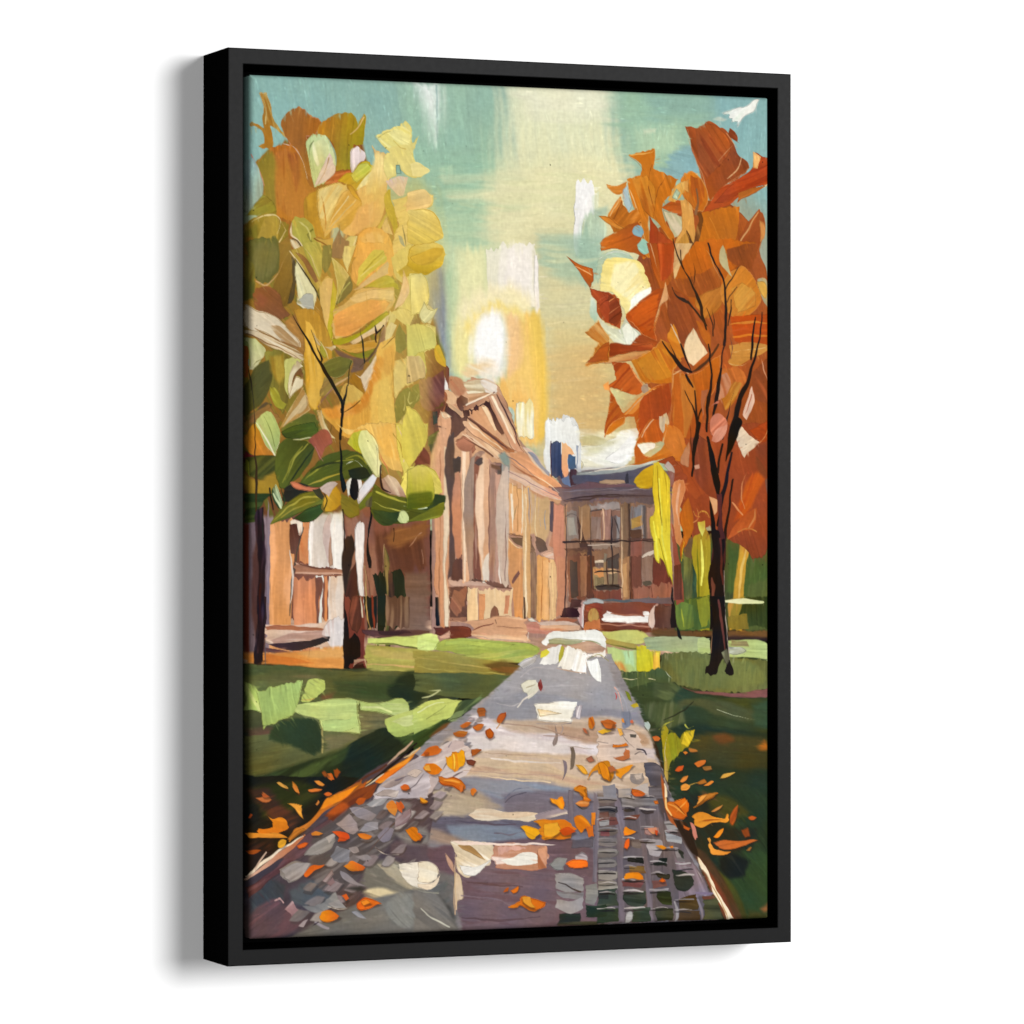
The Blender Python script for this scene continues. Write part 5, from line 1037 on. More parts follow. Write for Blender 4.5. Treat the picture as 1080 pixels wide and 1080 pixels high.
p|168 126 122 168 126 122 188 154 148|a -42 b 0.26 h 0.7|266 5938 316 5878 372 5942 316 5990
s|192 154 152|a -37 w 0.52 1.17 0.52|191 5867 224 5856 253 5888
p|168 148 142|a -37 b 0.26 h 0.6|369 6061 409 6018 442 6013 409 6069
s|160 144 139|a 40 w 0.65 1.56 0.78|496 6034 542 6061 596 6082
p|154 148 148 154 148 148 176 168 164|a 35 b 0.26 h 0.5|769 5969 810 5958 890 6030 823 6009
s|176 106 114|a -37 w 0.39 0.78 0.39|26 5979 79 5956
s|99 69 54|a -42 w 0.39 0.65 0.39|904 5545 998 5447 1106 5337
s|68 53 56|a 40 w 0.39 0.65 0.39|516 6035 462 6071
p|176 154 148 176 154 148 138 106 100|a -37 b 0.26|1106 5286 1214 5239 1228 5290 1187 5339 1106 5375
p|59 58 58 59 58 58 80 84 85|a 2 b 1.66|729 5798 836 5795 877 5822 836 5833
p|216 196 184 216 196 184 192 168 160|a -18 b 0.26 h 0.4|1277 4878 1440 4806 1577 4758 1728 4850 1659 5014 1440 5047 1195 5003
s|154 138 138|a -37 w 0.39 1.04 0.39|1222 5004 1304 4980 1358 4931
s|122 104 108|a -42 w 0.52 1.04 0.52|1467 4984 1508 4921 1522 4884
s|138 122 125|a -37 w 0.39 0.78 0.39|1522 4807 1549 4770
s|122 106 110|a -27 w 0.52 1.56 0.78 0.39|1250 5105 1331 5057 1399 5039 1454 5047
s|108 92 96|a -37 w 0.52 1.04 0.52|1536 5036 1590 4999 1631 4981
p|201 180 172 201 180 172 168 148 144|a 1 b 0.26|1195 5054 1358 5007 1454 5034 1386 5134 1250 5156
p|243 240 228 243 240 228 251 248 240|a 2 b 0.21 h 0.8 r 176 160 112|2253 4066 2287 4004 2309 3984 2466 3981 2725 3983 2758 4030 2770 4113 2691 4071 2634 4049 2567 4059 2443 4068 2309 4056 2287 4087
p|168 168 128 168 168 128 200 192 160|a 5 b 0.21|2309 4036 2421 4032 2578 4044 2567 4059 2466 4073 2309 4066
s|138 132 88|a 8 w 0.21 0.52 0.41 0.21|2298 4066 2421 4073 2522 4110 2612 4131
s|138 138 80|a 14 w 0.31 0.62 0.31|2578 4044 2657 4050 2713 4081
p|245 239 228 245 239 228 251 248 240|a 101 b 0.21 h 0.8|2309 4097 2410 4083 2387 4191 2354 4226 2231 4214 2265 4158
p|243 235 220 243 235 220 255 250 244|a 101 b 0.21 h 0.9 r 192 160 136|2438 4093 2533 4100 2623 4142 2758 4123 2770 4164 2634 4173 2606 4193 2606 4291 2522 4275 2376 4242 2410 4170
p|168 154 48 168 154 48 136 136 41|a 101 b 0.21|2404 4083 2427 4088 2421 4150 2387 4201 2388 4149
s|154 148 72|a 10 w 0.31 0.62 0.52 0.31|2623 4183 2668 4163 2725 4159 2792 4206
p|248 244 234 248 244 234 232 228 216|a 85 b 0.21 h 0.9|2610 4198 2691 4184 2708 4226 2722 4350 2691 4344 2657 4318
s|200 168 136|a 90 w 0.31 0.52 0.31|2603 4204 2623 4266 2668 4338
s|201 160 128|a 5 w 0.31 0.62 0.31|2365 4237 2466 4264 2601 4286
p|200 192 48 200 192 48 216 200 64|a -27 b 0.21|2242 4127 2287 4107 2309 4128 2276 4158 2242 4168
p|184 176 168 184 176 168 196 190 190|a -18 b 0.26 h 0.5|2073 4217 2114 4186 2212 4155 2212 4181 2156 4231 2101 4256
s|184 176 176|a -23 w 0.39 0.65 0.39|2087 4307 2184 4244 2267 4233
s|176 168 168|a -42 w 0.26 0.39 0.26|2295 4349 2351 4298
p|237 230 204 220 216 196|g 90 a -42 b 0.26 h 0.9|2087 4358 2128 4333 2198 4334 2228 4360 2219 4411 2156 4462 2131 4474 2135 4436 2101 4397
s|168 152 120|a -18 w 0.39 0.78 0.39|2128 4391 2170 4372 2195 4360
p|131 55 57 131 55 57 97 38 41|a 58 b 0.26|2226 4354 2247 4322 2260 4374 2247 4412 2228 4392
s|216 168 160|a -47 w 0.39 0.52 0.26|2267 4412 2295 4361
s|216 204 188|a -42 w 0.52 0.78 0.39|2059 4524 2128 4461 2226 4399
s|176 170 170|a 15 w 0.26 0.39 0.26|1893 4489 2031 4511 2101 4486
p|239 231 212 239 231 212 243 237 224|a 3 b 0.26 h 0.9 r 138 128 120|2191 4501 2351 4491 2519 4496 2512 4558 2488 4641 2351 4638 2219 4629 2201 4565
p|232 204 156 232 204 156 234 216 184|a 6 b 0.26 h 0.8|2212 4540 2295 4554 2407 4581 2323 4586 2240 4598
p|176 167 173 176 167 173 228 222 223|a 90 b 0.26|2526 4519 2575 4520 2561 4623 2526 4622 2519 4571
s|239 231 230|a 95 w 0.52 1.30 0.52|2550 4526 2536 4571 2530 4609
s|138 128 137|a 1 w 0.52 1.04 0.65|2212 4645 2351 4655 2491 4647
p|138 122 116 138 122 116 102 87 85|a 101 b 0.26|2358 4658 2379 4722 2372 4799 2351 4818 2337 4786 2358 4735
s|154 142 141|a 95 w 0.52 0.78 0.39|2407 4659 2421 4685 2400 4736
p|120 104 89 120 104 89 142 128 112|a 95 b 0.26 h 0.6|2477 4827 2505 4815 2519 4905 2498 4988 2477 4994 2484 4904
p|138 122 128 138 122 128 122 106 111|a 101 b 0.26 h 0.6|2421 4916 2449 4942 2456 4994 2414 5070 2428 4993
s|168 148 132|a 1 w 0.39 0.65 0.39|2463 4820 2519 4828 2660 4844
s|180 152 128|a 5 b 0.26 w 0.39 0.78 0.39|1796 4851 1990 4868 2240 4886
s|232 212 192|a 5 b 0.26 w 0.78 1.56 0.65|1851 4891 2101 4922 2407 4941
s|184 150 124|a 5 b 0.26 w 0.39 0.65 0.39|1631 4975 1962 5008 2407 5031
s|228 200 160|a 4 b 0.26 w 0.65 1.30 0.52|1659 5001 1934 5039 2323 5081
s|168 138 120|a 5 w 0.39 0.65 0.39|1934 4637 2240 4681 2463 4750
s|154 122 104|a 5 w 0.39 0.78 0.39|2267 4739 2463 4750 2632 4779
s|106 106 122|a 20 w 0.39 0.78 0.52|1962 5187 2045 5125 2156 5115
p|234 216 188 234 216 188 216 188 156|a 3 b 0.26 h 0.8|1680 5302 1741 5265 1824 5261 1962 5284 2170 5300 2267 5305 2184 5360 1962 5341 1728 5335
p|208 188 168 208 188 168 138 122 128|a -6 b 0.26 h 0.6|2198 5316 2295 5290 2449 5284 2463 5310 2323 5345 2212 5355
s|69 63 72|a -27 w 0.26 0.65 0.26|1962 5220 2017 5177 2128 5148
s|110 104 117|a 6 w 0.52 1.04 0.52|1879 5435 2017 5452 2128 5429
s|86 77 89|a 2 w 0.52 1.56 0.78|1577 5337 1824 5370 2045 5382
p|220 200 168 220 200 168 244 232 212|g 30 a 30 b 0.26 h 0.9 r 176 154 128|1543 5489 1686 5487 1865 5511 1886 5614 1824 5663 1728 5736 1659 5749 1590 5706 1570 5604
p|185 142 88 185 142 88 216 184 144|a 29 b 0.26 h 0.9|1584 5515 1673 5518 1755 5571 1796 5624 1728 5596 1632 5555
p|247 238 223|a -17 b 0.26 h 0.9|1604 5656 1741 5673 1865 5613 1728 5736 1632 5733
p|220 192 156 220 192 156 184 152 122|a 90 b 0.26 h 0.7|1574 5706 1604 5732 1634 5860 1625 5911 1590 5922 1570 5985 1574 6017 1560 5909 1566 5782
s|216 184 144|a 90 w 0.52 0.91 0.52|1570 5579 1569 5756 1577 5985
p|192 136 106 192 136 106 240 220 204|g 2 a 4 b 0.26 h 0.9 r 184 116 90|1879 5524 1962 5516 2156 5526 2292 5537 2292 5703 2240 5714 2045 5708 1879 5693 1872 5613
p|248 240 224 248 240 224 216 160 128|a 6 b 0.26 h 0.9|1921 5640 2017 5618 2100 5588 2198 5598 2240 5663 2156 5680 1990 5674
p|184 112 72 184 112 72 216 160 128|a 58 b 0.26|2226 5560 2292 5549 2288 5703 2226 5708 2212 5624
p|208 160 144|a 79 b 0.26|1900 5538 2045 5536 2156 5552 1962 5578 1907 5614
p|240 216 200|a 4 b 0.26 h 0.6|1549 5483 1865 5508 2295 5526 2449 5541 2295 5542 1865 5521 1590 5505
p|184 144 122|a 59 b 0.26|1495 5570 1549 5641 1570 5718 1529 5679 1502 5627
p|71 69 66|a 2 b 2.07 o 0.8|1277 5848 1413 5865 1549 5984 1549 6137 1277 6145
p|119 113 106 119 113 106 99 95 91|a 35 b 1.66|1250 5822 1399 5852 1495 5957 1590 6138 1250 6144
s|184 180 164|a 37 w 0.65 1.30 0.52|1304 5963 1399 6042 1522 6110
s|168 164 148|a 20 w 0.52 0.91 0.39|1277 5835 1358 5851 1440 5860
s|126 106 112|a 7 b 0.26 w 0.52 1.04 0.52 o 0.7|1618 5885 1893 5920 2100 6004
s|84 64 70|a 7 b 0.26 w 0.52 1.30 0.52 o 0.7|1618 6038 1893 6073 2240 6061
s|89 68 73|a 9 b 0.26 w 0.52 1.30 0.52 o 0.7|1659 5785 1893 5818 2100 5838
p|243 230 204 243 230 204 230 212 180|a 7 b 0.26 h 0.9 r 138 116 96|1277 5633 1358 5629 1433 5676 1433 5752 1386 5782 1277 5782
p|232 212 184 232 212 184 192 160 138|a 7 b 0.26|1277 5785 1399 5782 1454 5715 1426 5802 1358 5832 1277 5810
p|45 48 42 45 48 42 37 47 33|a 2 b 0.62|2393 6040 2561 6040 2561 6124 2379 6130
p|72 63 55 72 63 55 61 63 51|a 2 b 0.62|2379 6117 2786 6106 2786 6158 2379 6143
p|108 96 99 99 89 92|g 90 a 85 b 0.26|2696 5162 2837 5152 3235 5136 3293 5333 3436 5636 3609 5928 3695 6147 2696 6142
p|84 69 66 84 69 66 68 63 63|a 58 b 1.66|3150 5134 3250 5176 3307 5372 3493 5572 3493 5690 3379 5530 3207 5330
p|120 106 111 120 106 111 132 118 124|a 79 b 0.62|2837 5178 2894 5257 2908 5775 2922 6137 2866 6135 2852 5773
p|120 106 111 120 106 111 132 118 124|a 79 b 0.62|3036 5455 3107 5652 3150 6146 3107 6144 3079 5780
p|122 106 113 122 106 113 132 116 125|a 68 b 0.62|3235 5331 3321 5658 3350 5971 3493 5950 3609 5941 3493 5729 3350 5685
p|122 110 106 122 110 106 142 130 128|a 4 b 0.26 h 0.6|2696 5172 2781 5169 2849 5178 2860 5218 2837 5238 2696 5237
p|102 86 77 102 86 77 52 46 43|a 4 b 0.26 h 0.6|2696 5262 2781 5259 2849 5269 2860 5308 2837 5328 2696 5327
p|116 70 63 116 70 63 138 128 124|a 4 b 0.26 h 0.6|2696 5340 2781 5337 2849 5346 2860 5386 2837 5406 2696 5404
p|108 98 94 108 98 94 154 144 144|a 4 b 0.26 h 0.6|2696 5417 2781 5414 2849 5424 2860 5463 2837 5483 2696 5482
p|126 116 112 126 116 112 160 152 146|a 4 b 0.26 h 0.6|2696 5494 2781 5492 2849 5502 2860 5541 2837 5561 2696 5559
p|108 102 100 108 102 100 142 138 132|a 4 b 0.26 h 0.6|2696 5572 2781 5569 2849 5579 2860 5618 2837 5638 2696 5636
p|130 122 118 130 122 118 85 80 76|a 5 b 0.26 h 0.6|2696 5649 2781 5647 2849 5657 2860 5696 2837 5716 2696 5714
p|138 130 122 138 130 122 104 100 96|a 5 b 0.26 h 0.6|2696 5739 2781 5737 2849 5747 2860 5786 2837 5806 2696 5804
p|122 114 104 122 114 104 154 148 138|a 5 b 0.26 h 0.6|2696 5817 2781 5814 2849 5825 2860 5864 2837 5884 2696 5881
p|68 58 51 68 58 51 51 43 39|a 5 b 0.26 h 0.5|2894 5286 3000 5288 2996 5314 2908 5309
p|67 53 47 67 53 47 40 35 33|a 5 b 0.26 h 0.5|3036 5300 3157 5309 3153 5329 3050 5323
p|81 43 36 81 43 36 116 70 61|a 5 b 0.26 h 0.5|2908 5367 2979 5344 3036 5332 3008 5370
p|138 130 128 138 130 128 103 95 94|a 5 b 0.26 h 0.5|2894 5205 3164 5199 3193 5278 2894 5280
p|121 105 95 121 105 95 84 69 64|a 5 b 0.26 h 0.5|2965 5518 3050 5520 3057 5585 2979 5570
p|168 128 120 168 128 120 135 88 82|a 5 b 0.26 h 0.5|3067 5430 3193 5434 3207 5486 3093 5483
p|154 150 148 154 150 148 122 118 116|a 5 b 0.26 h 0.5|3235 5396 3307 5391 3350 5451 3264 5455
p|168 164 160 168 164 160 138 134 132|a 5 b 0.26 h 0.5|3250 5461 3379 5517 3379 5556 3264 5540
p|154 144 144 154 144 144 176 168 166|a 5 b 0.26 h 0.5|3093 5535 3207 5525 3235 5565 3193 5654 3121 5639
p|142 134 135 142 134 135 108 100 101|a 5 b 0.26 h 0.5|3321 5593 3379 5621 3407 5700 3336 5685
p|29 30 26 29 30 26 54 54 50|a 5 b 0.26 h 0.5|2944 5647 3057 5650 3071 5702 2944 5679
p|30 34 25 30 34 25 45 48 35|a 5 b 0.26 h 0.5|3136 5691 3185 5680 3193 5657 3264 5659 3267 5715 3164 5716
p|54 53 41 54 53 41 38 37 26|a 5 b 0.26 h 0.5|3343 5587 3393 5621 3400 5674 3379 5660
p|30 32 25 30 32 25 52 52 43|a 6 b 0.26 h 0.5|3157 5767 3278 5780 3271 5819 3193 5800
p|134 103 55 134 103 55 99 69 45|a 5 b 0.26 h 0.5|2944 5705 3071 5715 3086 5768 2951 5763
p|117 71 74 117 71 74 136 89 89|a 6 b 0.26 h 0.5|2894 5820 3071 5819 3050 5870 2894 5858
p|122 84 82 122 84 82 104 70 70|a 6 b 0.26 h 0.5|3136 5828 3243 5812 3271 5865 3150 5886
p|43 48 41 43 48 41 31 37 32|a 6 b 0.26 h 0.5|3307 5742 3472 5800 3479 5872 3407 5908 3336 5880
p|61 68 57 61 68 57 38 46 35|a 6 b 0.26 h 0.5|2908 5898 3079 5903 3086 5988 3050 6019 2965 6010 2908 5956
p|35 45 29 35 45 29 48 62 40|a 6 b 0.26 h 0.5|3178 5913 3221 5895 3285 5904 3300 6008 3221 5999 3178 5952
p|49 57 41 49 57 41 62 72 57|a 6 b 0.26 h 0.5|2979 6023 3121 6022 3124 6125 2979 6126
p|38 46 35 38 46 35 58 63 49|a 6 b 0.26 h 0.5|3164 6032 3307 6035 3310 6126 3178 6131
p|70 56 34 70 56 34 83 68 44|a 6 b 0.26 h 0.5|3350 5971 3493 5937 3515 5977 3515 6055 3357 6050
p|78 58 36 78 58 36 66 50 32|a 6 b 0.26 h 0.5|3361 6056 3522 6062 3537 6137 3350 6138
p|68 68 44 68 68 44 85 85 56|a 6 b 0.26 h 0.5|3551 5978 3666 5956 3724 6141 3565 6142
p|115 70 49 115 70 49 98 59 44|a 6 b 0.26 h 0.5|3551 5959 3652 5945 3659 5969 3558 5979
p|62 70 57 62 70 57 86 89 72|a 6 b 0.26 h 0.5|2696 5884 2852 5870 2866 6006 2696 6013
p|51 62 44 51 62 44 75 78 65|a 6 b 0.26 h 0.5|2696 6013 2866 6019 2866 6122 2696 6129
p|168 164 160 168 164 160 142 138 136|a 6 b 0.26 h 0.5|2929 6060 2965 6035 2979 6062 2958 6139 2922 6140
s|176 168 166|a 5 w 0.39 0.91 0.52|3328 5698 3393 5713 3450 5708
s|200 188 180|a 68 w 0.52 1.04 0.39|3486 5742 3529 5795 3551 5861
s|216 208 208|a 6 w 0.39 0.52 0.39|3171 5900 3221 5889 3271 5888
s|138 126 132|a 85 w 1.04 2.07 1.30|3508 5977 3537 6056 3558 6141
s|168 159 158|a 85 w 1.04 2.59 1.56|3321 5983 3343 6049 3335 6140
s|122 106 127|a 11 w 1.04 1.81 1.04|3493 5924 3580 5934 3652 5936
p|168 164 156 168 164 156 138 134 128|a 5 b 0.26 h 0.6|2316 5678 2365 5635 2449 5644 2421 5720 2337 5705
p|154 144 136 154 144 136 122 112 104|a 6 b 0.26 h 0.6|2351 5757 2463 5747 2589 5790 2582 5880 2463 5889 2365 5860
p|142 134 130 142 134 130 108 98 94|a 6 b 0.26 h 0.6|2365 5873 2491 5890 2582 5893 2575 5944 2491 5941 2379 5912
p|160 154 154 160 154 154 138 132 134|a 6 b 0.26 h 0.6|2365 5937 2491 5954 2578 5931 2575 6008 2477 6044 2365 6001
p|152 148 140 152 148 140 126 122 116|a 6 b 0.26 h 0.6|2603 5842 2688 5832 2702 5897 2674 5986 2603 5971
p|184 172 170 184 172 170 138 126 127|a 5 b 0.26 h 0.6|2519 5621 2575 5597 2617 5636 2617 5662 2519 5659
p|41 53 37 41 53 37 51 62 44|a 6 b 0.26 h 0.6|2603 5984 2688 6000 2772 5977 2772 6080 2603 6074
p|54 54 46 54 54 46 39 39 34|a 6 b 0.26 h 0.6|2702 5884 2786 5874 2786 5952 2702 5949
p|119 94 86 119 94 86 104 70 64|a 5 b 0.26 h 0.6|2702 5317 2787 5306 2787 5371 2709 5356
p|103 60 60 103 60 60 117 71 69|a 5 b 0.26 h 0.6|2716 5446 2787 5442 2787 5480 2723 5478
p|154 148 144 154 148 144 176 168 164|a 5 b 0.26 h 0.6|2702 5368 2787 5371 2787 5409 2709 5407
s|200 188 176|a 9 w 0.39 0.78 0.39|2365 5744 2463 5760 2589 5784
s|68 57 53|a 11 w 0.52 1.04 0.52|2379 5809 2463 5844 2561 5892
p|122 110 116 122 110 116 108 96 102|a 88 b 0.62|2463 5143 2505 5131 2505 5350 2491 5504 2463 5375
p|122 110 116 122 110 116 132 120 124|a 88 b 0.62|2660 5161 2695 5200 2702 5510 2688 5819 2653 5818 2667 5509
p|104 94 99 104 94 99 122 112 116|a 2 b 0.62|2491 5504 2660 5502 2660 5560 2491 5562
p|216 192 174 216 192 174 184 160 144|a 5 b 0.26 h 0.5|2696 4703 2866 4693 3008 4734 3079 4891 3107 4944 2951 4953 2696 4935
p|85 80 76 85 80 76 138 128 122|a 5 b 0.26 h 0.5|2958 4740 3015 4741 3010 4763 2965 4762
p|138 126 120 138 126 120 168 154 144|a 5 b 0.26 h 0.5|2958 5031 3064 5021 3079 5073 3036 5111 2965 5083
p|192 176 164 192 176 164 208 192 180|a 5 b 0.26 h 0.5|2986 5045 3050 5033 3057 5072 3015 5084
p|85 76 78 85 76 78 103 94 96|a 5 b 0.26 h 0.5|3072 4956 3164 4958 3236 5051 3243 5129 3121 5126 3079 5021
p|142 136 139 142 136 139 126 120 124|a 5 b 0.26 h 0.5|2739 5116 2837 5106 2852 5210 2746 5207
p|168 156 148 168 156 148 188 176 168|a 5 b 0.26 h 0.5|2866 5145 2965 5135 2965 5212 2866 5210
p|200 184 172 200 184 172 168 152 142|a 5 b 0.26 h 0.5|2965 5148 3107 5099 3121 5203 2979 5213
p|108 100 103 108 100 103 81 73 74|a 5 b 0.26 h 0.5|3107 5138 3235 5128 3293 5221 3121 5216
s|68 57 58|a 6 w 0.39 0.78 0.39|3000 4887 3036 4871 3086 4881
s|68 57 58|a 6 w 0.39 0.65 0.39|3015 4854 3064 4859 3086 4892
s|122 110 106|a 29 w 0.39 0.78 0.39|2894 4732 2937 4798 2993 4838
s|200 161 152|a 74 w 0.39 0.78 0.39|2830 4395 2880 4473 2908 4629
s|176 170 174|a 74 w 0.52 1.04 0.52|2852 4408 2908 4487 2944 4578
s|188 57 57|a 79 w 0.39 1.04 0.39|2838 4434 2849 4460 2843 4486
p|138 138 150 138 138 150 168 162 166|a 85 b 0.62|2880 4577 2951 4565 2979 4656 2937 4694 2894 4681
s|103 93 93|a 3 w 0.52 1.04 0.52|2696 4793 2781 4808
s|142 134 134|a 4 w 0.26 1.17 0.39|2696 5204 2774 5201 2852 5210
s|31 26 26|a 4 w 0.26 0.52 0.39|2702 5223 2774 5222 2846 5226
s|142 134 134|a 4 w 0.26 0.65 0.39|2699 5274 2771 5271 2843 5284
s|31 26 26|a 4 w 0.26 0.52 0.39|2705 5292 2771 5291 2837 5301
s|196 186 180|a 4 w 0.26 0.91 0.39|2699 5357 2774 5353 2847 5359
s|36 33 31|a 4 w 0.26 0.52 0.39|2705 5375 2774 5374 2842 5376
s|142 134 134|a 4 w 0.26 0.91 0.39|2698 5431 2775 5428 2853 5437
s|31 26 26|a 4 w 0.26 1.04 0.39|2703 5450 2775 5449 2847 5454
s|142 134 134|a 4 w 0.26 0.91 0.39|2698 5507 2775 5505 2853 5517
s|36 33 31|a 4 w 0.26 0.78 0.39|2703 5526 2775 5525 2847 5534
s|142 134 134|a 4 w 0.26 0.91 0.39|2703 5589 2775 5586 2847 5592
s|31 26 26|a 4 w 0.26 0.78 0.39|2709 5607 2775 5606 2842 5609
s|184 174 170|a 5 w 0.26 0.65 0.39|2700 5667 2771 5664 2842 5669
s|52 45 43|a 5 w 0.26 0.78 0.39|2706 5686 2771 5685 2836 5686
s|184 174 170|a 5 w 0.26 1.17 0.39|2693 5743 2771 5741 2849 5750
s|31 26 26|a 5 w 0.26 0.78 0.39|2699 5761 2771 5761 2843 5766
s|184 174 170|a 5 w 0.26 0.65 0.39|2705 5830 2775 5827 2846 5833
s|36 33 31|a 5 w 0.26 0.78 0.39|2710 5848 2775 5848 2840 5850
s|168 158 156|a 5 w 0.26 1.17 0.39|2706 5892 2774 5889 2842 5904
s|36 33 31|a 5 w 0.26 1.04 0.39|2712 5910 2774 5910 2836 5921
s|196 186 180|a 5 w 0.26 0.65 0.39|2698 6017 2768 6014 2837 6020
s|31 26 26|a 5 w 0.26 1.04 0.39|2703 6035 2768 6035 2832 6037
s|142 134 134|a 4 w 0.26 1.17 0.39|2895 5191 2947 5187 2999 5198
s|36 33 31|a 4 w 0.26 0.78 0.39|2901 5210 2947 5208 2993 5214
s|196 186 180|a 4 w 0.26 0.65 0.39|2893 5273 2946 5269 3000 5282
s|31 26 26|a 4 w 0.26 0.52 0.39|2898 5291 2946 5290 2995 5299
s|196 186 180|a 4 w 0.26 0.91 0.39|2898 5347 2951 5343 3005 5353
s|52 45 43|a 4 w 0.26 0.78 0.39|2904 5365 2951 5363 2999 5370
s|196 186 180|a 4 w 0.26 1.17 0.39|2903 5499 2949 5495 2995 5508
s|31 26 26|a 4 w 0.26 0.52 0.39|2908 5517 2949 5516 2989 5525
s|142 134 134|a 5 w 0.26 0.65 0.39|2901 5644 2954 5640 3005 5651
s|52 45 43|a 5 w 0.26 0.52 0.39|2907 5662 2954 5661 2999 5668
s|142 134 134|a 5 w 0.26 1.17 0.39|2904 5711 2955 5708 3005 5716
s|36 33 31|a 5 w 0.26 0.52 0.39|2910 5730 2955 5728 2999 5732
s|184 174 170|a 5 w 0.26 1.17 0.39|2897 5809 2946 5806 2996 5819
s|52 45 43|a 5 w 0.26 1.04 0.39|2902 5828 2946 5826 2990 5836
s|142 134 134|a 5 w 0.26 0.91 0.39|2894 5889 2944 5886 2992 5897
s|36 33 31|a 5 w 0.26 0.78 0.39|2900 5908 2944 5907 2986 5913
s|184 174 170|a 5 w 0.26 0.65 0.39|2907 5647 2986 5644 3066 5653
s|52 45 43|a 5 w 0.26 0.52 0.39|2912 5665 2986 5665 3060 5670
s|168 158 156|a 5 w 0.26 0.65 0.39|2911 5808 2995 5806 3080 5822
s|36 33 31|a 5 w 0.26 0.78 0.39|2917 5827 2995 5827 3074 5839
s|184 174 170|a 5 w 0.26 0.91 0.39|2905 5896 2986 5894 3069 5902
s|36 33 31|a 5 w 0.26 0.78 0.39|2911 5915 2986 5915 3063 5918
s|196 186 180|a 5 w 0.26 0.91 0.39|2908 6022 2993 6020 3080 6027
s|52 45 43|a 5 w 0.26 0.78 0.39|2914 6040 2993 6040 3074 6043
s|168 158 156|a 4 w 0.26 0.91 0.39|3043 5196 3100 5193 3156 5202
s|36 33 31|a 4 w 0.26 0.78 0.39|3049 5215 3100 5213 3150 5218
s|196 186 180|a 4 w 0.26 1.17 0.39|3030 5296 3099 5292 3166 5299
s|31 26 26|a 4 w 0.26 0.78 0.39|3036 5314 3099 5313 3160 5316
s|168 158 156|a 4 w 0.26 0.91 0.39|3042 5427 3096 5423 3151 5429
s|52 45 43|a 4 w 0.26 0.78 0.39|3047 5445 3096 5444 3146 5445
s|184 174 170|a 4 w 0.26 0.91 0.39|3042 5521 3101 5518 3163 5526
s|36 33 31|a 4 w 0.26 0.78 0.39|3047 5540 3101 5539 3157 5543
s|184 174 170|a 4 w 0.26 1.17 0.39|3117 5583 3193 5580 3268 5588
s|31 26 26|a 4 w 0.26 1.04 0.39|3123 5602 3193 5601 3263 5605
s|184 174 170|a 5 w 0.26 0.65 0.39|3120 5687 3191 5684 3261 5698
s|36 33 31|a 5 w 0.26 0.52 0.39|3126 5705 3191 5705 3255 5715
s|168 158 156|a 5 w 0.26 0.91 0.39|3127 5766 3191 5763 3254 5776
s|31 26 26|a 5 w 0.26 0.78 0.39|3133 5785 3191 5784 3248 5792
s|142 134 134|a 5 w 0.26 0.65 0.39|3117 5892 3191 5889 3265 5899
s|36 33 31|a 5 w 0.26 0.78 0.39|3123 5910 3191 5910 3260 5916
s|196 186 180|a 5 w 0.26 0.65 0.39|3118 6031 3191 6028 3264 6036
s|36 33 31|a 5 w 0.26 1.04 0.39|3124 6049 3191 6049 3258 6052
s|142 134 134|a 4 w 0.26 0.91 0.39|3243 5395 3296 5391 3347 5395
s|52 45 43|a 4 w 0.26 0.78 0.39|3248 5413 3296 5412 3341 5412
s|168 158 156|a 4 w 0.26 0.91 0.39|3238 5461 3291 5457 3344 5467
s|36 33 31|a 4 w 0.26 1.04 0.39|3244 5479 3291 5478 3338 5483
s|168 158 156|a 4 w 0.26 1.17 0.39|3238 5586 3294 5582 3350 5590
s|52 45 43|a 4 w 0.26 0.52 0.39|3244 5604 3294 5603 3344 5607
s|142 134 134|a 5 w 0.26 1.17 0.39|3328 5737 3400 5734 3473 5744
s|36 33 31|a 5 w 0.26 0.78 0.39|3334 5755 3400 5754 3468 5761
s|184 174 170|a 5 w 0.26 1.17 0.39|3327 5792 3400 5790 3475 5796
s|36 33 31|a 5 w 0.26 0.78 0.39|3333 5811 3400 5810 3469 5813
s|142 134 134|a 5 w 0.26 0.91 0.39|3324 5973 3400 5970 3476 5978
s|31 26 26|a 5 w 0.26 1.04 0.39|3330 5991 3400 5991 3470 5995
s|168 158 156|a 5 w 0.26 0.91 0.39|3317 6047 3390 6044 3463 6056
s|52 45 43|a 5 w 0.26 0.78 0.39|3323 6065 3390 6065 3457 6073
s|201 166 138|a -32 w 0.52 1.81 2.07 0.78|1032 4930 1106 4874 1187 4813 1241 4757
s|97 53 33|a -32 w 0.78 1.81 1.56|702 5117 863 5020 1038 4930
s|232 160 80|a -29 w 0.39 1.04 1.56 0.52|729 5149 890 5046 1106 4950 1296 4803
s|36 27 22|a -32 w 1.04 1.81 1.04|863 5083 1052 4949 1268 4777
s|216 200 168|a -39 w 0.26 0.52 0.39|863 5083 971 5023 1079 4962
s|232 200 144|a -27 w 0.52 1.56 0.52|1174 4870 1241 4846 1296 4803
p|232 144 46 232 144 46 216 106 26|a -27 b 0.26 h 0.6|957 5048 1052 4962 1160 4901 1255 4852 1187 4927 1079 5000 998 5061
p|188 88 29|a -27 b 0.62|756 5118 863 5046 897 5027 890 5046 783 5157 729 5155
p|184 168 164 184 168 164 207 192 188|a -18 b 0.26 h 0.4|971 5099 1079 5000 1187 4927 1364 4829 1364 5172 944 5161
p|168 152 144 168 152 144 216 200 188|a -17 b 0.26 h 0.6|944 5136 1025 5100 1133 5115 1106 5165
p|154 138 136 154 138 136 192 176 170|a -27 b 0.26 h 0.6|998 5074 1106 5020 1187 5003 1160 5053 1052 5088
p|196 180 172|a -27 b 0.26 h 0.6|1187 4990 1255 4954 1323 4968 1269 5017
s|103 87 90|a -37 w 0.39 0.78 0.39|1106 5039 1241 4991 1282 4967
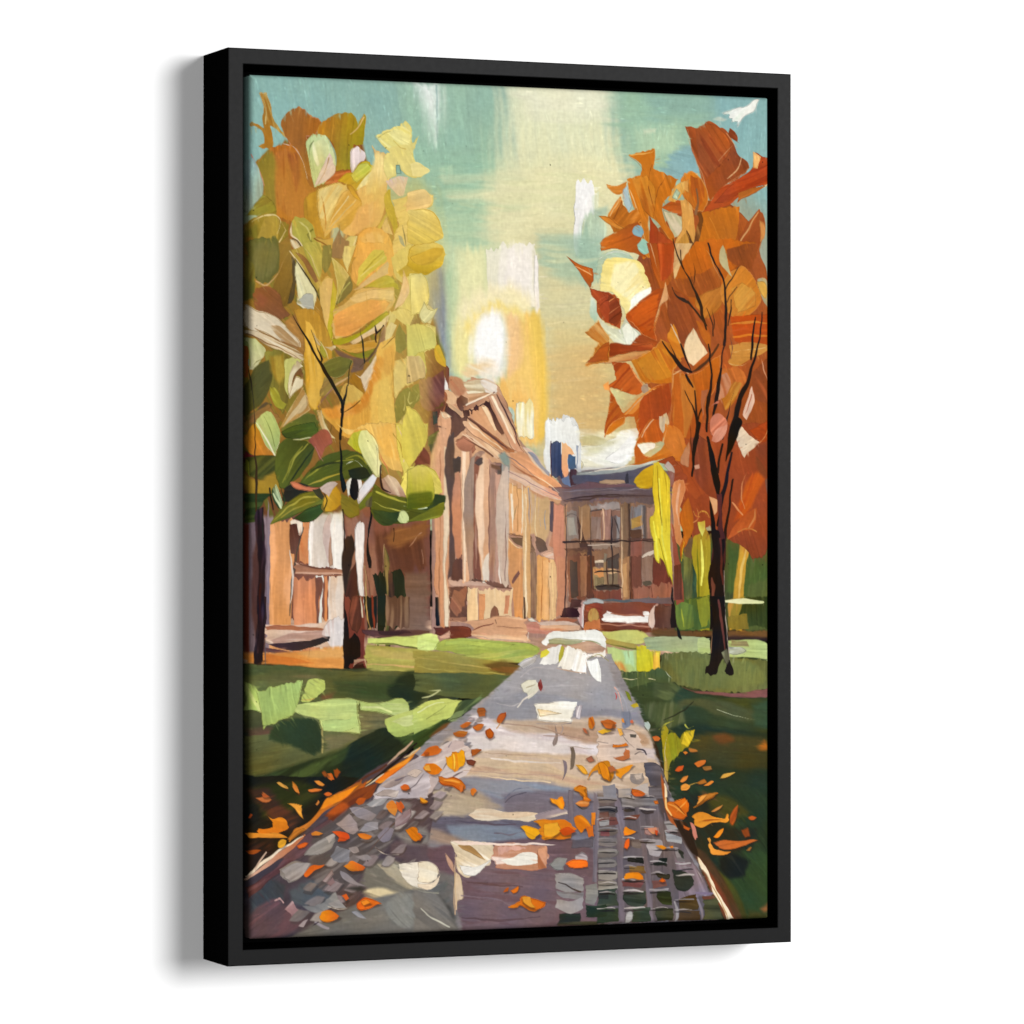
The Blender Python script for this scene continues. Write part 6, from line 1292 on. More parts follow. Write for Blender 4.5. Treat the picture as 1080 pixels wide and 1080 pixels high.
s|102 87 87|a -47 w 0.39 0.91 0.39|1214 5105 1282 5056 1323 4993
p|224 180 154 184 112 74|g 2 a -32 b 0.26 h 0.8|-40 5728 -33 5703 66 5644 171 5560 303 5477 409 5411 343 5491 224 5575 66 5669
p|240 220 192|a -32 b 0.2 h 0.8|-33 5703 105 5608 224 5525 403 5417 303 5465 145 5560 39 5631
s|200 168 144|a -53 w 0.26 0.52 0.26|39 5644 92 5570 131 5522
p|200 122 44 163 87 31|g 2 a -37 b 0.26 h 0.7|290 5427 343 5366 436 5331 515 5245 595 5147 702 5099 836 5040 863 5066 702 5175 542 5259 436 5368 303 5440
p|238 138 30 238 138 30 216 100 26|a -37 b 0.26 h 0.8|535 5233 569 5171 649 5123 756 5088 843 5053 756 5126 649 5192 555 5228
p|130 64 34 130 64 34 97 47 33|a -37 b 0.62|569 5272 729 5150 863 5078 971 5056 917 5155 756 5214 622 5311
p|197 89 32|a -37 b 1.66 o 0.8|595 5260 702 5187 756 5214 649 5274
p|207 95 30|a -18 b 0.26 h 0.6|803 5190 823 5159 883 5154 863 5198 823 5216
p|240 222 190 240 222 190 224 200 164|a 60 b 0.26 h 0.9|3515 5658 3551 5705 3594 5771 3637 5864 3695 5957 3753 6051 3811 6138 3760 6142 3710 6049 3637 5929 3580 5797 3537 5743
s|176 138 90|a 60 w 0.39 0.65 0.39|3551 5757 3666 5943 3760 6136
p|172 88 41 172 88 41 200 116 58|a 74 b 0.62|3207 5032 3250 5137 3264 5293 3321 5372 3436 5454 3407 5466 3293 5398 3235 5266
p|51 37 28 51 37 28 99 69 49|a 58 b 0.62|3307 5372 3407 5401 3493 5572 3522 5665 3465 5637 3379 5504
m 4000 0 405 410 614 4 .8 .35
f 0.28
p|167 121 44 115 70 41 104 101 38|g 79 a 58 b 2.07|-67 1175 568 1133 1241 1317 1350 1568 1459 1896 1500 2073 1459 2201 1363 2456 1364 2963 568 3116 -14 3142 -67 2843
p|149 87 39 149 87 39 133 102 35|a 85 b 1.66|64 640 249 471 461 401 836 412 916 661 1051 909 1363 1027 1363 1268 -67 1304 -67 1093 91 988 104 813
p|136 105 79 136 105 79 117 86 61|a 90 b 1.66|608 1111 702 1084 782 1119 755 1284 595 1288
p|156 192 190 156 192 190 142 169 171|a 90 b 1.66|621 1073 675 1053 728 1095 702 1153 621 1174
p|176 122 44 176 122 44 205 180 104|a 74 b 0.26 h 0.6 r 201 176 128|62 131 127 126 163 206 176 299 216 366 289 445 328 493 262 433 183 373 151 368 176 436 170 505 128 525 62 505 110 476 104 420 62 378 -4 363 25 336 101 370 93 289 106 220
s|216 200 138|a 74 w 0.39 0.78 0.39|104 177 124 263 117 351
p|165 103 43 165 103 43 184 128 60|a 88 b 0.26 h 0.6 r 201 138 112|238 315 299 246 388 223 461 269 552 324 517 368 488 415 429 429 448 514 468 726 408 678 355 555 302 482 252 408
p|172 115 36 140 130 31|g 17 a 92 b 0.26 h 0.6 r 201 154 96|521 361 595 283 688 241 762 245 811 287 822 314 865 247 883 256 865 468 782 477 755 654 648 670 648 545 595 433 508 414
s|217 176 112|a -49 w 0.26 0.65 0.39|755 396 809 350 863 272
p|171 77 39 171 77 39 201 104 60|a -21 b 0.62|541 755 648 670 769 654 728 718 621 759
p|216 200 196 216 200 196 196 181 178|a 90 b 0.26 h 0.7 r 168 154 128|766 515 809 476 869 524 869 587 822 614 775 672 763 616
p|198 216 149 211 223 174|g -2 a 85 b 0.26 h 0.8 r 143 168 104|425 465 475 413 568 415 628 508 651 651 568 742 488 789 468 676 437 552
p|230 207 198 230 207 198 212 192 184|a -49 b 0.26 h 0.8|601 527 651 651 568 742 491 786 528 674
p|217 224 168 217 224 168 240 240 200|a 79 b 0.62 h 0.8|475 463 555 435 595 496 568 598 501 625 468 551
s|120 128 82|a 79 w 0.26 0.65 0.39|488 450 451 526 475 676
s|138 160 136|a 69 w 0.39 0.78 0.39|581 421 635 520 648 620
s|184 144 106|a -49 w 0.26 0.39 0.26|501 776 568 673 595 572
p|165 100 41 174 105 37|g -2 a 88 b 0.26 h 0.6|43 641 143 537 265 485 355 517 411 628 451 777 504 801 544 950 608 1149 461 1134 302 1032 196 998 117 938 78 1039 104 851 110 788
p|185 112 48 185 112 48 155 87 35|a 88 b 1.66|170 586 262 521 342 555 382 679 435 878 435 1028 276 995 196 910 170 749
p|135 119 43 135 119 43 146 128 45|a 88 b 1.66|43 641 143 537 176 549 196 748 196 998 117 938 110 801
p|148 77 38|a 88 b 1.66 o 0.8|289 557 355 555 382 729 342 806
s|224 196 176|a 69 b 0.26 w 0.26 0.78 0.65 0.26|256 487 329 506 395 591 435 728
s|176 106 96|a 79 w 0.39 0.65 0.39|9 567 51 640 106 788
p|139 137 47 139 137 47 116 101 34|a -30 b 0.62|-30 998 104 851 183 911 196 998 91 1013
p|184 134 42 184 134 42 208 154 48|a 79 b 0.62|408 879 501 801 541 925 608 1149 515 1139 435 1053
p|143 172 172 143 172 172 156 196 190|a 90 b 0.62|-38 606 25 591 77 689 104 813 64 902 -28 979 -38 980
p|227 200 126 217 176 96|g 90 a -59 b 0.26 h 0.8 r 149 103 31|515 800 648 752 715 756 769 805 822 853 715 945 648 1047 568 1144 541 1050 508 926
p|235 220 160 235 220 160 224 190 120|a -59 b 0.62 h 0.8|528 812 648 765 702 782 648 897 595 1024 541 1000
p|207 152 64 207 152 64 224 176 96|a -49 b 0.26|702 819 755 793 852 878 822 929 702 1021 648 1073 595 1074
s|240 228 192|a -59 w 0.26 0.65 0.39|595 1074 661 959 755 843
s|216 192 144|a -59 w 0.26 0.65 0.39|568 1125 688 983 795 867
s|192 128 58|a -59 w 0.26 0.52 0.39|541 824 568 974 561 1125
p|197 154 30 184 168 44|g -30 a -30 b 0.26 h 0.7 r 157 126 24|664 733 728 683 789 672 822 614 889 586 946 629 930 711 849 777 809 803 769 767 702 750
p|216 208 80 216 208 80 200 200 64|a -39 b 0.62 h 0.7|769 691 836 614 889 593 930 636 863 713 809 753
p|232 224 144 232 224 144 240 232 176|a -54 b 0.26|809 797 876 700 937 648 923 724 849 790
p|208 148 28 208 148 28 165 118 24|a 32 b 0.26|735 755 769 767 822 841 852 880 782 842
p|208 154 56 208 154 56 184 122 40|a -30 b 0.62|648 1047 809 917 863 865 822 1017 755 1095 688 1084
p|233 198 124 236 180 104|g 90 a 101 b 0.26 h 0.7 r 208 160 96|923 478 970 508 1038 531 1078 605 1105 655 1051 733 1038 834 1011 974 957 1051 836 1080 782 1144 702 1096 809 992 852 890 809 806 930 711 957 609
p|239 176 112 239 176 112 240 190 128|a 95 b 1.66|836 916 970 861 997 987 916 1040 809 1106 755 1082
p|237 212 140 237 212 140 232 204 132|a 95 b 1.66|957 534 1024 557 1065 656 970 786 890 826 889 763
p|234 219 132 228 208 124|g 90 a 58 b 0.26 h 0.8 r 201 184 96|957 414 1011 374 1105 332 1180 285 1221 328 1238 448 1288 395 1268 459 1241 524 1295 610 1363 640 1295 687 1227 691 1160 653 1112 617 1112 680 1038 708 1011 608 1038 531 1065 517 997 456
p|240 228 148 240 228 148 228 212 120|a 27 b 0.62 h 0.8|970 407 1173 311 1221 372 1214 461 1105 465 1038 493
s|184 168 88|a 7 w 0.26 0.52 0.26|977 407 1051 372 1105 358
s|176 154 80|a 47 w 0.26 0.39 0.26|1092 428 1146 476 1187 488
s|154 154 96|a 90 w 0.39 0.52 0.39|1126 578 1122 654
p|143 179 156|a 90 b 0.26|1112 604 1139 603 1153 666 1112 674
p|217 190 184 217 190 184 201 180 168|a 58 b 0.26 h 0.8 r 192 160 96|1038 727 1112 693 1207 689 1166 830 1132 825 1078 770
p|176 154 24 166 136 16|g 90 a 74 b 0.26 h 0.7|1035 796 1065 773 1078 858 1119 983 1126 1084 1105 1135 1065 1010 1024 910
p|184 160 48|a -59 b 0.26|970 1063 1038 948 1038 998 984 1076
p|229 188 132|a 69 b 0.26|1011 1062 1038 986 1085 1111 1038 1099
p|232 208 128 234 198 120|g 90 a -20 b 0.26 h 0.8 r 201 160 80|1078 858 1160 840 1241 790 1295 775 1404 823 1391 887 1323 914 1363 963 1418 1051 1363 1154 1241 1271 1078 1275 1092 1111 1126 1034
p|240 208 144 240 208 144 232 184 124|a -20 b 0.26|1173 906 1241 802 1309 781 1377 836 1323 889
s|200 154 88|a -20 w 0.26 0.52 0.26|1146 945 1241 904 1350 888
s|68 68 53|a 90 w 0.26 0.91 0.39|1166 1039 1180 1108 1187 1203
s|102 102 69|w 0.26 0.39 0.26|1187 1083 1227 1069 1282 1105
p|132 149 149|a 27 b 0.26|1126 1110 1160 1121 1187 1197 1153 1166
s|134 103 47|w 0.26 0.52 0.26|1187 1203 1221 1170 1248 1144
p|240 164 76 232 154 60|g 90 a 95 b 0.26 h 0.8 r 200 128 48|822 1118 916 1065 997 1069 1065 1124 1085 1199 1092 1275 782 1283 809 1169
p|239 180 100 239 180 100 244 190 120|a 79 b 1.66|836 1143 943 1089 1024 1125 1011 1226 863 1268
p|216 216 148 216 216 148 168 168 80|a 95 b 0.26 h 0.7|742 1133 816 1124 809 1169 775 1283 695 1285 708 1184
s|240 232 192|a 101 w 0.39 1.04 0.52|809 1131 782 1195 755 1284
p|139 119 43 104 100 34|g 90 a 74 b 0.26 h 0.6 r 201 176 128|-38 1067 64 1008 170 984 223 1022 302 1051 289 1133 223 1297 -38 1304
p|100 100 34 100 100 34 67 67 23|a 85 b 1.66|-38 1129 51 1064 64 1301 -38 1304
p|130 70 28 130 70 28 100 53 22|a 58 b 2.07 o 0.8|-38 1154 25 1165 38 1264 -38 1304
p|160 136 56 160 136 56 135 119 41|a 79 b 0.62|104 1026 196 998 223 1060 196 1185 104 1300 51 1301
s|224 207 160|a -59 w 0.39 0.78 0.39|12 1051 117 998 190 992 229 1034 203 1135
s|216 192 144|a -44 w 0.26 0.78 0.39|236 1034 276 1096 210 1197
p|138 103 47 138 103 47 176 138 80|a -30 b 0.62|196 1223 302 1132 315 1182 223 1297 183 1298
p|175 174 80 168 164 72|g -2 a 74 b 0.26 h 0.8 r 201 192 128|322 1032 362 999 422 1004 475 1052 488 1127 541 1226 555 1289 435 1292 355 1181 322 1119
s|90 92 30|a 63 w 0.39 0.91 0.52|428 1179 448 1116 475 1090
s|111 110 47|a 63 w 0.39 1.04 0.52|435 1129 475 1190 501 1290
s|208 208 136|a 79 w 0.39 1.04 0.52|368 1030 435 1079 461 1166
s|240 228 208|a 53 w 0.52 1.17 0.78 0.39|318 1057 315 1132 382 1193 408 1255
p|201 160 76 201 160 76 184 128 48|a 8 b 0.26 h 0.6|488 1146 568 1156 635 1142 628 1224 568 1213 501 1177
s|96 53 18|a 18 w 0.39 0.65 0.39|488 1150 555 1188 615 1218
s|51 37 28|a 48 w 0.39 1.04 0.52|322 1163 355 1175 395 1218
p|232 220 196 232 220 196 200 160 120|a 58 b 0.26|302 1164 355 1181 395 1255 368 1256 315 1207
p|111 77 71 111 77 71 135 88 76|a 90 b 0.62|628 1174 675 1084 702 1146 755 1170 702 1285 621 1287
s|69 69 72|a 90 w 0.26 0.52 0.78|679 1053 679 1122 682 1185
p|67 77 39 67 77 39 74 78 48|a 90 b 0.26|555 1238 621 1218 621 1287 548 1289
p|70 83 47 74 77 40|g 90 a 79 b 0.62 h 0.4|-41 1187 196 1143 249 1291 196 1418 144 1475 78 1477 25 1422 -14 1298
p|94 100 64 94 100 64 72 83 50|a 100 b 2.07|25 1197 170 1193 223 1267 157 1419 65 1458 28 1372
p|101 101 42 101 101 42 66 52 21|a 100 b 0.62|-41 1274 25 1347 38 1459 25 1584 -41 1598
p|64 76 39|a 90 b 1.66|-41 1448 38 1471 38 1584 -41 1598
p|134 103 47 99 75 37|g 90 a 111 b 0.62 h 0.5|210 1192 302 1190 342 1339 342 1514 289 1628 223 1642 170 1593 183 1468 223 1367
s|201 160 120|a 111 w 0.39 0.78 0.52|51 1465 117 1497 190 1443 252 1329 302 1227
p|136 71 52 109 60 54|g -1 a 38 b 0.62|25 1596 45 1502 144 1506 223 1542 249 1641 302 1703 196 1743 91 1720
p|135 59 57|a 28 b 2.07 o 0.5|38 1633 78 1558 130 1594 104 1657
p|40 37 39 56 52 52|a 101 b 0.26|318 1290 345 1339 342 1527 315 1615 282 1628 302 1553 326 1465
p|223 224 192 223 224 192 200 208 192|a 74 b 0.26 h 0.8|349 1326 368 1288 435 1412 501 1523 485 1668 355 1620 355 1489
p|175 184 193 175 184 193 113 122 131|a 18 b 0.26 h 0.7|375 1589 422 1544 481 1549 482 1668 349 1627
s|240 240 232|a 28 w 0.52 1.17 0.65|355 1620 408 1651 475 1664
p|168 144 64 168 144 64 208 176 96|a 58 b 0.26 h 0.6|309 1240 408 1200 488 1348 541 1460 501 1523 422 1400 342 1289
p|133 87 58 133 87 58 168 120 80|a 53 b 0.26|335 1252 395 1269 475 1361 515 1460 488 1473 408 1337
s|232 220 192|a 53 w 0.52 1.17 0.65|302 1252 368 1326 435 1425
p|184 176 80 184 176 80 137 137 56|a 63 b 0.26 h 0.6|395 1187 541 1184 548 1334 528 1447 475 1373 422 1274
s|216 200 144|a 63 w 0.39 0.78 0.52|402 1212 475 1311 515 1423
p|67 77 39 67 77 39 83 93 47|a 90 b 0.26|555 1196 621 1194 615 1345 568 1396 551 1359
s|26 25 20|a 53 w 0.39 1.04 0.91 0.65 0.26|342 1302 435 1425 508 1542 555 1660 581 1748
p|228 190 116 239 192 124|g -1 a 88 b 0.26 h 0.7 r 167 137 32|521 1535 541 1460 595 1427 632 1439 635 1558 622 1709 628 1835 608 1898 581 1810 541 1660
p|168 160 24 168 160 24 192 176 48|a 90 b 0.26|632 1445 662 1532 642 1633 622 1734 628 1847 608 1892 588 1810 608 1659 621 1533
p|196 188 120 196 188 120 160 160 88|a 69 b 0.26 h 0.7 r 224 216 160|621 1288 702 1343 755 1417 702 1506 668 1595 648 1621 655 1457
p|51 62 40 51 62 40 38 47 33|a -49 b 0.26|755 1417 779 1505 729 1569 648 1627 675 1545
s|138 160 96|a -49 w 0.26 0.52 0.26|755 1455 702 1531 662 1608
p|216 208 136 216 208 136 232 224 160|a 95 b 0.26 h 0.7|715 1204 809 1189 755 1329 742 1379 702 1280
p|240 168 80 239 160 76|g 90 a 79 b 0.26 h 0.7|809 1176 1051 1170 1092 1270 1092 1409 1038 1423 836 1491 775 1442 769 1341 809 1252
p|216 208 80 184 188 60|g 18 a -39 b 0.26 h 0.8 r 117 117 31|825 1365 876 1288 957 1223 1024 1219 1038 1297 970 1349 863 1440 809 1491
s|135 135 31|a -44 w 0.26 0.65 0.39|863 1389 943 1299 1011 1234
s|232 232 144|a -39 w 0.39 0.91 0.52|836 1415 917 1350 1024 1272
p|220 192 156 220 192 156 200 160 120|a -34 b 0.26 h 0.8|782 1517 863 1452 970 1361 1045 1296 1051 1385 943 1438 822 1504
p|168 164 42 168 164 42 141 134 14|a -15 b 0.26 h 0.8 r 138 138 64|863 1496 970 1424 1051 1407 1105 1447 1130 1497 1078 1485 970 1494
p|226 184 120 226 184 120 240 176 112|a -25 b 0.26 h 0.8 r 176 122 48|635 1659 729 1594 836 1510 970 1494 1092 1491 1105 1548 1092 1624 1011 1689 890 1754 782 1832 648 1872 622 1810 628 1734
p|240 164 92 238 156 84|g 90 a -27 b 0.62 h 0.7|648 1709 755 1631 917 1577 1065 1599 1011 1676 890 1742 755 1832 648 1847
p|232 196 144|a -15 b 0.62|755 1568 917 1514 1092 1510 1092 1586 917 1577 809 1605
s|192 138 58|a 90 w 0.26 0.52 0.26|883 1502 887 1590 890 1679
p|168 160 24 151 151 28|g -1 a -25 b 0.26 h 0.8|622 1872 729 1858 836 1818 943 1728 1038 1663 1051 1688 957 1766 836 1843 729 1902 648 1910
p|240 220 192 240 220 192 232 196 160|a -24 b 0.26 h 0.8|755 1889 890 1805 1011 1714 1065 1681 1051 1738 970 1803 863 1856 782 1907
p|208 154 72 208 154 72 175 122 40|a -10 b 0.26 h 0.6|648 1910 809 1907 944 1867 970 1854 957 1917 836 1957 729 1959
p|117 117 29 117 117 29 83 83 30|a -6 b 0.26|675 1934 809 1964 957 1923 970 1955 876 1994 782 1983
p|216 196 104 224 204 116|g 90 a 58 b 0.26 h 0.8|1078 1270 1241 1165 1377 1161 1459 1210 1418 1300 1295 1391 1187 1457 1105 1421
p|176 140 24 176 140 24 192 160 48|a -29 b 0.26|1105 1383 1214 1305 1377 1237 1459 1222 1404 1325 1295 1391 1173 1420
p|226 212 132 220 204 120|g 90 a 69 b 0.26 h 0.8 r 168 152 88|1194 1419 1255 1386 1309 1397 1350 1479 1323 1594 1268 1671 1214 1697 1133 1636 1160 1509
p|220 204 128 220 204 128 230 218 144|a 58 b 0.26 h 0.8 r 168 152 88|1078 1662 1160 1635 1227 1659 1255 1722 1214 1786 1160 1749 1092 1687
p|240 200 176 240 200 176 232 184 152|a 111 b 0.26 h 0.9 r 192 144 96|1166 1344 1207 1444 1221 1520 1173 1597 1092 1655 1139 1534 1160 1445
p|217 204 140 217 204 140 200 188 120|a -59 b 0.26 h 0.8|1065 1662 1119 1699 1092 1750 1038 1878 1024 1853 1051 1751
p|232 216 176|a -69 b 0.26|1024 1802 1078 1738 1112 1763 1065 1877 1011 1941
p|76 83 39 76 83 39 93 99 47|a 90 b 0.26 h 0.5|1133 1731 1160 1787 1194 1850 1187 1926 1146 1958 1112 1940 1112 1826
p|210 200 120 210 200 120 224 216 144|a 79 b 0.26 h 0.8 r 168 152 88|1241 1798 1350 1752 1418 1769 1404 1897 1295 1962 1187 2002 1214 1900
p|220 196 136 216 188 112|g -1 a 48 b 0.26 h 0.8 r 184 160 96|1089 2016 1187 1995 1295 1981 1336 2050 1323 2126 1241 2165 1133 2243 1106 2281 1092 2180
p|216 208 168 216 208 168 196 192 154|a 79 b 0.26 h 0.8|1295 1658 1363 1606 1404 1643 1377 1745 1309 1733
p|99 69 52|a 79 b 0.26 o 0.8|1255 1697 1309 1619 1295 1746 1241 1773 1200 1925 1187 1850
p|184 132 48 192 142 44|g 90 a 85 b 0.62 h 0.5|329 1665 488 1662 622 1910 595 2086 542 2288 515 2376 462 2364 422 2214 408 1964
p|208 154 48 208 154 48 224 176 80|a 85 b 0.62|422 1738 488 1812 542 2012 568 2087 528 2288 488 2376 435 2289 422 2089
p|133 87 56 133 87 56 152 105 59|a 38 b 0.62|263 1754 342 1690 408 1864 408 1989 355 1965 302 1841
p|154 154 56 154 154 56 192 168 80|a 69 b 0.26|541 1886 582 1986 568 2011 528 1962
s|232 216 168|a 58 w 0.26 0.65 0.39|502 1862 568 1949 588 2011
p|217 190 152 217 190 152 240 220 192|a 58 b 0.26 h 0.7|475 1812 515 1912 648 1922 622 1960 541 1912
p|83 93 47 83 93 47 63 70 40|a -20 b 0.26 h 0.5 r 154 138 96|555 2049 635 1998 729 1984 782 2021 755 2084 702 2135 608 2143 568 2112
p|101 70 74 101 70 74 124 88 92|a 18 b 0.62|635 1935 755 1983 876 2019 863 2082 769 2109 782 2008 675 1985
p|135 110 55 135 110 55 116 86 46|a -39 b 0.26|528 2276 568 2137 702 2141 755 2084 729 2160 648 2211 568 2275
p|176 112 56|a -39 b 0.26 w 0.52|648 2211 729 2160 755 2109 702 2198
s|192 152 120|a -34 w 0.39 0.91 0.52|568 2288 648 2199 755 2134
s|118 77 82|a -49 w 0.39 1.17 0.65|515 2357 568 2288 622 2224
p|216 168 80 224 184 96|g -1 a 69 b 0.26 h 0.7 r 158 119 48|688 2248 729 2185 823 2209 863 2259 849 2322 755 2399 702 2374
p|156 103 31 156 103 31 115 85 30|a 58 b 0.26 h 0.6|742 2172 782 2103 836 2133 876 2259 809 2222
p|240 224 208 232 212 200|g 90 a -59 b 0.26 h 0.9 r 176 128 104|789 2109 836 2127 890 2069 964 1955 957 2056 917 2157 876 2246 836 2158
p|118 77 82 118 77 82 168 122 96|a -59 b 0.26|890 2032 957 1930 997 1828 1038 1739 1011 1903 957 1955
s|51 37 32|a -59 w 0.26 0.78 0.52 0.39|822 2083 917 1981 970 1904 997 1803
s|176 138 128|a -59 w 0.26 0.65 0.39|1024 1853 1038 1751 1051 1701
p|242 180 85 240 172 76|g 90 a 85 b 0.26 h 0.6|970 1942 1024 1878 1092 1839 1106 1952 1092 2079 1099 2332 1112 2572 729 2575 648 2513 528 2389 542 2363 702 2374 836 2310 890 2208 957 2081
p|224 138 52 224 138 52 237 160 80|a 58 b 1.66|542 2376 702 2336 863 2284 917 2132 970 1980 1024 2004 971 2182 863 2334 755 2411 622 2438
p|208 122 44|a 58 b 1.66 o 0.7|755 2386 863 2271 917 2208 890 2334 809 2411
p|244 196 104 244 196 104 239 184 92|a 88 b 1.66|944 2207 1051 2130 1092 2332 1106 2521 917 2536
p|224 136 60|a 79 b 1.66 o 0.6|1024 1941 1092 1902 1092 2079 1038 2130 997 2080
s|165 104 39|a 90 w 0.26 0.39 0.26|1078 1953 1085 2104 1092 2281
p|75 81 31 62 67 24|g 90 a 69 b 0.26 h 0.5|1106 2294 1187 2217 1295 2184 1295 2279 1241 2355 1160 2432 1112 2458
s|184 184 120|a 90 w 0.26 0.52 0.26|1180 2268 1184 2331 1173 2369
s|184 184 120|a 90 w 0.39 0.52 0.26|1221 2242 1207 2305 1221 2330 1248 2305
s|184 184 120|a 48 w 0.26 0.39 0.26|1241 2203 1289 2253 1268 2304
p|115 64 49 115 64 49 133 81 62|a 58 b 0.62|1295 2152 1404 2125 1486 2073 1459 2328 1363 2379 1309 2329
p|220 200 116 224 208 128|g 90 a 79 b 0.26 h 0.8 r 176 152 80|1126 2483 1187 2394 1241 2368 1309 2443 1343 2570 1133 2572
p|242 235 228 216 204 196|g 28 a 30 b 0.26 h 0.9 r 136 105 79|-38 1635 65 1677 196 1718 289 1803 369 1877 385 1927 302 1916 196 1867 65 1820 25 1821 -38 1791
p|176 138 106 176 138 106 224 208 192|a 33 b 0.26 h 0.7|157 1781 223 1780 302 1841 369 1914 355 1940 263 1904
p|224 208 192 224 208 192 136 105 79|a 26 b 0.26 h 0.8|-38 1809 65 1820 196 1880 302 1928 402 1989 398 2046 276 1979 144 1931 51 1870 -34 1834
s|98 59 44|a 28 w 0.52 0.91 0.65|-34 1834 104 1894 236 1942 398 2027
s|116 76 53|a 26 w 0.39 0.78 0.52|38 1808 196 1880 369 1940
s|244 236 228|a 30 w 0.52 1.17 0.65|104 1869 236 1929 398 1989
p|201 216 160 216 220 192|g 90 a 69 b 0.26 h 0.7|-38 1872 25 1877 91 1919 117 1956 91 2019 25 2095 -1 2095 -21 1971
p|138 160 96|a 69 b 0.26|-38 1884 -14 1921 12 2095 -27 2021
s|74 77 40|w 0.26 0.52 0.26|12 2095 51 2045 104 2019
p|153 71 31 153 71 31 96 43 22|a 90 b 0.26|-41 1922 -14 1946 -12 2083 -27 2146 -40 2146
p|122 152 152|a 90 b 0.26|-21 2021 -6 2021 -6 2070 -19 2071
p|137 137 58 99 84 30|g -1 a 95 b 0.62 h 0.5|117 1969 236 1954 289 2016 276 2166 289 2316 249 2404 170 2293 131 2143
p|58 62 32 58 62 32 42 47 25|a -49 b 0.62|-14 2170 38 2082 144 2018 170 2143 104 2318 -14 2419 -40 2469 -40 2196
p|168 144 58 168 144 58 133 102 31|a 90 b 1.66|157 1993 249 1979 263 2141 223 2192 170 2118
p|208 216 136 208 216 136 192 204 120|a 101 b 0.26 h 0.7|269 2016 302 2003 395 2027 302 2116 289 2216 302 2303 269 2241 260 2116
p|239 230 208 239 230 208 184 160 136|a 111 b 0.26 h 0.8|302 2116 355 2027 402 2064 342 2115 316 2216 302 2297 289 2241
p|244 238 223 232 224 208|a -59 b 0.26 h 0.9 r 136 105 79|309 2228 342 2140 398 2152 398 2202 342 2253 302 2297
p|98 59 44|a -59 b 0.26|342 2115 395 2064 406 2139 355 2128 316 2203
p|159 156 45 159 156 45 196 204 96|a 58 b 0.26 h 0.6|150 2218 197 2230 249 2317 289 2341 263 2373 197 2355 164 2293
p|176 138 80 168 122 80|g -1 a -49 b 0.26 h 0.6 r 224 200 160|223 2517 302 2366 408 2214 428 2277 448 2377 342 2453
p|224 200 168 224 200 168 200 154 112|a -49 b 0.26|236 2510 342 2366 422 2264 435 2339 329 2441
p|57 53 61|a -29 b 0.62|38 2406 117 2331 170 2343 144 2393 65 2431
p|100 85 45 100 85 45 133 87 54|a -29 b 0.62|-40 2420 65 2381 144 2330 170 2380 249 2442 170 2530 -14 2519
p|70 91 38 57 76 35|g -1 a -19 b 0.26 h 0.5 r 118 103 62|236 2523 302 2466 409 2409 488 2414 526 2476 515 2552 355 2566
p|232 220 184 232 220 184 200 160 112|a 69 b 0.26 h 0.8|508 2382 542 2376 608 2538 648 2576 568 2576 528 2464
p|207 160 56 168 138 46|g 90 a 79 b 11.2 o 0.26 n 0.4|13 751 405 569 984 720 1387 775 1423 1460 1350 2283 1276 2968 839 3106 263 2972 -8 2434
p|232 204 106|a 79 b 6.3 o 0.34 n 0.4|947 789 1276 642 1460 1047 1423 1665 1365 2146 1387 2831 1203 3105 1021 2833 984 2015 984 1333
p|230 180 85|a 79 b 8.4 o 0.3 n 0.4|585 800 984 720 1020 1469 839 1745 549 1480
m 3600 0 0 150 300 5.5 1.2 .5
p|38 31 19|a 58 b 0.26|316 1696 355 1752 462 1913 528 2025 568 2074 648 2199 702 2299 709 2374 688 2387 682 2324 622 2212 542 2087 488 1988 382 1814
s|38 31 19|a 74 w 0.39 1.17 2.07 1.30 0.52|468 1800 502 1912 542 2012 539 2050 555 2087
s|36 36 26|a 95 w 0.39 1.04 1.04 0.39|836 1755 843 1831 860 1931 865 2038
s|40 27 21|a 58 w 0.52 1.30 1.30 0.52|950 1766 964 1816 984 1803 1011 1764
s|50 28 21|a 79 w 1.17 1.30 0.78|964 1816 957 1854 957 1885
s|66 43 28|a -34 w 0.39 0.78 0.39|997 1929 1051 1890 1099 1839
s|31 25 17|a 90 w 0.65 1.81 2.33 1.94|739 2197 722 2273 699 2374 691 2575
s|30 34 27|a 90 w 0.26 0.78 0.65|769 2021 749 2109 739 2197
s|66 46 21|a -29 w 0.26 0.65 0.39|715 2393 769 2361 836 2310
s|82 68 29|a -69 w 0.26 0.52 0.39|635 2413 615 2476 608 2526
s|51 46 32|a 90 w 0.52 1.30 0.91 1.04 1.17|-12 2083 6 2158 25 2282 36 2444 45 2593
p|200 138 40 184 116 42|g 90 a 69 b 0.26 h 0.6|-38 2564 38 2476 157 2575 190 2706 65 2713 -27 2664
p|113 39 46 113 39 46 66 37 36|a 0 b 0.62|-40 2664 25 2701 170 2712 144 2750 -14 2763 -40 2751
p|184 192 120 160 176 104|g -1 a 58 b 0.26 h 0.8 r 224 216 176|45 2476 91 2413 157 2388 203 2450 230 2574 197 2712 131 2650 78 2551
s|228 220 184|a 58 w 0.39 1.04 0.65|45 2476 104 2550 190 2706
s|119 127 63|a 69 w 0.39 0.91 0.52|104 2426 157 2525 190 2637
s|216 144 104|a 58 w 0.26 0.52 0.26|78 2476 131 2563 170 2650
p|74 77 33 74 77 33 100 100 40|a -39 b 0.62|-40 2726 197 2706 223 2737 210 2899 78 2875 -14 2838
p|168 132 44 151 120 39|g 90 a 4 b 1.66|-34 2838 65 2875 217 2799 221 2937 144 2981 -14 2975 -38 2925
p|48 61 28 48 61 28 66 76 33|a -10 b 0.62|-38 2975 144 2981 170 2987 91 3049 52 3174 -38 3187
p|125 126 36|a 90 b 0.26|-38 2738 -14 2751 -1 2850 -27 2826
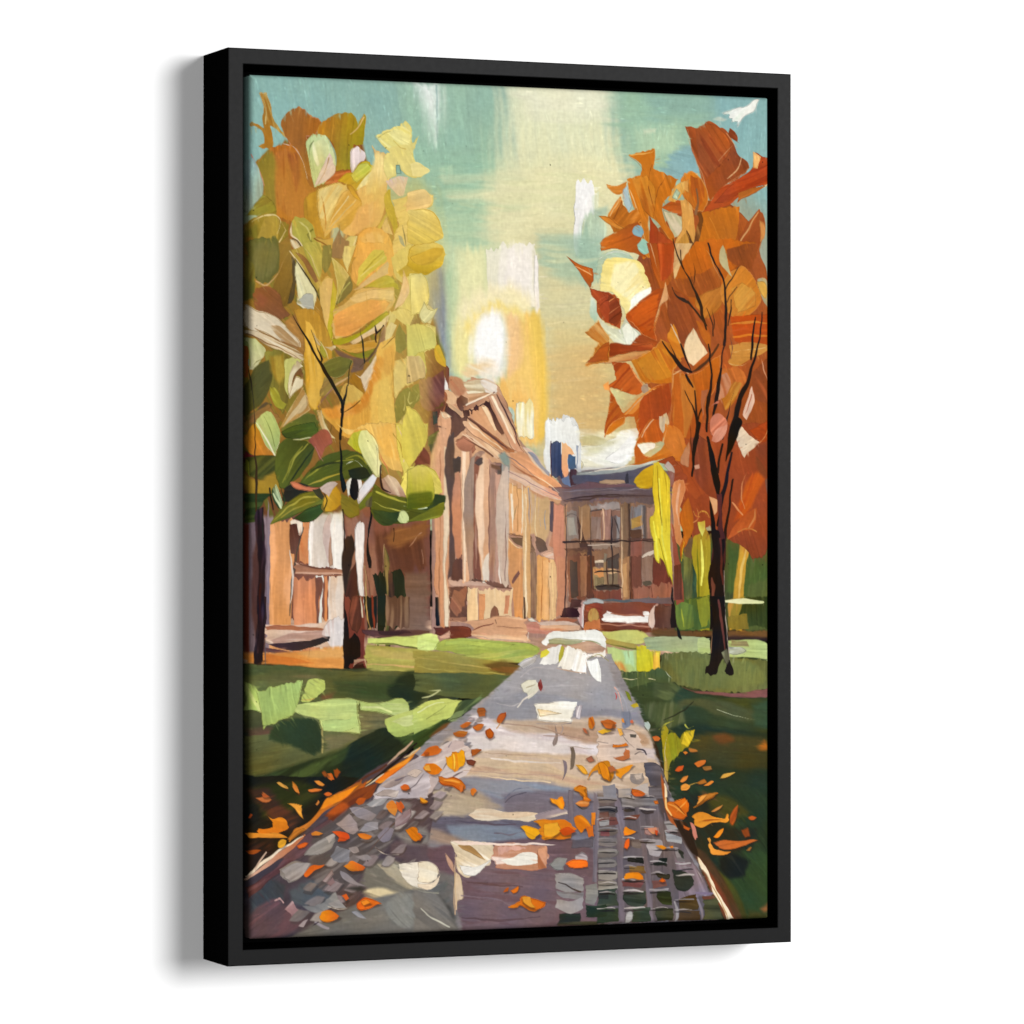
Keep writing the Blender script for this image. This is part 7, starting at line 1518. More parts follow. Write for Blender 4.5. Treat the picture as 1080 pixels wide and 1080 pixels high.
p|83 92 34 61 69 30|g 0 a -54 b 0.62 h 0.5|223 2637 289 2586 409 2592 488 2635 462 2748 369 2861 263 2949 223 2924
s|126 126 48|a -59 w 0.39 1.17 0.65|250 2899 316 2749 395 2635
s|152 148 60|a -59 w 0.39 0.91 0.52|276 2861 342 2723 435 2623
s|42 47 25|a -59 w 0.52 1.30 0.65|289 2911 382 2786 488 2647
p|78 90 34 66 76 33|g 0 a -24 b 0.62 h 0.5|369 2911 462 2798 568 2709 702 2671 836 2682 957 2795 890 2896 756 2872 648 2885 475 2936
s|144 143 53|a -27 w 0.39 1.30 0.78 0.52|395 2898 502 2810 648 2747 782 2733
s|160 144 56|a -24 w 0.39 1.30 0.65|435 2917 542 2873 702 2822
s|48 56 29|a -24 w 0.52 1.56 0.78|462 2823 595 2760 702 2759
s|126 126 45|a -5 w 0.39 1.04 0.52|729 2721 823 2701 890 2770
p|66 81 30 66 81 30 48 61 28|a -15 b 0.26 h 0.5|236 2537 342 2486 488 2459 522 2534 488 2572 355 2586 276 2574
s|192 192 144|a -8 w 0.39 1.04 0.78 0.39|329 2592 435 2573 502 2566 528 2509
p|132 71 54 158 89 71|a 58 b 0.62|435 2598 542 2521 595 2533 628 2609 568 2659 528 2747 488 2647
s|184 122 112|a 69 w 0.39 0.65 0.39|495 2635 528 2710 555 2741
p|38 37 34 36 47 41|a 0 b 0.62|263 2949 356 2899 488 2936 542 2998 462 3036 303 3036 250 3024
p|165 88 55 165 88 55 176 106 80|a 14 b 0.26 h 0.5|303 2899 356 2899 422 2923 528 2929 648 2897 528 2954 409 2949 329 2936
p|121 116 37 121 116 37 93 98 38|g 0 a -24 b 0.26 h 0.6|157 3193 210 3112 289 3036 382 2980 488 2961 555 2998 568 3048 475 3061 356 3124 250 3162
s|184 168 64|a -27 w 0.39 1.17 1.17 0.52|184 3162 303 3061 435 2999 528 3005
s|154 138 52|a -27 w 0.39 0.91 0.52|236 3149 356 3074 488 3036
p|47 68 35 59 81 38|g 0 a -14 b 0.26 h 0.5|329 3155 435 3086 542 3048 562 3099 488 3161 395 3180
p|64 76 39 64 76 39 208 216 160|a 74 b 0.26 h 0.6|164 2962 197 2912 223 2974 243 3062 223 3087 190 3037
s|200 208 160|a 79 w 0.52 1.56 0.78|177 2974 203 3024 234 3074
s|48 61 32|a 95 w 0.39 1.30 0.65|230 2924 260 3024 252 3062
p|200 156 48 175 127 28|g 0 a 48 b 0.26 h 0.7 r 132 92 31|555 3023 648 2910 689 2973 695 3048 622 3098 568 3099
p|200 176 160|a -29 b 0.26|528 2936 648 2891 669 2904 622 2948 595 2998
p|52 52 36|a 28 b 0.26|475 2948 528 2942 562 2998 542 3017 502 2986
s|36 36 21|a 79 w 0.52 0.91 0.52|568 2973 582 3023 562 3086
p|134 119 39 134 119 39 100 100 30|a 28 b 0.62 h 0.5|689 2973 756 2998 823 3035 823 3123 756 3142 702 3086
p|107 109 33|a -29 b 0.26|823 3048 944 2947 930 3022 836 3098
p|212 207 192 212 207 192 240 232 224|a 101 b 0.26|731 2897 782 2846 782 2947 742 2998
p|232 224 216 232 224 216 168 160 120|a 95 b 0.26 h 0.7|782 2846 823 2827 849 2897 836 2997 823 3048 809 2972
p|19 20 21 31 26 22|a 90 b 0.26|769 2872 798 2834 816 2872 816 3010 789 3023 762 2998
s|216 216 192|a 19 w 0.39 0.78 0.52|729 2759 796 2733 849 2777
p|36 40 24|a 0 b 0.62|742 2809 863 2783 917 2846 836 2871 756 2859
p|242 237 232 232 220 216|g 90 a -58 b 0.26 h 0.9 r 138 122 96|930 2839 964 2858 937 2921 863 3010 825 3048 823 2972 836 2934
p|200 192 60 200 192 60 176 172 40|a 69 b 0.26 h 0.8|739 2608 782 2544 863 2518 890 2556 863 2695 796 2658
p|220 220 144 228 220 156|g 0 a 69 b 0.26 h 0.9 r 119 119 63|836 2531 890 2512 944 2568 977 2644 998 2757 991 2839 957 2852 903 2770 849 2682 823 2607
p|232 224 160|a 69 b 0.26|957 2619 991 2719 1000 2808 971 2852
p|238 192 102 236 186 96|g 90 a 74 b 0.26 h 0.6|648 2458 755 2519 917 2468 1106 2466 1133 2567 1187 2693 1160 2819 1052 2782 998 2744 971 2618 890 2518 836 2506 755 2545 689 2507
p|240 184 88 240 184 88 244 200 112|a 79 b 1.66|944 2492 1092 2466 1106 2617 1133 2718 1025 2694 971 2593
p|220 200 92 216 196 92|g 90 a 63 b 0.26 h 0.7 r 184 152 58|1106 2466 1363 2463 1350 2565 1282 2692 1228 2768 1187 2870 1133 2718
s|232 196 160|a 69 w 0.52 0.91 0.65 0.39|1119 2491 1160 2566 1187 2667 1173 2743
s|159 127 48|a 69 w 0.26 0.52 0.26|1092 2542 1146 2630 1160 2718
p|220 204 96 224 208 106|g 90 a 38 b 0.26 h 0.7 r 160 138 48|1160 2857 1241 2762 1377 2780 1445 2843 1473 2970 1377 2996 1241 2996 1200 2996 1146 2933
s|115 85 30|a -74 w 0.39 1.04 0.52|1167 2857 1139 2921 1119 2984
s|135 119 41|w 0.26 0.39 0.26|1241 2806 1323 2895 1364 2970
p|176 138 112 176 138 112 208 184 152|a 58 b 0.26|998 2871 1052 2833 1133 2895 1187 2996 1106 2984 1025 2959
s|50 28 19|a 74 w 0.39 1.04 1.17 0.52|998 2770 991 2871 1011 2934 1065 2965
s|200 128 72|a 58 w 0.39 0.78 0.39|991 2681 1025 2757 1065 2858
p|100 100 30 73 76 23|g 90 a 14 b 0.26 h 0.6|944 2909 1052 2971 1187 2996 1364 3021 1473 3021 1473 3123 1241 3173 1106 3199 998 3199 917 3098
p|64 76 33 48 61 28|a 19 b 0.62|917 3085 1011 3098 1146 3098 1133 3174 1025 3199 944 3148
s|160 154 58|a 14 w 0.39 1.17 0.78|957 2959 1079 3009 1241 3047
s|176 168 72|a 19 w 0.39 0.91 0.52|944 3035 1038 3073 1160 3098
p|48 61 32 48 61 32 83 93 47|a -5 b 0.62|1187 3009 1364 2970 1500 2983 1486 3084 1323 3085 1214 3047
s|208 216 176|a 7 w 0.39 0.91 0.65|1160 3060 1255 3078 1350 3078
p|200 208 144 200 208 144 160 176 96|a 58 b 0.26 h 0.7|1119 3161 1153 3098 1180 3098 1211 3148 1207 3173 1146 3186
p|107 109 33 107 109 33 144 143 53|a -14 b 0.26 h 0.5|1187 3174 1323 3110 1486 3034 1473 3123 1350 3161
p|100 85 55|a -79 b 0.26 o 0.8|876 3048 930 2972 930 3073 890 3073
p|216 194 88 220 200 96|g 90 a 58 b 0.2 h 0.7|1195 1879 1307 1896 1338 2009 1338 2114 1276 2153 1215 2154
p|217 196 90 205 188 80|g 90 a 74 b 0.2 h 0.7 r 168 144 64|1195 2344 1276 2390 1327 2466 1353 2551 1338 2628 1276 2714 1215 2790 1154 2676
p|115 64 49|a 58 b 0.2|1215 2866 1276 2714 1317 2751 1276 2790 1215 2828
p|220 200 98 143 142 26|g 90 a 85 b 0.2 h 0.7|1195 2800 1276 2771 1338 2780 1379 2837 1409 2913 1399 3017 1338 3075 1195 3075
p|80 91 21 80 91 21 63 76 19|a -5 b 1.24 o 0.8|1195 2980 1276 2961 1389 2960 1394 3055 1195 3094
p|224 200 120 216 184 92|g 90 a 37 b 0.26 h 0.7|1249 1114 1358 1124 1385 1212 1276 1265 1222 1241
p|224 192 96 184 146 28|g 90 a 8 b 0.26 h 0.7 r 158 126 32|1222 1203 1331 1150 1426 1160 1481 1209 1481 1298 1426 1350 1358 1390 1276 1379 1195 1331
p|208 168 58|a -15 b 0.62|1222 1267 1412 1198 1481 1196 1453 1261 1276 1316
p|220 200 120 224 204 116|g 90 a 79 b 0.26 h 0.8 r 176 160 80|1222 1393 1304 1385 1351 1415 1365 1491 1358 1580 1304 1658 1222 1697
p|216 204 140 216 204 140 192 180 120|a -49 b 0.26 h 0.7 r 168 152 80|1297 1658 1331 1581 1351 1625 1385 1643 1440 1623 1419 1681 1372 1732 1331 1746 1297 1708
p|220 204 108 212 200 104|g 90 a 74 b 0.26 h 0.8 r 168 144 64|1195 1761 1331 1752 1399 1795 1426 1884 1413 1922 1358 1935 1276 1962 1195 2002
p|224 184 56 224 184 56 212 164 48|a 58 b 0.26|1413 1909 1447 1896 1494 1997 1492 2048 1440 2023 1413 1973
p|208 176 112 208 176 112 216 192 116|a 79 b 0.26 h 0.7|1195 1983 1304 1987 1338 2050 1331 2126 1276 2152 1195 2179
p|233 200 128 228 188 116|g 90 a -11 b 0.26 h 0.8 r 200 144 64|1195 804 1276 776 1344 786 1385 861 1344 913 1276 922 1195 943
p|228 200 112 221 188 80|g 90 a 27 b 0.26 h 0.7 r 176 138 48|1195 930 1331 920 1412 949 1467 1062 1481 1125 1358 1167 1276 1182 1195 1158
p|237 220 144|a 3 b 0.26 h 0.8|1222 600 1276 579 1372 640 1317 673 1276 690 1235 682
p|115 64 51 133 77 62|a 48 b 0.62|1241 2756 1323 2641 1377 2691 1377 2767 1295 2762
s|23 22 16|a 90 w 1.17 1.56 1.81 2.07|689 2470 686 2621 689 2746 695 2872
p|24 24 17|a 79 b 0.26|679 2809 709 2859 735 2935 715 2966 695 2910
s|51 37 21|a 90 w 1.04 1.17 1.17 1.04|38 2476 44 2651 49 2875 54 3099
s|31 30 21|a 90 w 0.39 0.65 1.04|151 2937 164 2999 177 3087
s|39 22 17|a 90 w 1.04 1.30 1.30|710 3086 713 3249 718 3375
p|36 22 25 36 22 25 67 44 52|a 90 b 0.62|54 3099 104 3074 118 3374 115 3623 105 4110 59 4109 62 3374
s|138 122 132|a 90 w 0.52 1.56 2.07 1.56|144 3024 137 3199 144 3374 141 3748
s|42 48 33|a 90 w 0.52 1.04 1.04|104 3087 102 3199 99 3311
s|50 22 21|a 90 w 1.30 1.81 1.81|78 3623 78 3748 76 3872
m 900 0 200 150 330 4 .8 .4
f 0.25
p|82 89 47 74 77 40|g 90 a 90 b 0.62|3322 3302 3696 3250 4117 3198 4117 3986 3609 3981 3322 3979
p|73 92 44 73 92 44 84 98 55|a 90 b 1.66|3754 3277 3928 3251 4117 3382 4117 3592 3957 3723 3754 3695
p|81 92 47 81 92 47 51 62 36|a 90 b 1.66|3928 3644 4117 3592 4117 3986 3899 3984
p|91 93 50 91 93 50 127 127 64|a 90 b 0.26|3386 3407 3472 3433 3472 3772 3408 3771
p|117 86 55|a 90 b 0.26|3393 3302 3472 3276 3472 3459 3408 3433
p|184 160 48 155 149 35|g 90 a 92 b 0.26 h 0.6|3477 3250 3494 3198 3551 3172 3609 3277 3616 3538 3602 3890 3609 3981 3508 3980 3479 3641
s|224 216 96|a 90 w 0.78 1.81 1.04 b 0.26|3537 3303 3546 3459 3537 3642
s|107 108 20|a 90 w 0.52 1.17 0.78 b 0.26|3501 3381 3515 3642 3508 3902
s|216 192 64|a 90 w 0.39 1.04 0.52|3577 3303 3583 3459 3573 3590
p|200 154 60 176 132 40|g 90 a 97 b 0.62 h 0.6|3862 3303 3942 3237 3979 3277 3928 3408 3899 3591 3884 3774 3870 3984 3768 3983 3812 3643 3841 3434
s|224 184 96|a 97 w 0.52 1.81 1.04|3928 3303 3877 3512 3848 3774
p|51 67 44 51 67 44 71 91 46|a 90 b 0.26|3465 3485 3482 3511 3488 3980 3465 3980
p|98 109 48 98 109 48 64 76 33|a 90 b 0.26|3322 3784 3465 3772 3494 3980 3350 3979
p|87 107 46 87 107 46 133 142 46|a 88 b 0.26|3322 3752 3609 3728 3609 3963 3494 3975 3350 3974
p|146 149 46 146 149 46 107 109 31|a 88 b 0.26|3494 3753 3602 3728 3595 3937 3537 3962
p|200 144 58 200 144 58 135 119 41|a 90 b 0.62|3761 3755 3899 3730 3870 3913 3812 3965 3768 3912
p|64 76 35 64 76 35 48 61 28|a 88 b 0.62|3899 3730 4117 3731 4117 3981 3928 3953 3768 3952 3812 3926
p|117 101 40|a 88 b 0.26|3754 3886 3913 3861 3928 3979 3761 3965
p|154 77 39 154 77 39 129 64 30|a 73 b 0.26|3065 1142 3379 873 3696 785 3972 986 4030 1195 4111 1377 4110 3085 4074 3374 3986 3426 3696 3216 3494 3086 3322 2956 3293 2696 3236 2307 3065 2127 2980 1869 2923 1663
p|145 64 40 134 64 36|g 90 a 73 b 0.26|3265 2444 4118 2436 4117 3329 4044 3434 3957 3460 3913 3382 3754 3303 3609 3198 3465 3302 3379 3094 3322 3016 3293 2782
p|172 82 41 172 82 41 156 69 34|a 57 b 0.62|3293 2470 3580 2441 3667 2859 3494 3016 3408 2912 3322 2756
p|113 54 39 113 54 39 131 64 45|a 79 b 0.62|3465 2495 3609 2598 3681 2924 3696 3250 3624 3015 3494 2859
p|146 70 30 151 73 34|g -2 a 59 b 0.26 h 0.6 r 201 138 96|3401 239 3494 246 3581 196 3696 241 3769 284 3812 381 3841 432 3914 488 3936 527 3841 615 3696 699 3610 793 3595 754 3552 651 3509 522 3466 419 3437 316
p|163 81 37 163 81 37 133 58 26|a 57 b 0.62|3494 262 3610 218 3725 279 3783 382 3696 516 3581 624 3523 495
s|221 166 120|a 70 w 0.26 0.78 0.78 0.65 0.39|3423 264 3458 393 3509 522 3566 638 3598 767
p|129 58 28 129 58 28 163 78 47|a 36 b 0.26 h 0.6 r 216 154 112|3754 291 3776 235 3841 294 3834 341 3798 329
s|224 176 128|a -48 w 0.26 0.78 0.52|3812 354 3754 409 3682 490
s|224 176 128|a -48 w 0.26 0.78 0.52|3870 444 3841 537 3754 618
s|216 154 104|a -38 w 0.26 0.52 0.26|3929 534 3812 616 3696 699
s|216 154 104|a 57 w 0.26 0.65 0.39|3747 278 3798 342 3827 380
p|169 64 27 178 72 31|g -2 a -20 b 0.26 h 0.7|3581 833 3696 699 3841 615 3958 533 3987 414 4045 445 4111 455 4111 646 3987 676 3870 732 3783 801 3667 843 3552 873
p|187 72 31 187 72 31 150 53 23|a -24 b 0.62|3639 805 3783 670 3958 546 4111 501 4111 620 3928 678 3754 788
p|200 132 60 200 132 60 224 176 112|a 79 b 0.26 h 0.6|3969 414 4023 445 4001 531 3965 533
s|240 200 144|a -20 w 0.39 1.17 1.17 0.52|3841 799 3885 732 3987 689 4103 649
p|191 106 40 191 106 40 161 71 31|a -24 b 0.26|3841 720 3958 677 4074 660 3987 716 3885 758 3841 786
p|195 111 28 188 107 26|g 90 a 73 b 0.26 h 0.6|3552 886 3696 843 3856 825 3841 956 3798 1206 3494 1214 3523 1043
s|216 136 48|a 73 w 0.39 1.04 0.52|3610 910 3667 1026 3725 1156
p|210 124 36 194 105 26|g 90 a 68 b 0.26 h 0.7 r 208 160 112|3372 631 3451 576 3538 625 3581 702 3598 780 3552 873 3494 862 3408 786 3379 709
p|224 160 80 224 160 80 200 128 48|a 57 b 0.26|3379 657 3437 629 3437 733 3394 708
p|179 88 27 179 88 27 208 122 36|a 79 b 0.26|3451 602 3538 638 3566 755 3523 835 3466 758
p|175 81 29 175 81 29 200 104 44|a -6 b 0.26 h 0.6|3222 844 3308 796 3394 806 3394 904 3293 881
p|208 160 84 208 160 84 184 128 48|a 68 b 0.26 h 0.6|3265 790 3336 684 3408 643 3394 734 3322 802
p|168 192 160|a 68 b 0.26|3293 777 3336 710 3365 735 3336 788
p|188 201 168 188 201 168 216 216 192|a 57 b 0.26 h 0.5|3225 863 3322 893 3391 910 3365 1048 3322 1075 3265 960
p|201 116 28 188 105 26|g -2 a 73 b 0.26 h 0.7 r 208 152 88|2934 470 3022 448 3158 415 3165 482 3151 560 3208 584 3351 638 3293 738 3222 844 3265 973 3329 1075 3308 1114 3222 1013 3165 949 3108 912 3122 1223 3065 1225 3037 979 2980 825 2948 723 2937 645 3037 616 3044 538
p|216 138 48 216 138 48 180 94 23|a 77 b 0.62|2980 644 3094 614 3165 716 3150 924 3093 900 3037 798
s|224 168 88|a 3 w 0.39 1.04 0.65 0.26|2958 470 3037 460 3136 444 3158 424
s|170 85 23|a 36 w 0.26 0.65 0.39|2951 476 3037 538 3079 589
s|129 69 22|a 57 w 0.26 0.52 0.26|3136 535 3108 666 3136 820
s|129 69 22|a 57 w 0.26 0.52 0.26|3251 609 3193 715 3165 820
s|224 184 128|a 73 w 0.39 0.78 0.78 0.39|2951 722 3001 825 3037 953 3086 1107
p|208 128 48 208 128 48 191 111 32|a -6 b 0.26 h 0.7 r 216 160 96|2760 690 2852 693 2937 658 2916 737 2859 771 2803 740
p|169 187 187|a 68 b 0.26|2902 724 2937 697 2958 800 2973 851 2951 891 2909 827
p|190 107 30 190 107 30 216 136 56|a -48 b 0.26 h 0.7|2781 928 2866 790 2880 770 2923 853 2951 891 3008 850 3037 940 3051 1056 2923 1099 2838 1062
s|224 176 112|a -56 w 0.26 0.78 0.52|2795 921 2866 816 2880 783
s|129 69 24|a -56 w 0.26 0.52 0.26|2824 946 2880 854 2895 815
p|208 130 48 208 130 48 181 103 32|a 27 b 0.26 h 0.7|2704 924 2795 934 2852 984 2909 1009 2880 1022 2781 986
p|194 103 30 169 77 23|g -2 a -20 b 0.26 h 0.7|2725 1117 2838 1036 2937 982 3022 954 3065 1056 3036 1161 3108 1224 2951 1189 2838 1166 2725 1182
p|160 59 27 178 69 27|g 90 a 85 b 0.26 h 0.6|3115 912 3165 975 3265 1077 3322 1114 3308 1219 3122 1223
p|133 169 177 133 169 177 115 153 166|a 26 b 0.26 h 0.6|2980 1007 3008 984 3051 998 3068 1037 3044 1076 2987 1058
p|169 200 176 169 200 176 138 184 168|a 36 b 0.26 h 0.6|3022 1129 3072 1082 3108 1120 3108 1185 3072 1205 3029 1174
p|147 70 32 129 58 28|g 90 a -58 b 0.26 h 0.7 r 200 138 80|3798 1206 3841 1087 3914 954 4016 839 4060 897 4071 976 4030 1095 3987 1201
p|224 176 112 224 176 112 200 138 80|a 79 b 0.26|4023 925 4060 950 4052 1055 4023 1082
s|216 168 112|a -56 w 0.26 0.52 0.26|3812 1153 3914 1006 4009 859
p|216 216 168 216 216 168 184 200 152|a 84 b 0.26 h 0.6|3682 1183 3718 1071 3747 1116 3761 1207 3682 1209
p|227 176 96 227 176 96 216 200 144|a 84 b 0.26 h 0.6|3365 787 3408 773 3466 836 3480 966 3494 1096 3408 1177 3322 1218 3322 1101 3379 995
p|216 160 64|a 84 b 0.26|3336 1114 3408 1021 3451 1045 3451 1150 3394 1216 3322 1218
p|81 52 29 81 52 29 176 138 80|a 68 b 0.26|3415 1007 3437 1072 3473 1110 3509 992 3516 913 3494 875 3538 873 3552 938 3523 1070 3466 1215 3437 1215 3444 1124
s|51 37 26|a 73 w 0.52 1.04 0.65|3422 1014 3451 1078 3473 1110
s|100 76 60|a 79 w 0.39 1.04 0.65|3502 705 3509 809 3494 888
s|84 69 54|a 36 w 0.26 0.78 0.39|3408 773 3480 836 3552 873
p|166 77 31 190 99 30|g -1 a 68 b 0.26 h 0.6|3093 1115 3322 1109 3322 1330 3265 1422 3208 1450 3150 1334
p|168 61 23 168 61 23 198 89 40|a 88 b 0.62|3179 1113 3308 1109 3315 1265 3265 1370 3208 1398
s|216 160 112|a 79 w 0.39 1.04 0.52|3122 1114 3158 1217 3186 1346
p|205 176 128 205 176 128 224 200 144|a -58 b 0.26|3322 1109 3466 1105 3394 1250 3322 1382 3308 1278
p|191 98 20 179 88 23|g 90 a 73 b 0.26 h 0.6|3494 1104 3987 1091 3987 1196 3783 1306 3740 1438 3682 1596 3494 1678 3379 1420 3322 1369
p|147 75 32 147 75 32 173 96 41|a 68 b 0.62|3308 1382 3494 1339 3696 1256 3696 1439 3494 1522 3379 1472
p|184 116 42 184 116 42 200 132 52|a -48 b 0.62|3494 1509 3667 1439 3725 1425 3711 1556 3609 1650 3494 1678
p|130 62 34 130 62 34 148 75 40|a 68 b 0.62 h 0.4|3293 1448 3437 1523 3552 1651 3494 1756 3379 1863 3293 1747 3265 1579
p|136 68 34|a 79 b 0.62|3754 1150 3928 1093 4001 1091 3957 1289 3841 1265 3754 1202
p|200 132 50 192 120 40|g -1 a -48 b 0.26 h 0.6 r 201 138 80|3696 1452 3783 1319 3870 1264 3957 1328 4016 1432 4030 1536 3957 1617 3841 1671 3769 1620
p|216 160 64 216 160 64 192 122 40|a -48 b 0.62|3783 1437 3870 1382 3987 1458 3987 1563 3841 1619
p|188 200 160 188 200 160 220 224 184|a 73 b 0.26 h 0.7|3682 1217 3718 1111 3747 1163 3761 1280 3790 1352 3725 1294
s|224 192 136|a 57 w 0.26 0.65 0.52 0.26|3588 1154 3638 1257 3682 1335 3696 1373
p|168 184 160 168 184 160 200 184 112|a 68 b 0.26 h 0.6|4001 1366 4059 1352 4111 1416 4111 1574 4059 1536 4023 1445
p|216 176 80|a 68 b 0.26|4004 1379 4052 1378 4096 1456 4067 1509 4023 1445
p|244 224 136 238 220 148|g 90 a 8 b 0.26 h 0.9|2711 1474 2725 1357 2767 1240 2866 1231 2980 1235 3036 1259 3079 1336 3133 1458 3036 1544 2965 1624 2923 1663 2894 1573 2852 1510 2781 1479
p|248 238 184 248 238 184 240 220 152|a -38 b 1.66|2838 1277 2980 1261 3065 1388 3093 1452 2980 1572 2894 1509 2810 1433
p|248 248 232|a -33 b 0.62|2980 1520 3122 1439 3122 1478 3008 1571 2951 1624
p|184 200 168 184 200 168 220 224 200|a 12 b 0.26 h 0.6|2697 1268 2753 1202 2852 1173 2951 1197 2994 1241 2866 1227 2767 1243 2725 1344 2697 1461
s|232 232 216|a 12 w 0.39 1.17 0.65|2711 1241 2824 1187 2951 1216
p|187 89 39 168 75 35|g -1 a -53 b 0.26 h 0.6|2697 1481 2781 1485 2852 1522 2894 1625 2880 1755 2810 1730 2697 1655
p|128 54 26 128 54 26 200 104 56|a -29 b 0.26|2697 1513 2795 1498 2866 1561 2887 1690 2838 1743 2753 1667
s|224 136 80|a -33 w 0.39 0.91 0.39|2697 1616 2781 1563 2838 1523
s|224 136 80|a -33 w 0.39 0.91 0.39|2753 1680 2810 1627 2880 1587
s|95 38 18|a -34 w 0.39 0.78 0.39|2697 1577 2767 1524 2810 1504
s|95 38 18|a -33 w 0.39 0.78 0.39|2781 1705 2852 1652 2887 1625
p|216 216 184 216 216 184 232 228 204|a 32 b 0.26 h 0.7|2697 1655 2781 1731 2880 1755 2923 1676 2965 1727 3036 1778 3044 1817 2980 1863 2894 1871 2824 1846 2753 1770 2697 1719
p|196 204 176 196 204 176 232 232 216|a 79 b 0.26 h 0.7|2866 1768 2930 1715 3022 1791 3022 1843 2937 1864
p|177 75 19 164 69 23|g -1 a -24 b 0.26 h 0.6 r 216 144 92|2927 1644 3022 1558 3136 1477 3193 1450 3265 1461 3222 1579 3165 1723 3179 1840 3065 1790 2980 1714 2937 1676
p|197 89 28 197 89 28 150 56 17|a -24 b 0.62|2951 1637 3093 1530 3193 1489 3165 1659 3122 1763 3008 1701
p|216 168 120 216 168 120 192 112 56|a -68 b 0.26 h 0.6|3222 1488 3243 1397 3265 1527 3207 1580 3179 1684 3150 1763 3165 1659
s|232 200 160|a -68 w 0.26 0.78 0.39|3243 1410 3250 1488 3215 1554
p|153 69 31 153 69 31 181 95 39|a 8 b 0.62|3036 1791 3179 1840 3122 1906 3036 1920 2923 1948 2781 1976 2697 1952 2838 1898 2951 1870
p|145 58 24 145 58 24 181 89 43|a 4 b 0.62|2697 1926 2810 1859 2980 1876 3136 1854 3165 1905 2923 1922 2781 1957
p|208 154 96 208 154 96 184 106 56|a -8 b 0.26 h 0.6|2697 1978 2809 1963 2980 1921 3122 1906 3108 1945 2951 1987 2809 2008 2697 2010
p|200 122 28 190 109 28|g 18 a 57 b 0.26 h 0.6 r 216 168 104|2958 1986 3122 1906 3207 1827 3293 1864 3379 1980 3322 2033 3293 2150 3165 2152 3065 2147 3008 2076
p|216 144 40 216 144 40 181 98 27|a 57 b 0.62|3022 1998 3193 1892 3308 1942 3293 2098 3122 2127
p|216 144 48 216 144 48 191 111 32|a 37 b 0.26 h 0.6|3265 1787 3308 1708 3379 1850 3408 1940 3365 1967 3322 1916
s|224 208 176|a 63 w 0.26 1.17 0.65|3290 1715 3329 1785 3365 1863
p|250 240 200 244 234 200|g 90 a 90 b 0.26 h 0.9|3470 1735 3523 1821 3592 1918 3552 1951 3516 1978 3473 2015 3429 1979 3401 1901 3415 1823
p|190 103 32 190 103 32 162 77 31|a 47 b 0.26 h 0.6|3494 1678 3552 1703 3609 1780 3609 1911 3552 1820
p|180 88 31 180 88 31 208 128 60|a -38 b 0.26 h 0.6|3473 2043 3537 1964 3638 1897 3711 1857 3696 1922 3581 2016 3494 2095
s|216 154 96|a -33 w 0.39 0.91 0.52|3480 2102 3581 2029 3667 1962
s|51 35 24|a -33 w 0.52 2.85 2.07 1.04|3465 2063 3523 2030 3595 1976 3682 1857
p|168 65 23 159 61 23|g 90 a -1 b 0.26|3776 1646 3943 1630 4111 1613 4110 1876 3986 1865 3812 1829
s|216 130 44|a -4 w 0.52 2.07 1.04 b 0.26|3783 1699 3928 1683 4103 1692
s|196 78 27|a -4 w 0.52 2.07 1.30|3798 1751 3957 1735 4110 1745
s|208 122 40|a -4 w 0.52 1.81 1.04|3798 1796 3957 1780 4110 1784
p|208 154 76 192 138 60|g 90 a -5 b 0.26 h 0.6 r 216 176 112|3769 1856 3914 1834 4110 1850 4110 1889 4045 1917 3957 1958 3885 1998 3812 2012 3761 1987 3783 1921
s|232 200 128|a -10 w 0.39 0.78 0.39|3783 1908 3928 1892 4074 1877
s|224 192 128|a -12 w 0.39 0.91 0.52|3768 1993 3870 2009 3972 1951
s|114 69 30|a -10 w 0.26 0.52 0.26|3797 1947 3914 1925 4030 1904
p|117 58 33 117 58 33 155 77 46|a 57 b 0.62|3986 2036 4110 1955 4110 2297 3986 2246 3957 2141
s|216 160 128|a 57 w 0.26 0.65 0.39|4037 1956 4059 2061 4103 2119
p|153 71 34 153 71 34 183 106 48|a 68 b 0.62|3682 2040 3841 2025 3928 2089 3841 2300 3696 2249
p|192 122 40 192 122 40 208 154 64|a -58 b 0.62|3696 2249 3812 2130 3870 2142 3812 2274 3739 2340
p|208 152 124 208 152 124 165 88 55|a 73 b 0.26 h 0.5|3696 2092 3754 2065 3783 2144 3725 2249 3667 2276
p|194 105 28 170 77 25|g 90 a 84 b 0.26 h 0.6 r 216 144 88|3300 2046 3437 2083 3552 2042 3638 1963 3696 1936 3682 2119 3581 2303 3494 2552 3265 2554 3293 2254
p|208 128 48 208 128 48 179 86 23|a 84 b 0.62|3322 2098 3437 2096 3494 2174 3465 2409 3408 2552 3307 2553
s|224 168 104|a 90 w 0.39 1.04 0.65 0.39|3310 2033 3300 2150 3279 2306 3272 2437
s|232 192 144|a -19 w 0.39 0.78 0.39|3308 2085 3379 2058 3437 2077
p|169 69 23 169 69 23 198 95 32|a -43 b 0.26 h 0.6|2809 2002 2951 2012 3008 2102 3065 2166 3108 2192 3036 2231 2909 2220 2838 2195 2781 2177 2852 2130
s|224 154 96|a 47 w 0.26 0.65 0.39|2951 2012 3008 2102 3065 2179
p|193 95 28 193 95 28 160 69 23|a -53 b 0.26 h 0.6 r 224 154 96|2781 2170 2809 2221 2909 2375 2979 2310 3093 2218 3179 2165 3265 2151 3265 2255 3236 2346 3193 2411 3193 2554 3036 2556 2994 2400 2909 2414 2824 2467 2753 2558 2753 2519 2781 2351 2795 2273
p|224 144 60 224 144 60 200 112 40|a -43 b 0.26|2909 2388 3008 2284 3165 2178 3193 2178 3093 2270 2979 2375
s|232 184 128|a -43 w 0.39 0.91 0.52|2923 2388 3036 2283 3150 2191
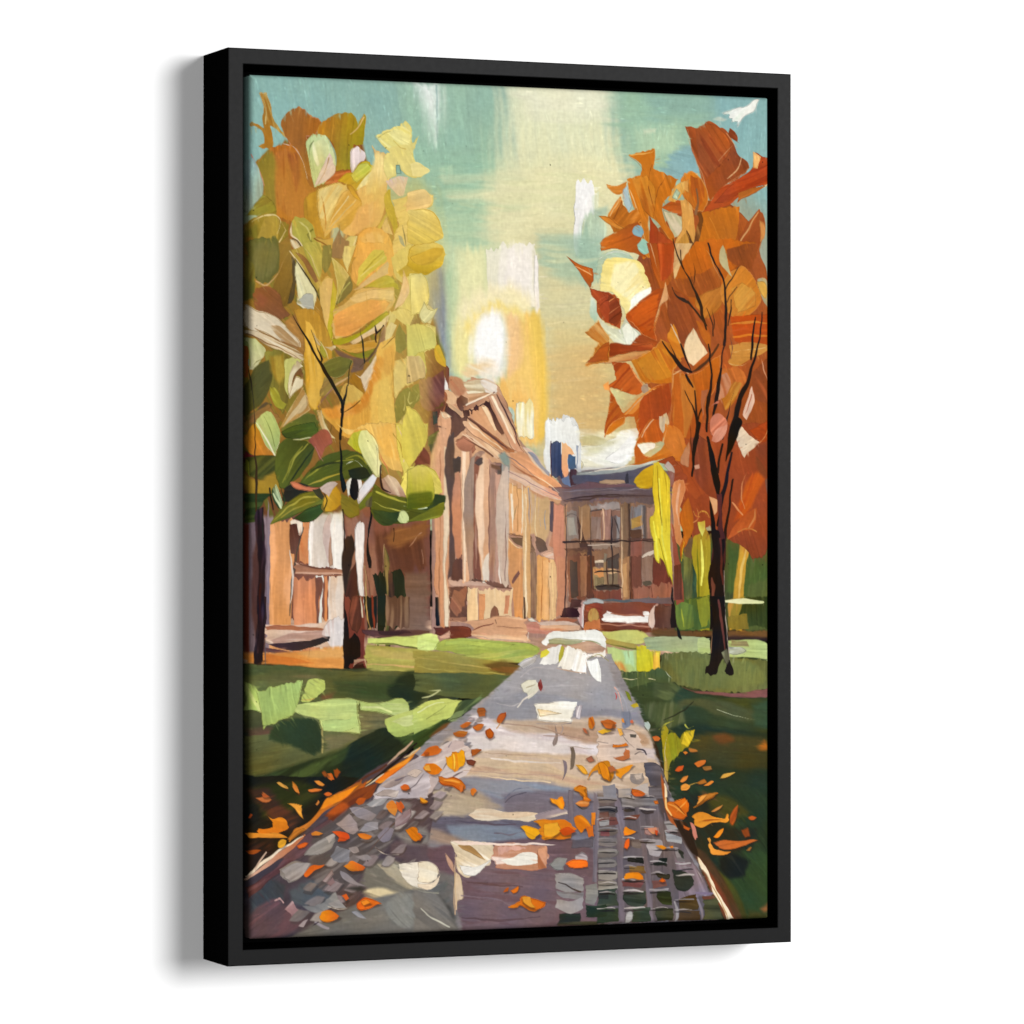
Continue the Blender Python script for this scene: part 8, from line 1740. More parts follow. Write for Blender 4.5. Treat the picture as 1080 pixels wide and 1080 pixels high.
p|200 196 144 200 196 144 220 212 168|a -1 b 0.26|2802 2202 2909 2220 3022 2238 2951 2297 2909 2337 2852 2286
p|154 144 128|a 27 b 0.26|3058 2166 3100 2153 3108 2205 3072 2225 3051 2192
p|177 71 23 151 58 23|g -1 a 79 b 0.26 h 0.6|3051 2270 3179 2178 3265 2151 3293 2280 3265 2385 3193 2411 3193 2554 3051 2555 3022 2400
p|216 208 168|a 79 b 0.26|3200 2418 3257 2365 3272 2437 3222 2554 3193 2515
p|190 99 36 179 86 29|g -1 a 42 b 0.26 h 0.7 r 128 54 22|2442 1216 2547 1284 2660 1320 2667 1385 2639 1463 2604 1425 2533 1323
s|232 168 104|a 27 w 0.26 0.78 0.39|2519 1298 2590 1335 2646 1359
p|170 74 35 161 65 31|g -1 a 47 b 0.26 h 0.6|2639 1463 2716 1474 2787 1498 2787 1705 2745 1667 2702 1577 2646 1514
s|224 136 88|a -38 w 0.26 0.65 0.39|2702 1552 2745 1525 2787 1517
s|111 44 22|a -38 w 0.26 0.65 0.39|2716 1590 2759 1550 2787 1543
p|200 122 48 200 122 48 224 168 96|a 47 b 0.26 h 0.7 r 232 184 112|2583 1786 2660 1733 2702 1694 2737 1757 2787 1821 2787 1989 2702 2016 2590 2031 2660 1939 2702 1861 2632 1824
p|180 88 31 180 88 31 152 68 23|a -19 b 0.26|2604 2018 2702 1913 2745 1861 2787 1847 2787 1989 2688 2004
p|232 154 80|a -1 b 0.62|2744 2171 2787 2144 2787 2209 2752 2203
p|193 99 24 206 122 32|g 90 a -19 b 0.26 h 0.7 r 224 160 96|2753 2540 2781 2475 2852 2423 2923 2396 2909 2448 2838 2500 2781 2533
p|199 99 32 188 86 23|g 0 a 79 b 0.26 h 0.7 r 224 168 104|3001 2751 2994 2628 3022 2563 3065 2498 3122 2420 3207 2419 3236 2510 3222 2588 3122 2589 3022 2602 3065 2673 3150 2705 3036 2745
p|229 226 208 240 236 221|g 0 a 0 b 0.26 h 0.9|3022 2609 3079 2591 3157 2595 3150 2627 3107 2647 3072 2673 3051 2654
p|208 122 36 208 122 36 189 98 24|a -23 b 0.26 h 0.7 r 224 176 112|2951 2752 3065 2719 3150 2679 3236 2601 3265 2548 3307 2470 3408 2599 3437 2638 3379 2730 3264 2704 3164 2718 3051 2747
p|216 128 48 216 128 48 179 88 23|a 68 b 0.26|3236 2445 3365 2495 3408 2612 3365 2717 3293 2665 3236 2588
s|232 176 112|a 68 w 0.26 0.65 0.39|3222 2588 3250 2497 3265 2418
s|232 200 160|a -58 w 0.26 0.78 0.52|3051 2550 3107 2459 3150 2420
p|216 216 192|a 90 b 0.26 h 0.7|3193 2393 3250 2393 3243 2497 3222 2529 3204 2497
p|200 144 104 200 144 104 216 168 128|a 74 b 0.26 h 0.6|3365 2730 3437 2573 3444 2729 3436 2768 3379 2749
p|153 69 38 153 69 38 129 54 30|a -19 b 0.26|3179 2731 3307 2685 3379 2782 3422 2860 3350 2990 3293 2912 3264 2769
p|200 184 168 200 184 168 176 122 104|a 57 b 0.26 h 0.6 r 129 54 34|3229 2763 3272 2717 3322 2795 3293 2860 3264 2795
p|160 106 88 160 106 88 192 144 128|a 90 b 0.26|3264 2795 3322 2808 3307 2899 3282 2925
p|216 168 28 216 168 28 224 184 40|a -19 b 0.26 h 0.7 r 174 126 16|2987 2888 3036 2810 3150 2757 3186 2770 3193 2861 3122 2926 3036 2926
p|216 184 42 216 200 56|g 90 a 88 b 0.26 h 0.8|3150 2744 3193 2731 3264 2834 3286 2964 3286 3198 3293 3510 3307 3640 3264 3549 3221 3458 3193 3432 3186 3477 3157 3445 3147 3302 3122 3250 3124 3133 3147 3120 3139 2965
s|232 220 80|a 86 w 0.52 2.07 1.81 0.78 b 0.26|3193 2861 3207 3094 3221 3315 3250 3458
s|149 118 16|a 88 w 0.39 0.78 0.65 0.39|3236 2796 3257 3016 3250 3250
s|131 101 15|a 79 w 0.26 0.65 0.52 0.26|3179 2757 3193 2991 3214 3198
s|232 224 80|a 79 w 0.52 1.81 1.30 0.39|3150 3172 3172 3328 3186 3458
s|151 136 24|a 79 w 0.39 0.78 0.39|3193 3302 3236 3458 3279 3588
s|66 52 25|a 85 w 0.26 0.78 0.65|3271 3562 3300 3666 3322 3771
p|208 138 88 200 126 72|g 90 a 92 b 0.26 h 0.6 r 224 168 120|3307 2899 3343 2860 3393 2866 3408 2925 3393 2990 3365 3068 3372 3172 3379 3302 3379 3380 3322 3302 3307 3120
s|232 176 136|a 96 w 0.52 1.81 1.04|3365 2899 3343 3016 3357 3198
p|199 103 28 208 122 36|g 0 a 79 b 0.26 h 0.7 r 152 68 23|3408 3016 3429 2990 3465 3068 3465 3250 3422 3341 3393 3380 3376 3465 3365 3367 3393 3276 3365 3146
s|232 192 32|a 90 w 0.39 1.17 0.39|3396 3315 3386 3407 3376 3465
s|149 77 54|a 88 b 0.26 w 1.30 3.89 6.48 6.22|3300 3198 3329 3380 3353 3589 3365 3784
s|184 122 90|a 88 w 0.39 0.65 0.52 0.39|3282 2964 3290 3120 3300 3276
s|224 160 96|w 0.26 0.65 0.65 0.26|3465 3185 3508 3159 3516 3120 3501 3068
s|216 184 80|w 0.26 0.78 0.65 0.26|3508 3120 3537 3100 3580 3107 3595 3146
s|224 176 80|w 0.26 0.52 0.26|3472 3094 3494 3133 3530 3146
p|221 232 80 240 248 136|g 90 a 90 b 0.26 h 0.9|3511 3179 3566 3170 3563 3237 3549 3287 3523 3237
p|181 88 39 181 88 39 200 106 48|a -68 b 0.26 h 0.6|3754 3303 3812 3198 3899 3120 4001 3067 3986 3172 3964 3237 3899 3237 3826 3264
s|224 160 96|a -68 w 0.39 1.04 0.52|3986 3080 3972 3159 3928 3224
p|206 95 24 206 95 24 186 72 23|a -63 b 1.66|3884 2962 3943 2844 4015 2804 4059 2857 3986 2988 3899 3120 3812 3172
s|232 176 128|w 0.39 1.04 0.39|3797 3028 3841 3080 3884 3120
s|232 168 112|w 0.26 0.78 0.78 0.39|3928 2779 3877 2897 3870 2989 3896 3074
s|224 168 88|w 0.39 0.91 0.91 0.39|3841 3251 3899 3227 3957 3231 3993 3251
p|159 59 23 159 59 23 179 74 35|a 27 b 0.62|3928 2490 4110 2410 4110 2541 4045 2581 3986 2542
p|244 240 220 232 232 208|g 90 a -28 b 0.26 h 0.9 r 216 176 128|3841 2491 3870 2465 3913 2504 3957 2542 4015 2575 3972 2621 3913 2661 3892 2694 3855 2635 3829 2570
s|232 160 96|w 0.26 0.78 0.39|4015 2581 4074 2528 4110 2475
p|105 105 108|a 90 b 0.62 o 0.7|4059 2857 4110 2843 4110 2988 4066 2909
p|113 54 37 113 54 37 82 53 36|a 57 b 1.66 o 0.7|3986 2595 4110 2581 4110 2856 4015 2804
p|195 105 30 175 80 29|g 90 a 68 b 11.2 o 0.24 n 0.4|3156 859 3699 701 4108 901 4107 3243 3543 3243 3233 2681 2926 2404 3156 1630
p|154 63 28|a 68 b 8.4 o 0.25 n 0.4|3388 2821 4107 2675 4107 3456 3777 3313 3465 3172
m 3600 255 10 410 400 5.5 1.2 .5
s|51 35 23|a 73 w 0.52 1.04 1.81 2.59 2.33 1.30|3365 1160 3394 1302 3465 1418 3523 1547 3552 1651 3581 1742
s|51 35 23|a 57 w 0.39 0.91 0.78|3308 1083 3343 1199 3394 1302
s|51 35 23|a 79 w 0.26 0.78 0.52|3451 1314 3465 1379 3494 1443
s|66 41 25|a 84 w 0.26 0.78 0.52|3477 1248 3489 1326 3480 1418
s|51 35 23|a 27 w 0.26 0.65 2.33 1.04|3300 1435 3336 1499 3394 1524 3437 1549
s|51 35 23|a 47 w 0.65 1.04 1.30 1.04|3430 1542 3494 1613 3552 1677 3581 1716
s|51 35 23|a 73 w 0.26 0.91 0.78 0.39|3588 1585 3617 1663 3635 1728 3638 1793
s|51 35 23|a 73 w 0.26 0.78 0.52|3631 1597 3641 1675 3641 1740
s|36 26 21|a 84 w 0.52 1.04 1.81 2.07 2.33 1.81 1.81|3595 1102 3638 1231 3718 1360 3737 1464 3747 1582 3742 1699 3732 1856
s|51 35 23|a -58 w 0.26 0.78 1.04 0.78|3848 1272 3798 1345 3754 1411 3737 1464
s|51 35 23|a -58 w 0.26 0.78 0.78|3834 1429 3776 1489 3751 1542
s|51 35 23|a -68 w 0.52 1.17 0.78 0.39|3790 1515 3783 1581 3771 1660 3761 1712
s|51 31 28|a 84 w 1.04 1.04 1.30|3732 1830 3713 1935 3696 2040
s|98 59 44|a 84 w 0.26 0.52 0.39|3776 1803 3790 1882 3783 1960
s|40 27 21|a 57 w 0.39 1.30 2.85 3.11 1.81|3222 1839 3279 1916 3336 1980 3394 2045 3465 2063
s|40 27 21|a 63 w 0.39 1.30 1.30|3276 1825 3300 1903 3336 1967
s|40 27 21|a 63 w 0.52 1.81 1.56 1.04|3365 1850 3394 1914 3422 1992 3451 2044
s|40 27 21|a 68 w 1.81 2.33 0.78|3415 2083 3439 2122 3468 2174
s|36 24 17|a 96 w 0.78 1.17 1.30 1.81 2.85 2.07 1.30|3598 1859 3609 1963 3627 2080 3617 2172 3595 2251 3588 2368 3583 2499
s|36 24 17|a 99 w 1.56 2.85 3.11 2.07 1.30|3703 2040 3684 2145 3667 2250 3645 2367 3624 2485
s|36 24 17|a 107 w 0.39 1.30 1.81 3.11 4.15 5.19|4045 1602 4030 1746 3979 1957 3928 2102 3855 2274 3783 2549
s|36 24 17|a 96 w 0.39 1.04 1.81 1.04|3986 1642 3972 1747 3957 1853 3950 1958
s|36 24 17|a 73 w 0.39 0.91 1.81 1.81|3408 2201 3451 2291 3494 2382 3508 2552
s|36 24 17|a 84 w 0.39 0.78 1.04 1.56|3487 2200 3494 2278 3501 2369 3508 2460
s|36 24 17|a 101 w 0.39 1.81 1.30|3559 2264 3537 2343 3511 2434
s|40 27 21|a 101 w 0.39 0.91 1.56 1.30|3805 2196 3768 2340 3732 2458 3718 2550
s|184 106 80|a 79 w 0.52 1.17 0.78|3609 2329 3638 2302 3682 2276
p|200 120 90 200 120 90 166 89 63|a -47 b 0.26|3638 2381 3696 2367 3754 2432 3725 2510 3638 2550 3609 2485
p|175 100 60 175 100 60 148 71 42|a 79 b 0.26|3537 2199 3595 2198 3566 2303 3552 2434 3537 2330
p|232 192 168 232 192 168 216 152 120|a -73 b 0.26 h 0.6|3884 2378 3928 2246 3957 2167 3979 2246 3957 2351 3914 2417
s|146 55 38|a -73 w 0.39 0.78 0.39|3899 2378 3928 2299 3950 2220
p|200 136 112 200 136 112 166 89 63|a -52 b 0.26 h 0.6|3624 2571 3653 2493 3754 2453 3739 2518 3667 2584
s|25 18 13|a 96 w 2.33 2.85 1.81 1.04|3516 2442 3494 2572 3472 2703 3465 2833
s|65 32 21|a 90 w 0.52 1.04 0.52|3451 2469 3458 2625 3477 2755
s|25 18 13|a 79 w 2.59 3.89 5.70 5.19 2.59 1.56|3595 2546 3616 2650 3645 2780 3667 2885 3679 2963 3681 3015
s|25 18 13|a 112 w 5.96 7.78 5.19 1.81 0.78|3841 2426 3805 2518 3776 2609 3747 2688 3739 2721
s|36 22 17|a 101 w 1.30 1.56 2.07|3710 2597 3689 2702 3674 2806
s|36 22 17|a 103 w 1.04 1.81 2.59 2.85 3.63|3790 2662 3765 2780 3739 2897 3703 3041 3681 3198
s|36 22 17|a 99 w 0.78 1.17 1.81 3.11|3797 2858 3775 3015 3761 3120 3725 3303
s|25 18 15|a 88 w 1.30 3.37 3.89 4.41|3609 3015 3631 3146 3645 3277 3667 3459
p|97 44 37 65 32 28|g 90 a 90 b 0.26|3660 2963 3703 2963 3713 3198 3739 3303 3732 3512 3725 3982 3623 3981 3609 3538 3631 3381 3681 3198
p|24 17 17 24 17 17 36 24 22|a 92 b 0.26|3616 3198 3681 3250 3696 3303 3736 3303 3725 3460 3732 3983 3609 3981 3609 3773 3602 3511 3638 3433
s|115 64 49|a 90 w 1.30 3.37 2.33 0.78|3631 3590 3638 3642 3631 3720 3616 3799
s|81 38 32|a 90 w 1.04 1.81 1.04|3696 3303 3703 3460 3717 3643
s|200 176 160|a 88 w 0.26 0.52 0.52 0.39|3725 3538 3728 3669 3733 3800 3736 3904
s|240 236 192 224 228 168|a 2 w 0.52 3.37 2.85 1.04 h 0.8|3728 3768 3841 3766 3957 3768 4044 3776
p|216 160 112 216 160 112 192 122 80|a 47 b 0.26|3609 2989 3667 3015 3667 3094 3645 3120
p|208 152 122|a 57 b 0.26|3480 2755 3523 2742 3530 2774 3494 2781
p|22 17 17 31 24 22|g 90 a 96 b 0.26 h 0.5|3609 3728 3732 3729 3739 3886 3761 4069 3771 4200 3797 4266 3800 4305 3761 4320 3727 4291 3746 4226 3717 4186 3681 4251 3667 4303 3609 4318 3569 4302 3573 4263 3609 4224 3616 4068 3631 3937
s|136 105 79|a 92 w 0.39 0.78 0.52|3631 3963 3621 4042 3616 4146
s|98 54 48|a 84 w 0.78 1.81 1.30 0.78|3681 3755 3703 3886 3725 4043 3739 4173
s|168 152 136|a 84 w 0.26 0.52 0.39 0.26|3728 3755 3746 3912 3756 4069 3771 4200
p|138 138 106 138 138 106 88 85 66|a 84 b 0.26|3703 4147 3746 4121 3761 4213 3746 4239 3727 4199
s|25 20 17|a 88 w 0.83 1.87 1.45|3299 3661 3302 3744 3310 3796
p|36 24 21|a 88 b 0.21|3299 3776 3322 3786 3327 3869 3344 3953 3327 3958 3293 3963 3284 3911 3293 3848
s|26 25 20|a 68 w 0.62 2.07 2.28 0.62|3339 3953 3350 3984 3362 4021 3377 4045
p|98 54 44 98 54 44 132 71 55|a 88 b 0.21|3310 3495 3373 3474 3385 3620 3390 3755 3316 3755
p|88 108 54 88 108 54 105 124 53|a 96 b 0.21|3327 3797 3373 3776 3477 3798 3477 3954 3419 3974 3356 3963 3333 3890
s|149 156 52|a 96 w 0.41 0.93 0.52|3373 3818 3385 3891 3396 3953
f 0.9
p|52 34 28|a 0 b 0.9 o 0.45|1755 4538 1796 4533 1817 4558 1810 4603 1762 4602 1748 4570
p|173 94 41 173 94 41 129 60 30|a -8 b 0.26 h 0.7 r 96 43 22|1748 4525 1789 4520 1810 4545 1803 4590 1755 4589 1741 4557
p|52 34 28|a 0 b 0.9 o 0.45|1608 4669 1666 4639 1718 4648 1693 4671 1638 4683
p|190 99 38 190 99 38 152 70 27|a -13 b 0.26 h 0.7|1601 4656 1659 4626 1711 4635 1686 4658 1631 4670
p|52 34 28|a 0 b 0.9 o 0.45|1714 4678 1762 4653 1810 4663 1790 4692 1741 4704
p|200 106 34 200 106 34 169 77 23|a -13 b 0.26 h 0.7 r 128 54 19|1707 4665 1755 4640 1803 4650 1783 4679 1734 4691
p|52 34 28|a 0 b 0.9 o 0.45|1567 4713 1611 4695 1680 4711 1638 4744 1584 4739
p|208 122 40 208 122 40 171 87 27|a 1 b 0.26 h 0.7|1560 4700 1604 4682 1673 4698 1631 4731 1577 4726
p|52 34 28|a 0 b 0.9 o 0.45|1820 4699 1847 4684 1875 4719 1865 4757 1838 4763 1820 4737
p|170 81 23 170 81 23 128 56 19|a 79 b 0.26 h 0.7 r 95 38 14|1813 4686 1840 4671 1868 4706 1858 4744 1831 4750 1813 4724
p|52 34 28|a 0 b 0.9 o 0.45|1911 4624 1934 4586 1976 4577 1976 4606 1948 4650 1916 4643
p|189 91 33 189 91 33 151 64 23|a -47 b 0.26 h 0.7 r 111 44 22|1904 4611 1927 4573 1969 4564 1969 4593 1941 4637 1909 4630
s|184 130 74|a -47 w 0.26 0.52 0.26|1896 4677 1920 4650 1934 4631
p|52 34 28|a 0 b 0.9 o 0.45|1304 4879 1379 4817 1433 4806 1472 4838 1447 4867 1379 4883
p|199 99 32 199 99 32 160 71 23|a -22 b 0.26 h 0.7 r 111 47 18|1297 4866 1372 4804 1426 4793 1465 4825 1440 4854 1372 4870
p|52 34 28|a 0 b 0.9 o 0.45|1504 4896 1570 4853 1649 4842 1655 4925 1611 4975 1556 4986 1515 4947
p|240 164 24 240 164 24 216 128 28|a 79 b 0.26 h 0.8 r 129 69 19|1497 4883 1563 4840 1642 4829 1648 4912 1604 4962 1549 4973 1508 4934
s|248 200 72|a 79 w 0.39 0.78 0.39|1563 4859 1570 4910 1563 4961
p|52 34 28|a 0 b 0.9 o 0.45|1696 4843 1748 4835 1783 4845 1741 4876 1707 4888
p|208 112 36 208 112 36 161 77 23|a -8 b 0.26 h 0.6|1689 4830 1741 4822 1776 4832 1734 4863 1700 4875
p|52 34 28|a 0 b 0.9 o 0.45|1666 4919 1707 4911 1737 4927 1721 4958 1680 4944
p|155 83 43 155 83 43 113 54 30|a -8 b 0.26 h 0.6|1659 4906 1700 4898 1730 4914 1714 4945 1673 4931
p|52 34 28|a 0 b 0.9 o 0.45|1331 4962 1365 4937 1433 4939 1467 4978 1447 5011 1379 5005
p|234 138 28 234 138 28 208 112 24|a 20 b 0.26 h 0.8|1324 4949 1358 4924 1426 4926 1460 4965 1440 4998 1372 4992
p|52 34 28|a 0 b 0.9 o 0.45|1440 5028 1467 5028 1502 5042 1570 5040 1618 5057 1663 5103 1645 5147 1597 5127 1556 5100 1488 5092 1454 5073
p|224 118 26 224 118 26 196 88 20|a 15 b 0.26 h 0.8 r 111 44 15|1433 5015 1460 5015 1495 5029 1563 5027 1611 5044 1656 5090 1638 5134 1590 5114 1549 5087 1481 5079 1447 5060
s|240 160 64|a 15 w 0.39 0.91 0.39|1481 5041 1549 5043 1604 5063
p|52 34 28|a 0 b 0.9 o 0.45|1693 5129 1721 5117 1746 5137 1721 5178 1704 5168
p|224 122 40 224 122 40 196 88 24|a 79 b 0.26 h 0.7|1686 5116 1714 5104 1739 5124 1714 5165 1697 5155
p|52 34 28|a 0 b 0.9 o 0.45|2631 4630 2667 4618 2678 4676 2660 4712 2636 4701
p|216 122 28 216 122 28 178 81 19|a 68 b 0.26 h 0.7|2624 4617 2660 4605 2671 4663 2653 4699 2629 4688
p|52 34 28|a 0 b 0.9 o 0.45|2582 4700 2610 4707 2631 4746 2603 4739
p|175 96 64|a 29 b 0.26|2575 4687 2603 4694 2624 4733 2596 4726
p|52 34 28|a 0 b 0.9 o 0.45|2726 4652 2779 4640 2850 4673 2843 4705 2779 4704
p|216 112 40 216 112 40 178 77 23|a 19 b 0.26 h 0.7|2719 4639 2772 4627 2843 4660 2836 4692 2772 4691
p|52 34 28|a 0 b 0.9 o 0.45|2709 4729 2765 4710 2822 4731 2779 4743
p|224 176 48|a -3 b 0.26|2702 4716 2758 4697 2815 4718 2772 4730
p|52 34 28|a 0 b 0.9 o 0.45|2533 4976 2575 4977 2622 5030 2603 5036 2561 5009
p|208 138 40 208 138 40 224 160 48|a 38 b 0.26 h 0.7|2526 4963 2568 4964 2615 5017 2596 5023 2554 4996
p|52 34 28|a 0 b 0.9 o 0.45|2603 4920 2653 4902 2681 4941 2631 4949
p|176 106 80 176 106 80 132 71 54|a 1 b 0.26|2596 4907 2646 4889 2674 4928 2624 4936
p|52 34 28|a 0 b 0.9 o 0.45|2631 5069 2646 5024 2695 4973 2737 4949 2794 4956 2836 5028 2808 5092 2751 5078 2709 5012 2667 5024
p|224 138 24 224 138 24 240 164 40|a -42 b 0.26 h 0.8 r 129 69 19|2624 5056 2639 5011 2688 4960 2730 4936 2787 4943 2829 5015 2801 5079 2744 5065 2702 4999 2660 5011
p|52 34 28|a 0 b 0.9 o 0.45|2505 5149 2554 5125 2610 5139 2617 5204 2582 5200 2540 5163
p|232 138 24 232 138 24 198 99 26|a 20 b 0.26 h 0.8|2498 5136 2547 5112 2603 5126 2610 5191 2575 5187 2533 5150
p|52 34 28|a 0 b 0.9 o 0.45|2703 4961 2731 4948 2781 4988 2809 5053 2795 5098 2746 5071 2717 5013
p|232 144 24 232 144 24 208 120 24|a 68 b 0.26 h 0.8 r 129 69 15|2696 4948 2724 4935 2774 4975 2802 5040 2788 5085 2739 5058 2710 5000
p|52 34 28|a 0 b 0.9 o 0.45|2847 5009 2887 4997 2929 4985 2993 4980 2958 5018 2915 5049 2894 5081 2859 5055
p|224 140 28 224 140 28 199 107 24|a -12 b 0.26 h 0.8 r 129 69 15|2840 4996 2880 4984 2922 4972 2986 4967 2951 5005 2908 5036 2887 5068 2852 5042
p|52 34 28|a 0 b 0.9 o 0.45|2788 4995 2830 4983 2859 5022 2809 5034
p|174 95 47|a 1 b 0.26|2781 4982 2823 4970 2852 5009 2802 5021
p|52 34 28|a 0 b 0.9 o 0.45|2729 4652 2788 4646 2842 4673 2823 4705 2767 4704
p|208 106 36 208 106 36 178 78 27|a 10 b 0.26 h 0.8|2722 4639 2781 4633 2835 4660 2816 4692 2760 4691
p|52 34 28|a 0 b 0.9 o 0.45|2710 4726 2746 4714 2777 4727 2746 4742
p|232 192 56 232 192 56 216 160 40|a 1 b 0.26|2703 4713 2739 4701 2770 4714 2739 4729
p|52 34 28|a 0 b 0.9 o 0.45|2823 4821 2873 4829 2937 4811 2946 4839 2887 4848 2837 4854
p|224 120 28 224 120 28 188 94 24|a -3 b 0.26 h 0.8|2816 4808 2866 4816 2930 4798 2939 4826 2880 4835 2830 4841
p|52 34 28|a 0 b 0.9 o 0.45|2861 4706 2894 4706 2915 4752 2887 4758
p|224 160 64|a 58 b 0.26|2854 4693 2887 4693 2908 4739 2880 4745
p|52 34 28|a 0 b 0.9 o 0.45|2847 4925 2915 4907 2922 4862 2946 4876 2958 4928 2908 4946
p|184 104 56 184 104 56 154 77 40|a -22 b 0.26 h 0.7|2840 4912 2908 4894 2915 4849 2939 4863 2951 4915 2901 4933
s|113 54 30|a -8 w 0.26 0.52 0.39|2840 4919 2894 4933 2948 4917
p|52 34 28|a 0 b 0.9 o 0.45|2901 4642 2915 4636 2918 4668 2904 4665
p|216 132 48|a 90 b 0.26|2894 4629 2908 4623 2911 4655 2897 4652
p|52 34 28|a 0 b 0.9 o 0.45|2965 4656 2986 4650 2993 4676 2969 4679
p|216 106 64|a 90 b 0.26|2958 4643 2979 4637 2986 4663 2962 4666
p|52 34 28|a 0 b 0.9 o 0.45|2972 5161 3029 5169 3093 5196 3057 5212 2986 5206
p|199 99 32 199 99 32 169 71 23|a 15 b 0.26 h 0.7|2965 5148 3022 5156 3086 5183 3050 5199 2979 5193
p|52 34 28|a 0 b 0.9 o 0.45|3146 4776 3178 4766 3211 4784 3193 4809 3157 4809
p|216 112 44 216 112 44 188 78 31|a 1 b 0.26 h 0.8|3139 4763 3171 4753 3204 4771 3186 4796 3150 4796
p|52 34 28|a 0 b 0.9 o 0.45|3393 4891 3422 4883 3443 4899 3414 4914
p|232 132 44|a 1 b 0.26 h 0.8|3386 4878 3415 4870 3436 4886 3407 4901
p|52 34 28|a 0 b 0.9 o 0.45|3486 4978 3522 4959 3575 4954 3570 4986 3515 5002
p|216 112 36 216 112 36 232 140 56|a -8 b 0.26 h 0.8|3479 4965 3515 4946 3568 4941 3563 4973 3508 4989
p|52 34 28|a 0 b 0.9 o 0.45|3325 5033 3357 5001 3397 4996 3393 5035 3357 5047
p|216 90 36 216 90 36 178 69 27|a -12 b 0.26 h 0.8|3318 5020 3350 4988 3390 4983 3386 5022 3350 5034
p|52 34 28|a 0 b 0.9 o 0.45|3544 5005 3630 5001 3637 5027 3573 5032
p|132 86 38|a -3 b 0.26|3537 4992 3623 4988 3630 5014 3566 5019
p|52 34 28|a 0 b 0.9 o 0.45|3443 4866 3501 4874 3515 4887 3457 4889
p|148 87 35 148 87 35 174 105 39|a 1 b 0.62|3436 4853 3494 4861 3508 4874 3450 4876
p|52 34 28|a 0 b 0.9 o 0.45|3374 5106 3393 5080 3436 5068 3422 5100 3386 5115
p|232 140 56 232 140 56 208 112 44|a -31 b 0.26 h 0.8|3367 5093 3386 5067 3429 5055 3415 5087 3379 5102
p|52 34 28|a 0 b 0.9 o 0.45|3501 5122 3573 5091 3590 5124 3544 5136
p|183 111 40 183 111 40 224 154 60|a -22 b 0.26 h 0.8|3494 5109 3566 5078 3583 5111 3537 5123
p|52 34 28|a 0 b 0.9 o 0.45|3570 5149 3630 5109 3648 5119 3601 5144
p|224 132 48|a -26 b 0.26 h 0.8|3563 5136 3623 5096 3641 5106 3594 5131
p|52 34 28|a 0 b 0.9 o 0.45|3695 5100 3731 5062 3789 5053 3833 5051 3775 5082 3724 5098
p|224 168 72 224 168 72 200 144 56|a -17 b 0.26 h 0.8|3688 5087 3724 5049 3782 5040 3826 5038 3768 5069 3717 5085
p|52 34 28|a 0 b 0.9 o 0.45|3378 5145 3414 5130 3450 5147 3429 5179 3386 5177
p|240 154 60 240 154 60 224 132 40|a -8 b 0.26 h 0.8|3371 5132 3407 5117 3443 5134 3422 5166 3379 5164
s|200 154 72|a -27 w 0.26 0.39 0.26|3436 5133 3479 5115 3508 5109
p|52 34 28|a 0 b 0.9 o 0.45|3522 5220 3587 5212 3681 5204 3616 5242 3529 5240
p|232 128 28 232 128 28 207 102 26|a -12 b 0.26 h 0.8|3515 5207 3580 5199 3674 5191 3609 5229 3522 5227
p|184 160 40 184 160 40 208 176 48|a 1 b 0.26 h 0.7|2965 4527 3015 4508 3029 4541 2993 4555
p|135 135 31|a 58 b 0.26|2915 4422 2951 4436 2979 4501 2951 4487
p|52 34 28|a 0 b 0.9 o 0.45|3250 5279 3271 5254 3328 5262 3414 5234 3443 5278 3436 5336 3436 5373 3378 5389 3314 5372 3264 5332
p|216 112 28 198 95 28|g 90 a 29 b 0.26 h 0.9 r 127 54 15|3243 5266 3264 5241 3321 5249 3407 5221 3436 5265 3429 5323 3429 5360 3371 5376 3307 5359 3257 5319
s|240 160 72|a 34 w 0.39 1.17 0.52|3264 5260 3336 5295 3407 5355
s|240 160 72|a -57 w 0.39 0.78 0.39|3336 5321 3393 5270 3422 5238
s|127 54 15|a 48 w 0.26 0.52 0.26|3321 5262 3364 5295 3407 5336
s|240 192 120|a 68 w 0.52 1.17 0.65|3247 5214 3250 5279 3293 5346
p|52 34 28|a 0 b 0.9 o 0.45|3243 5123 3260 5163 3268 5228 3250 5227
p|240 216 176|a 85 b 0.26|3236 5110 3253 5150 3261 5215 3243 5214
p|52 34 28|a 0 b 0.9 o 0.45|3518 5234 3587 5210 3673 5203 3630 5237 3558 5268 3483 5305 3522 5267
p|216 132 44 216 132 44 190 105 28|a -17 b 0.26 h 0.8|3511 5221 3580 5197 3666 5190 3623 5224 3551 5255 3476 5292 3515 5254
p|52 34 28|a 0 b 0.9 o 0.45|3544 5222 3587 5216 3558 5255 3501 5292
p|240 160 72 240 160 72 224 138 48|a -22 b 0.26|3537 5209 3580 5203 3551 5242 3494 5279
p|52 34 28|a 0 b 0.9 o 0.45|3479 5383 3529 5345 3580 5353 3645 5381 3731 5403 3767 5358 3775 5391 3753 5420 3688 5415 3616 5426 3544 5450 3486 5442
p|224 138 40 240 154 48|g 90 a -3 b 0.26 h 0.9 r 127 54 15|3472 5370 3522 5332 3573 5340 3638 5368 3724 5390 3760 5345 3768 5378 3746 5407 3681 5402 3609 5413 3537 5437 3479 5429
s|170 87 23|a 15 w 0.39 0.91 0.39|3522 5404 3609 5387 3724 5396
p|52 34 28|a 0 b 0.9 o 0.45|3627 5341 3673 5310 3724 5292 3702 5317 3652 5342
p|216 138 64|a -31 b 0.26 h 0.7|3620 5328 3666 5297 3717 5279 3695 5304 3645 5329
p|52 34 28|a 0 b 0.9 o 0.45|3782 5385 3804 5333 3847 5308 3833 5386 3811 5444 3789 5424
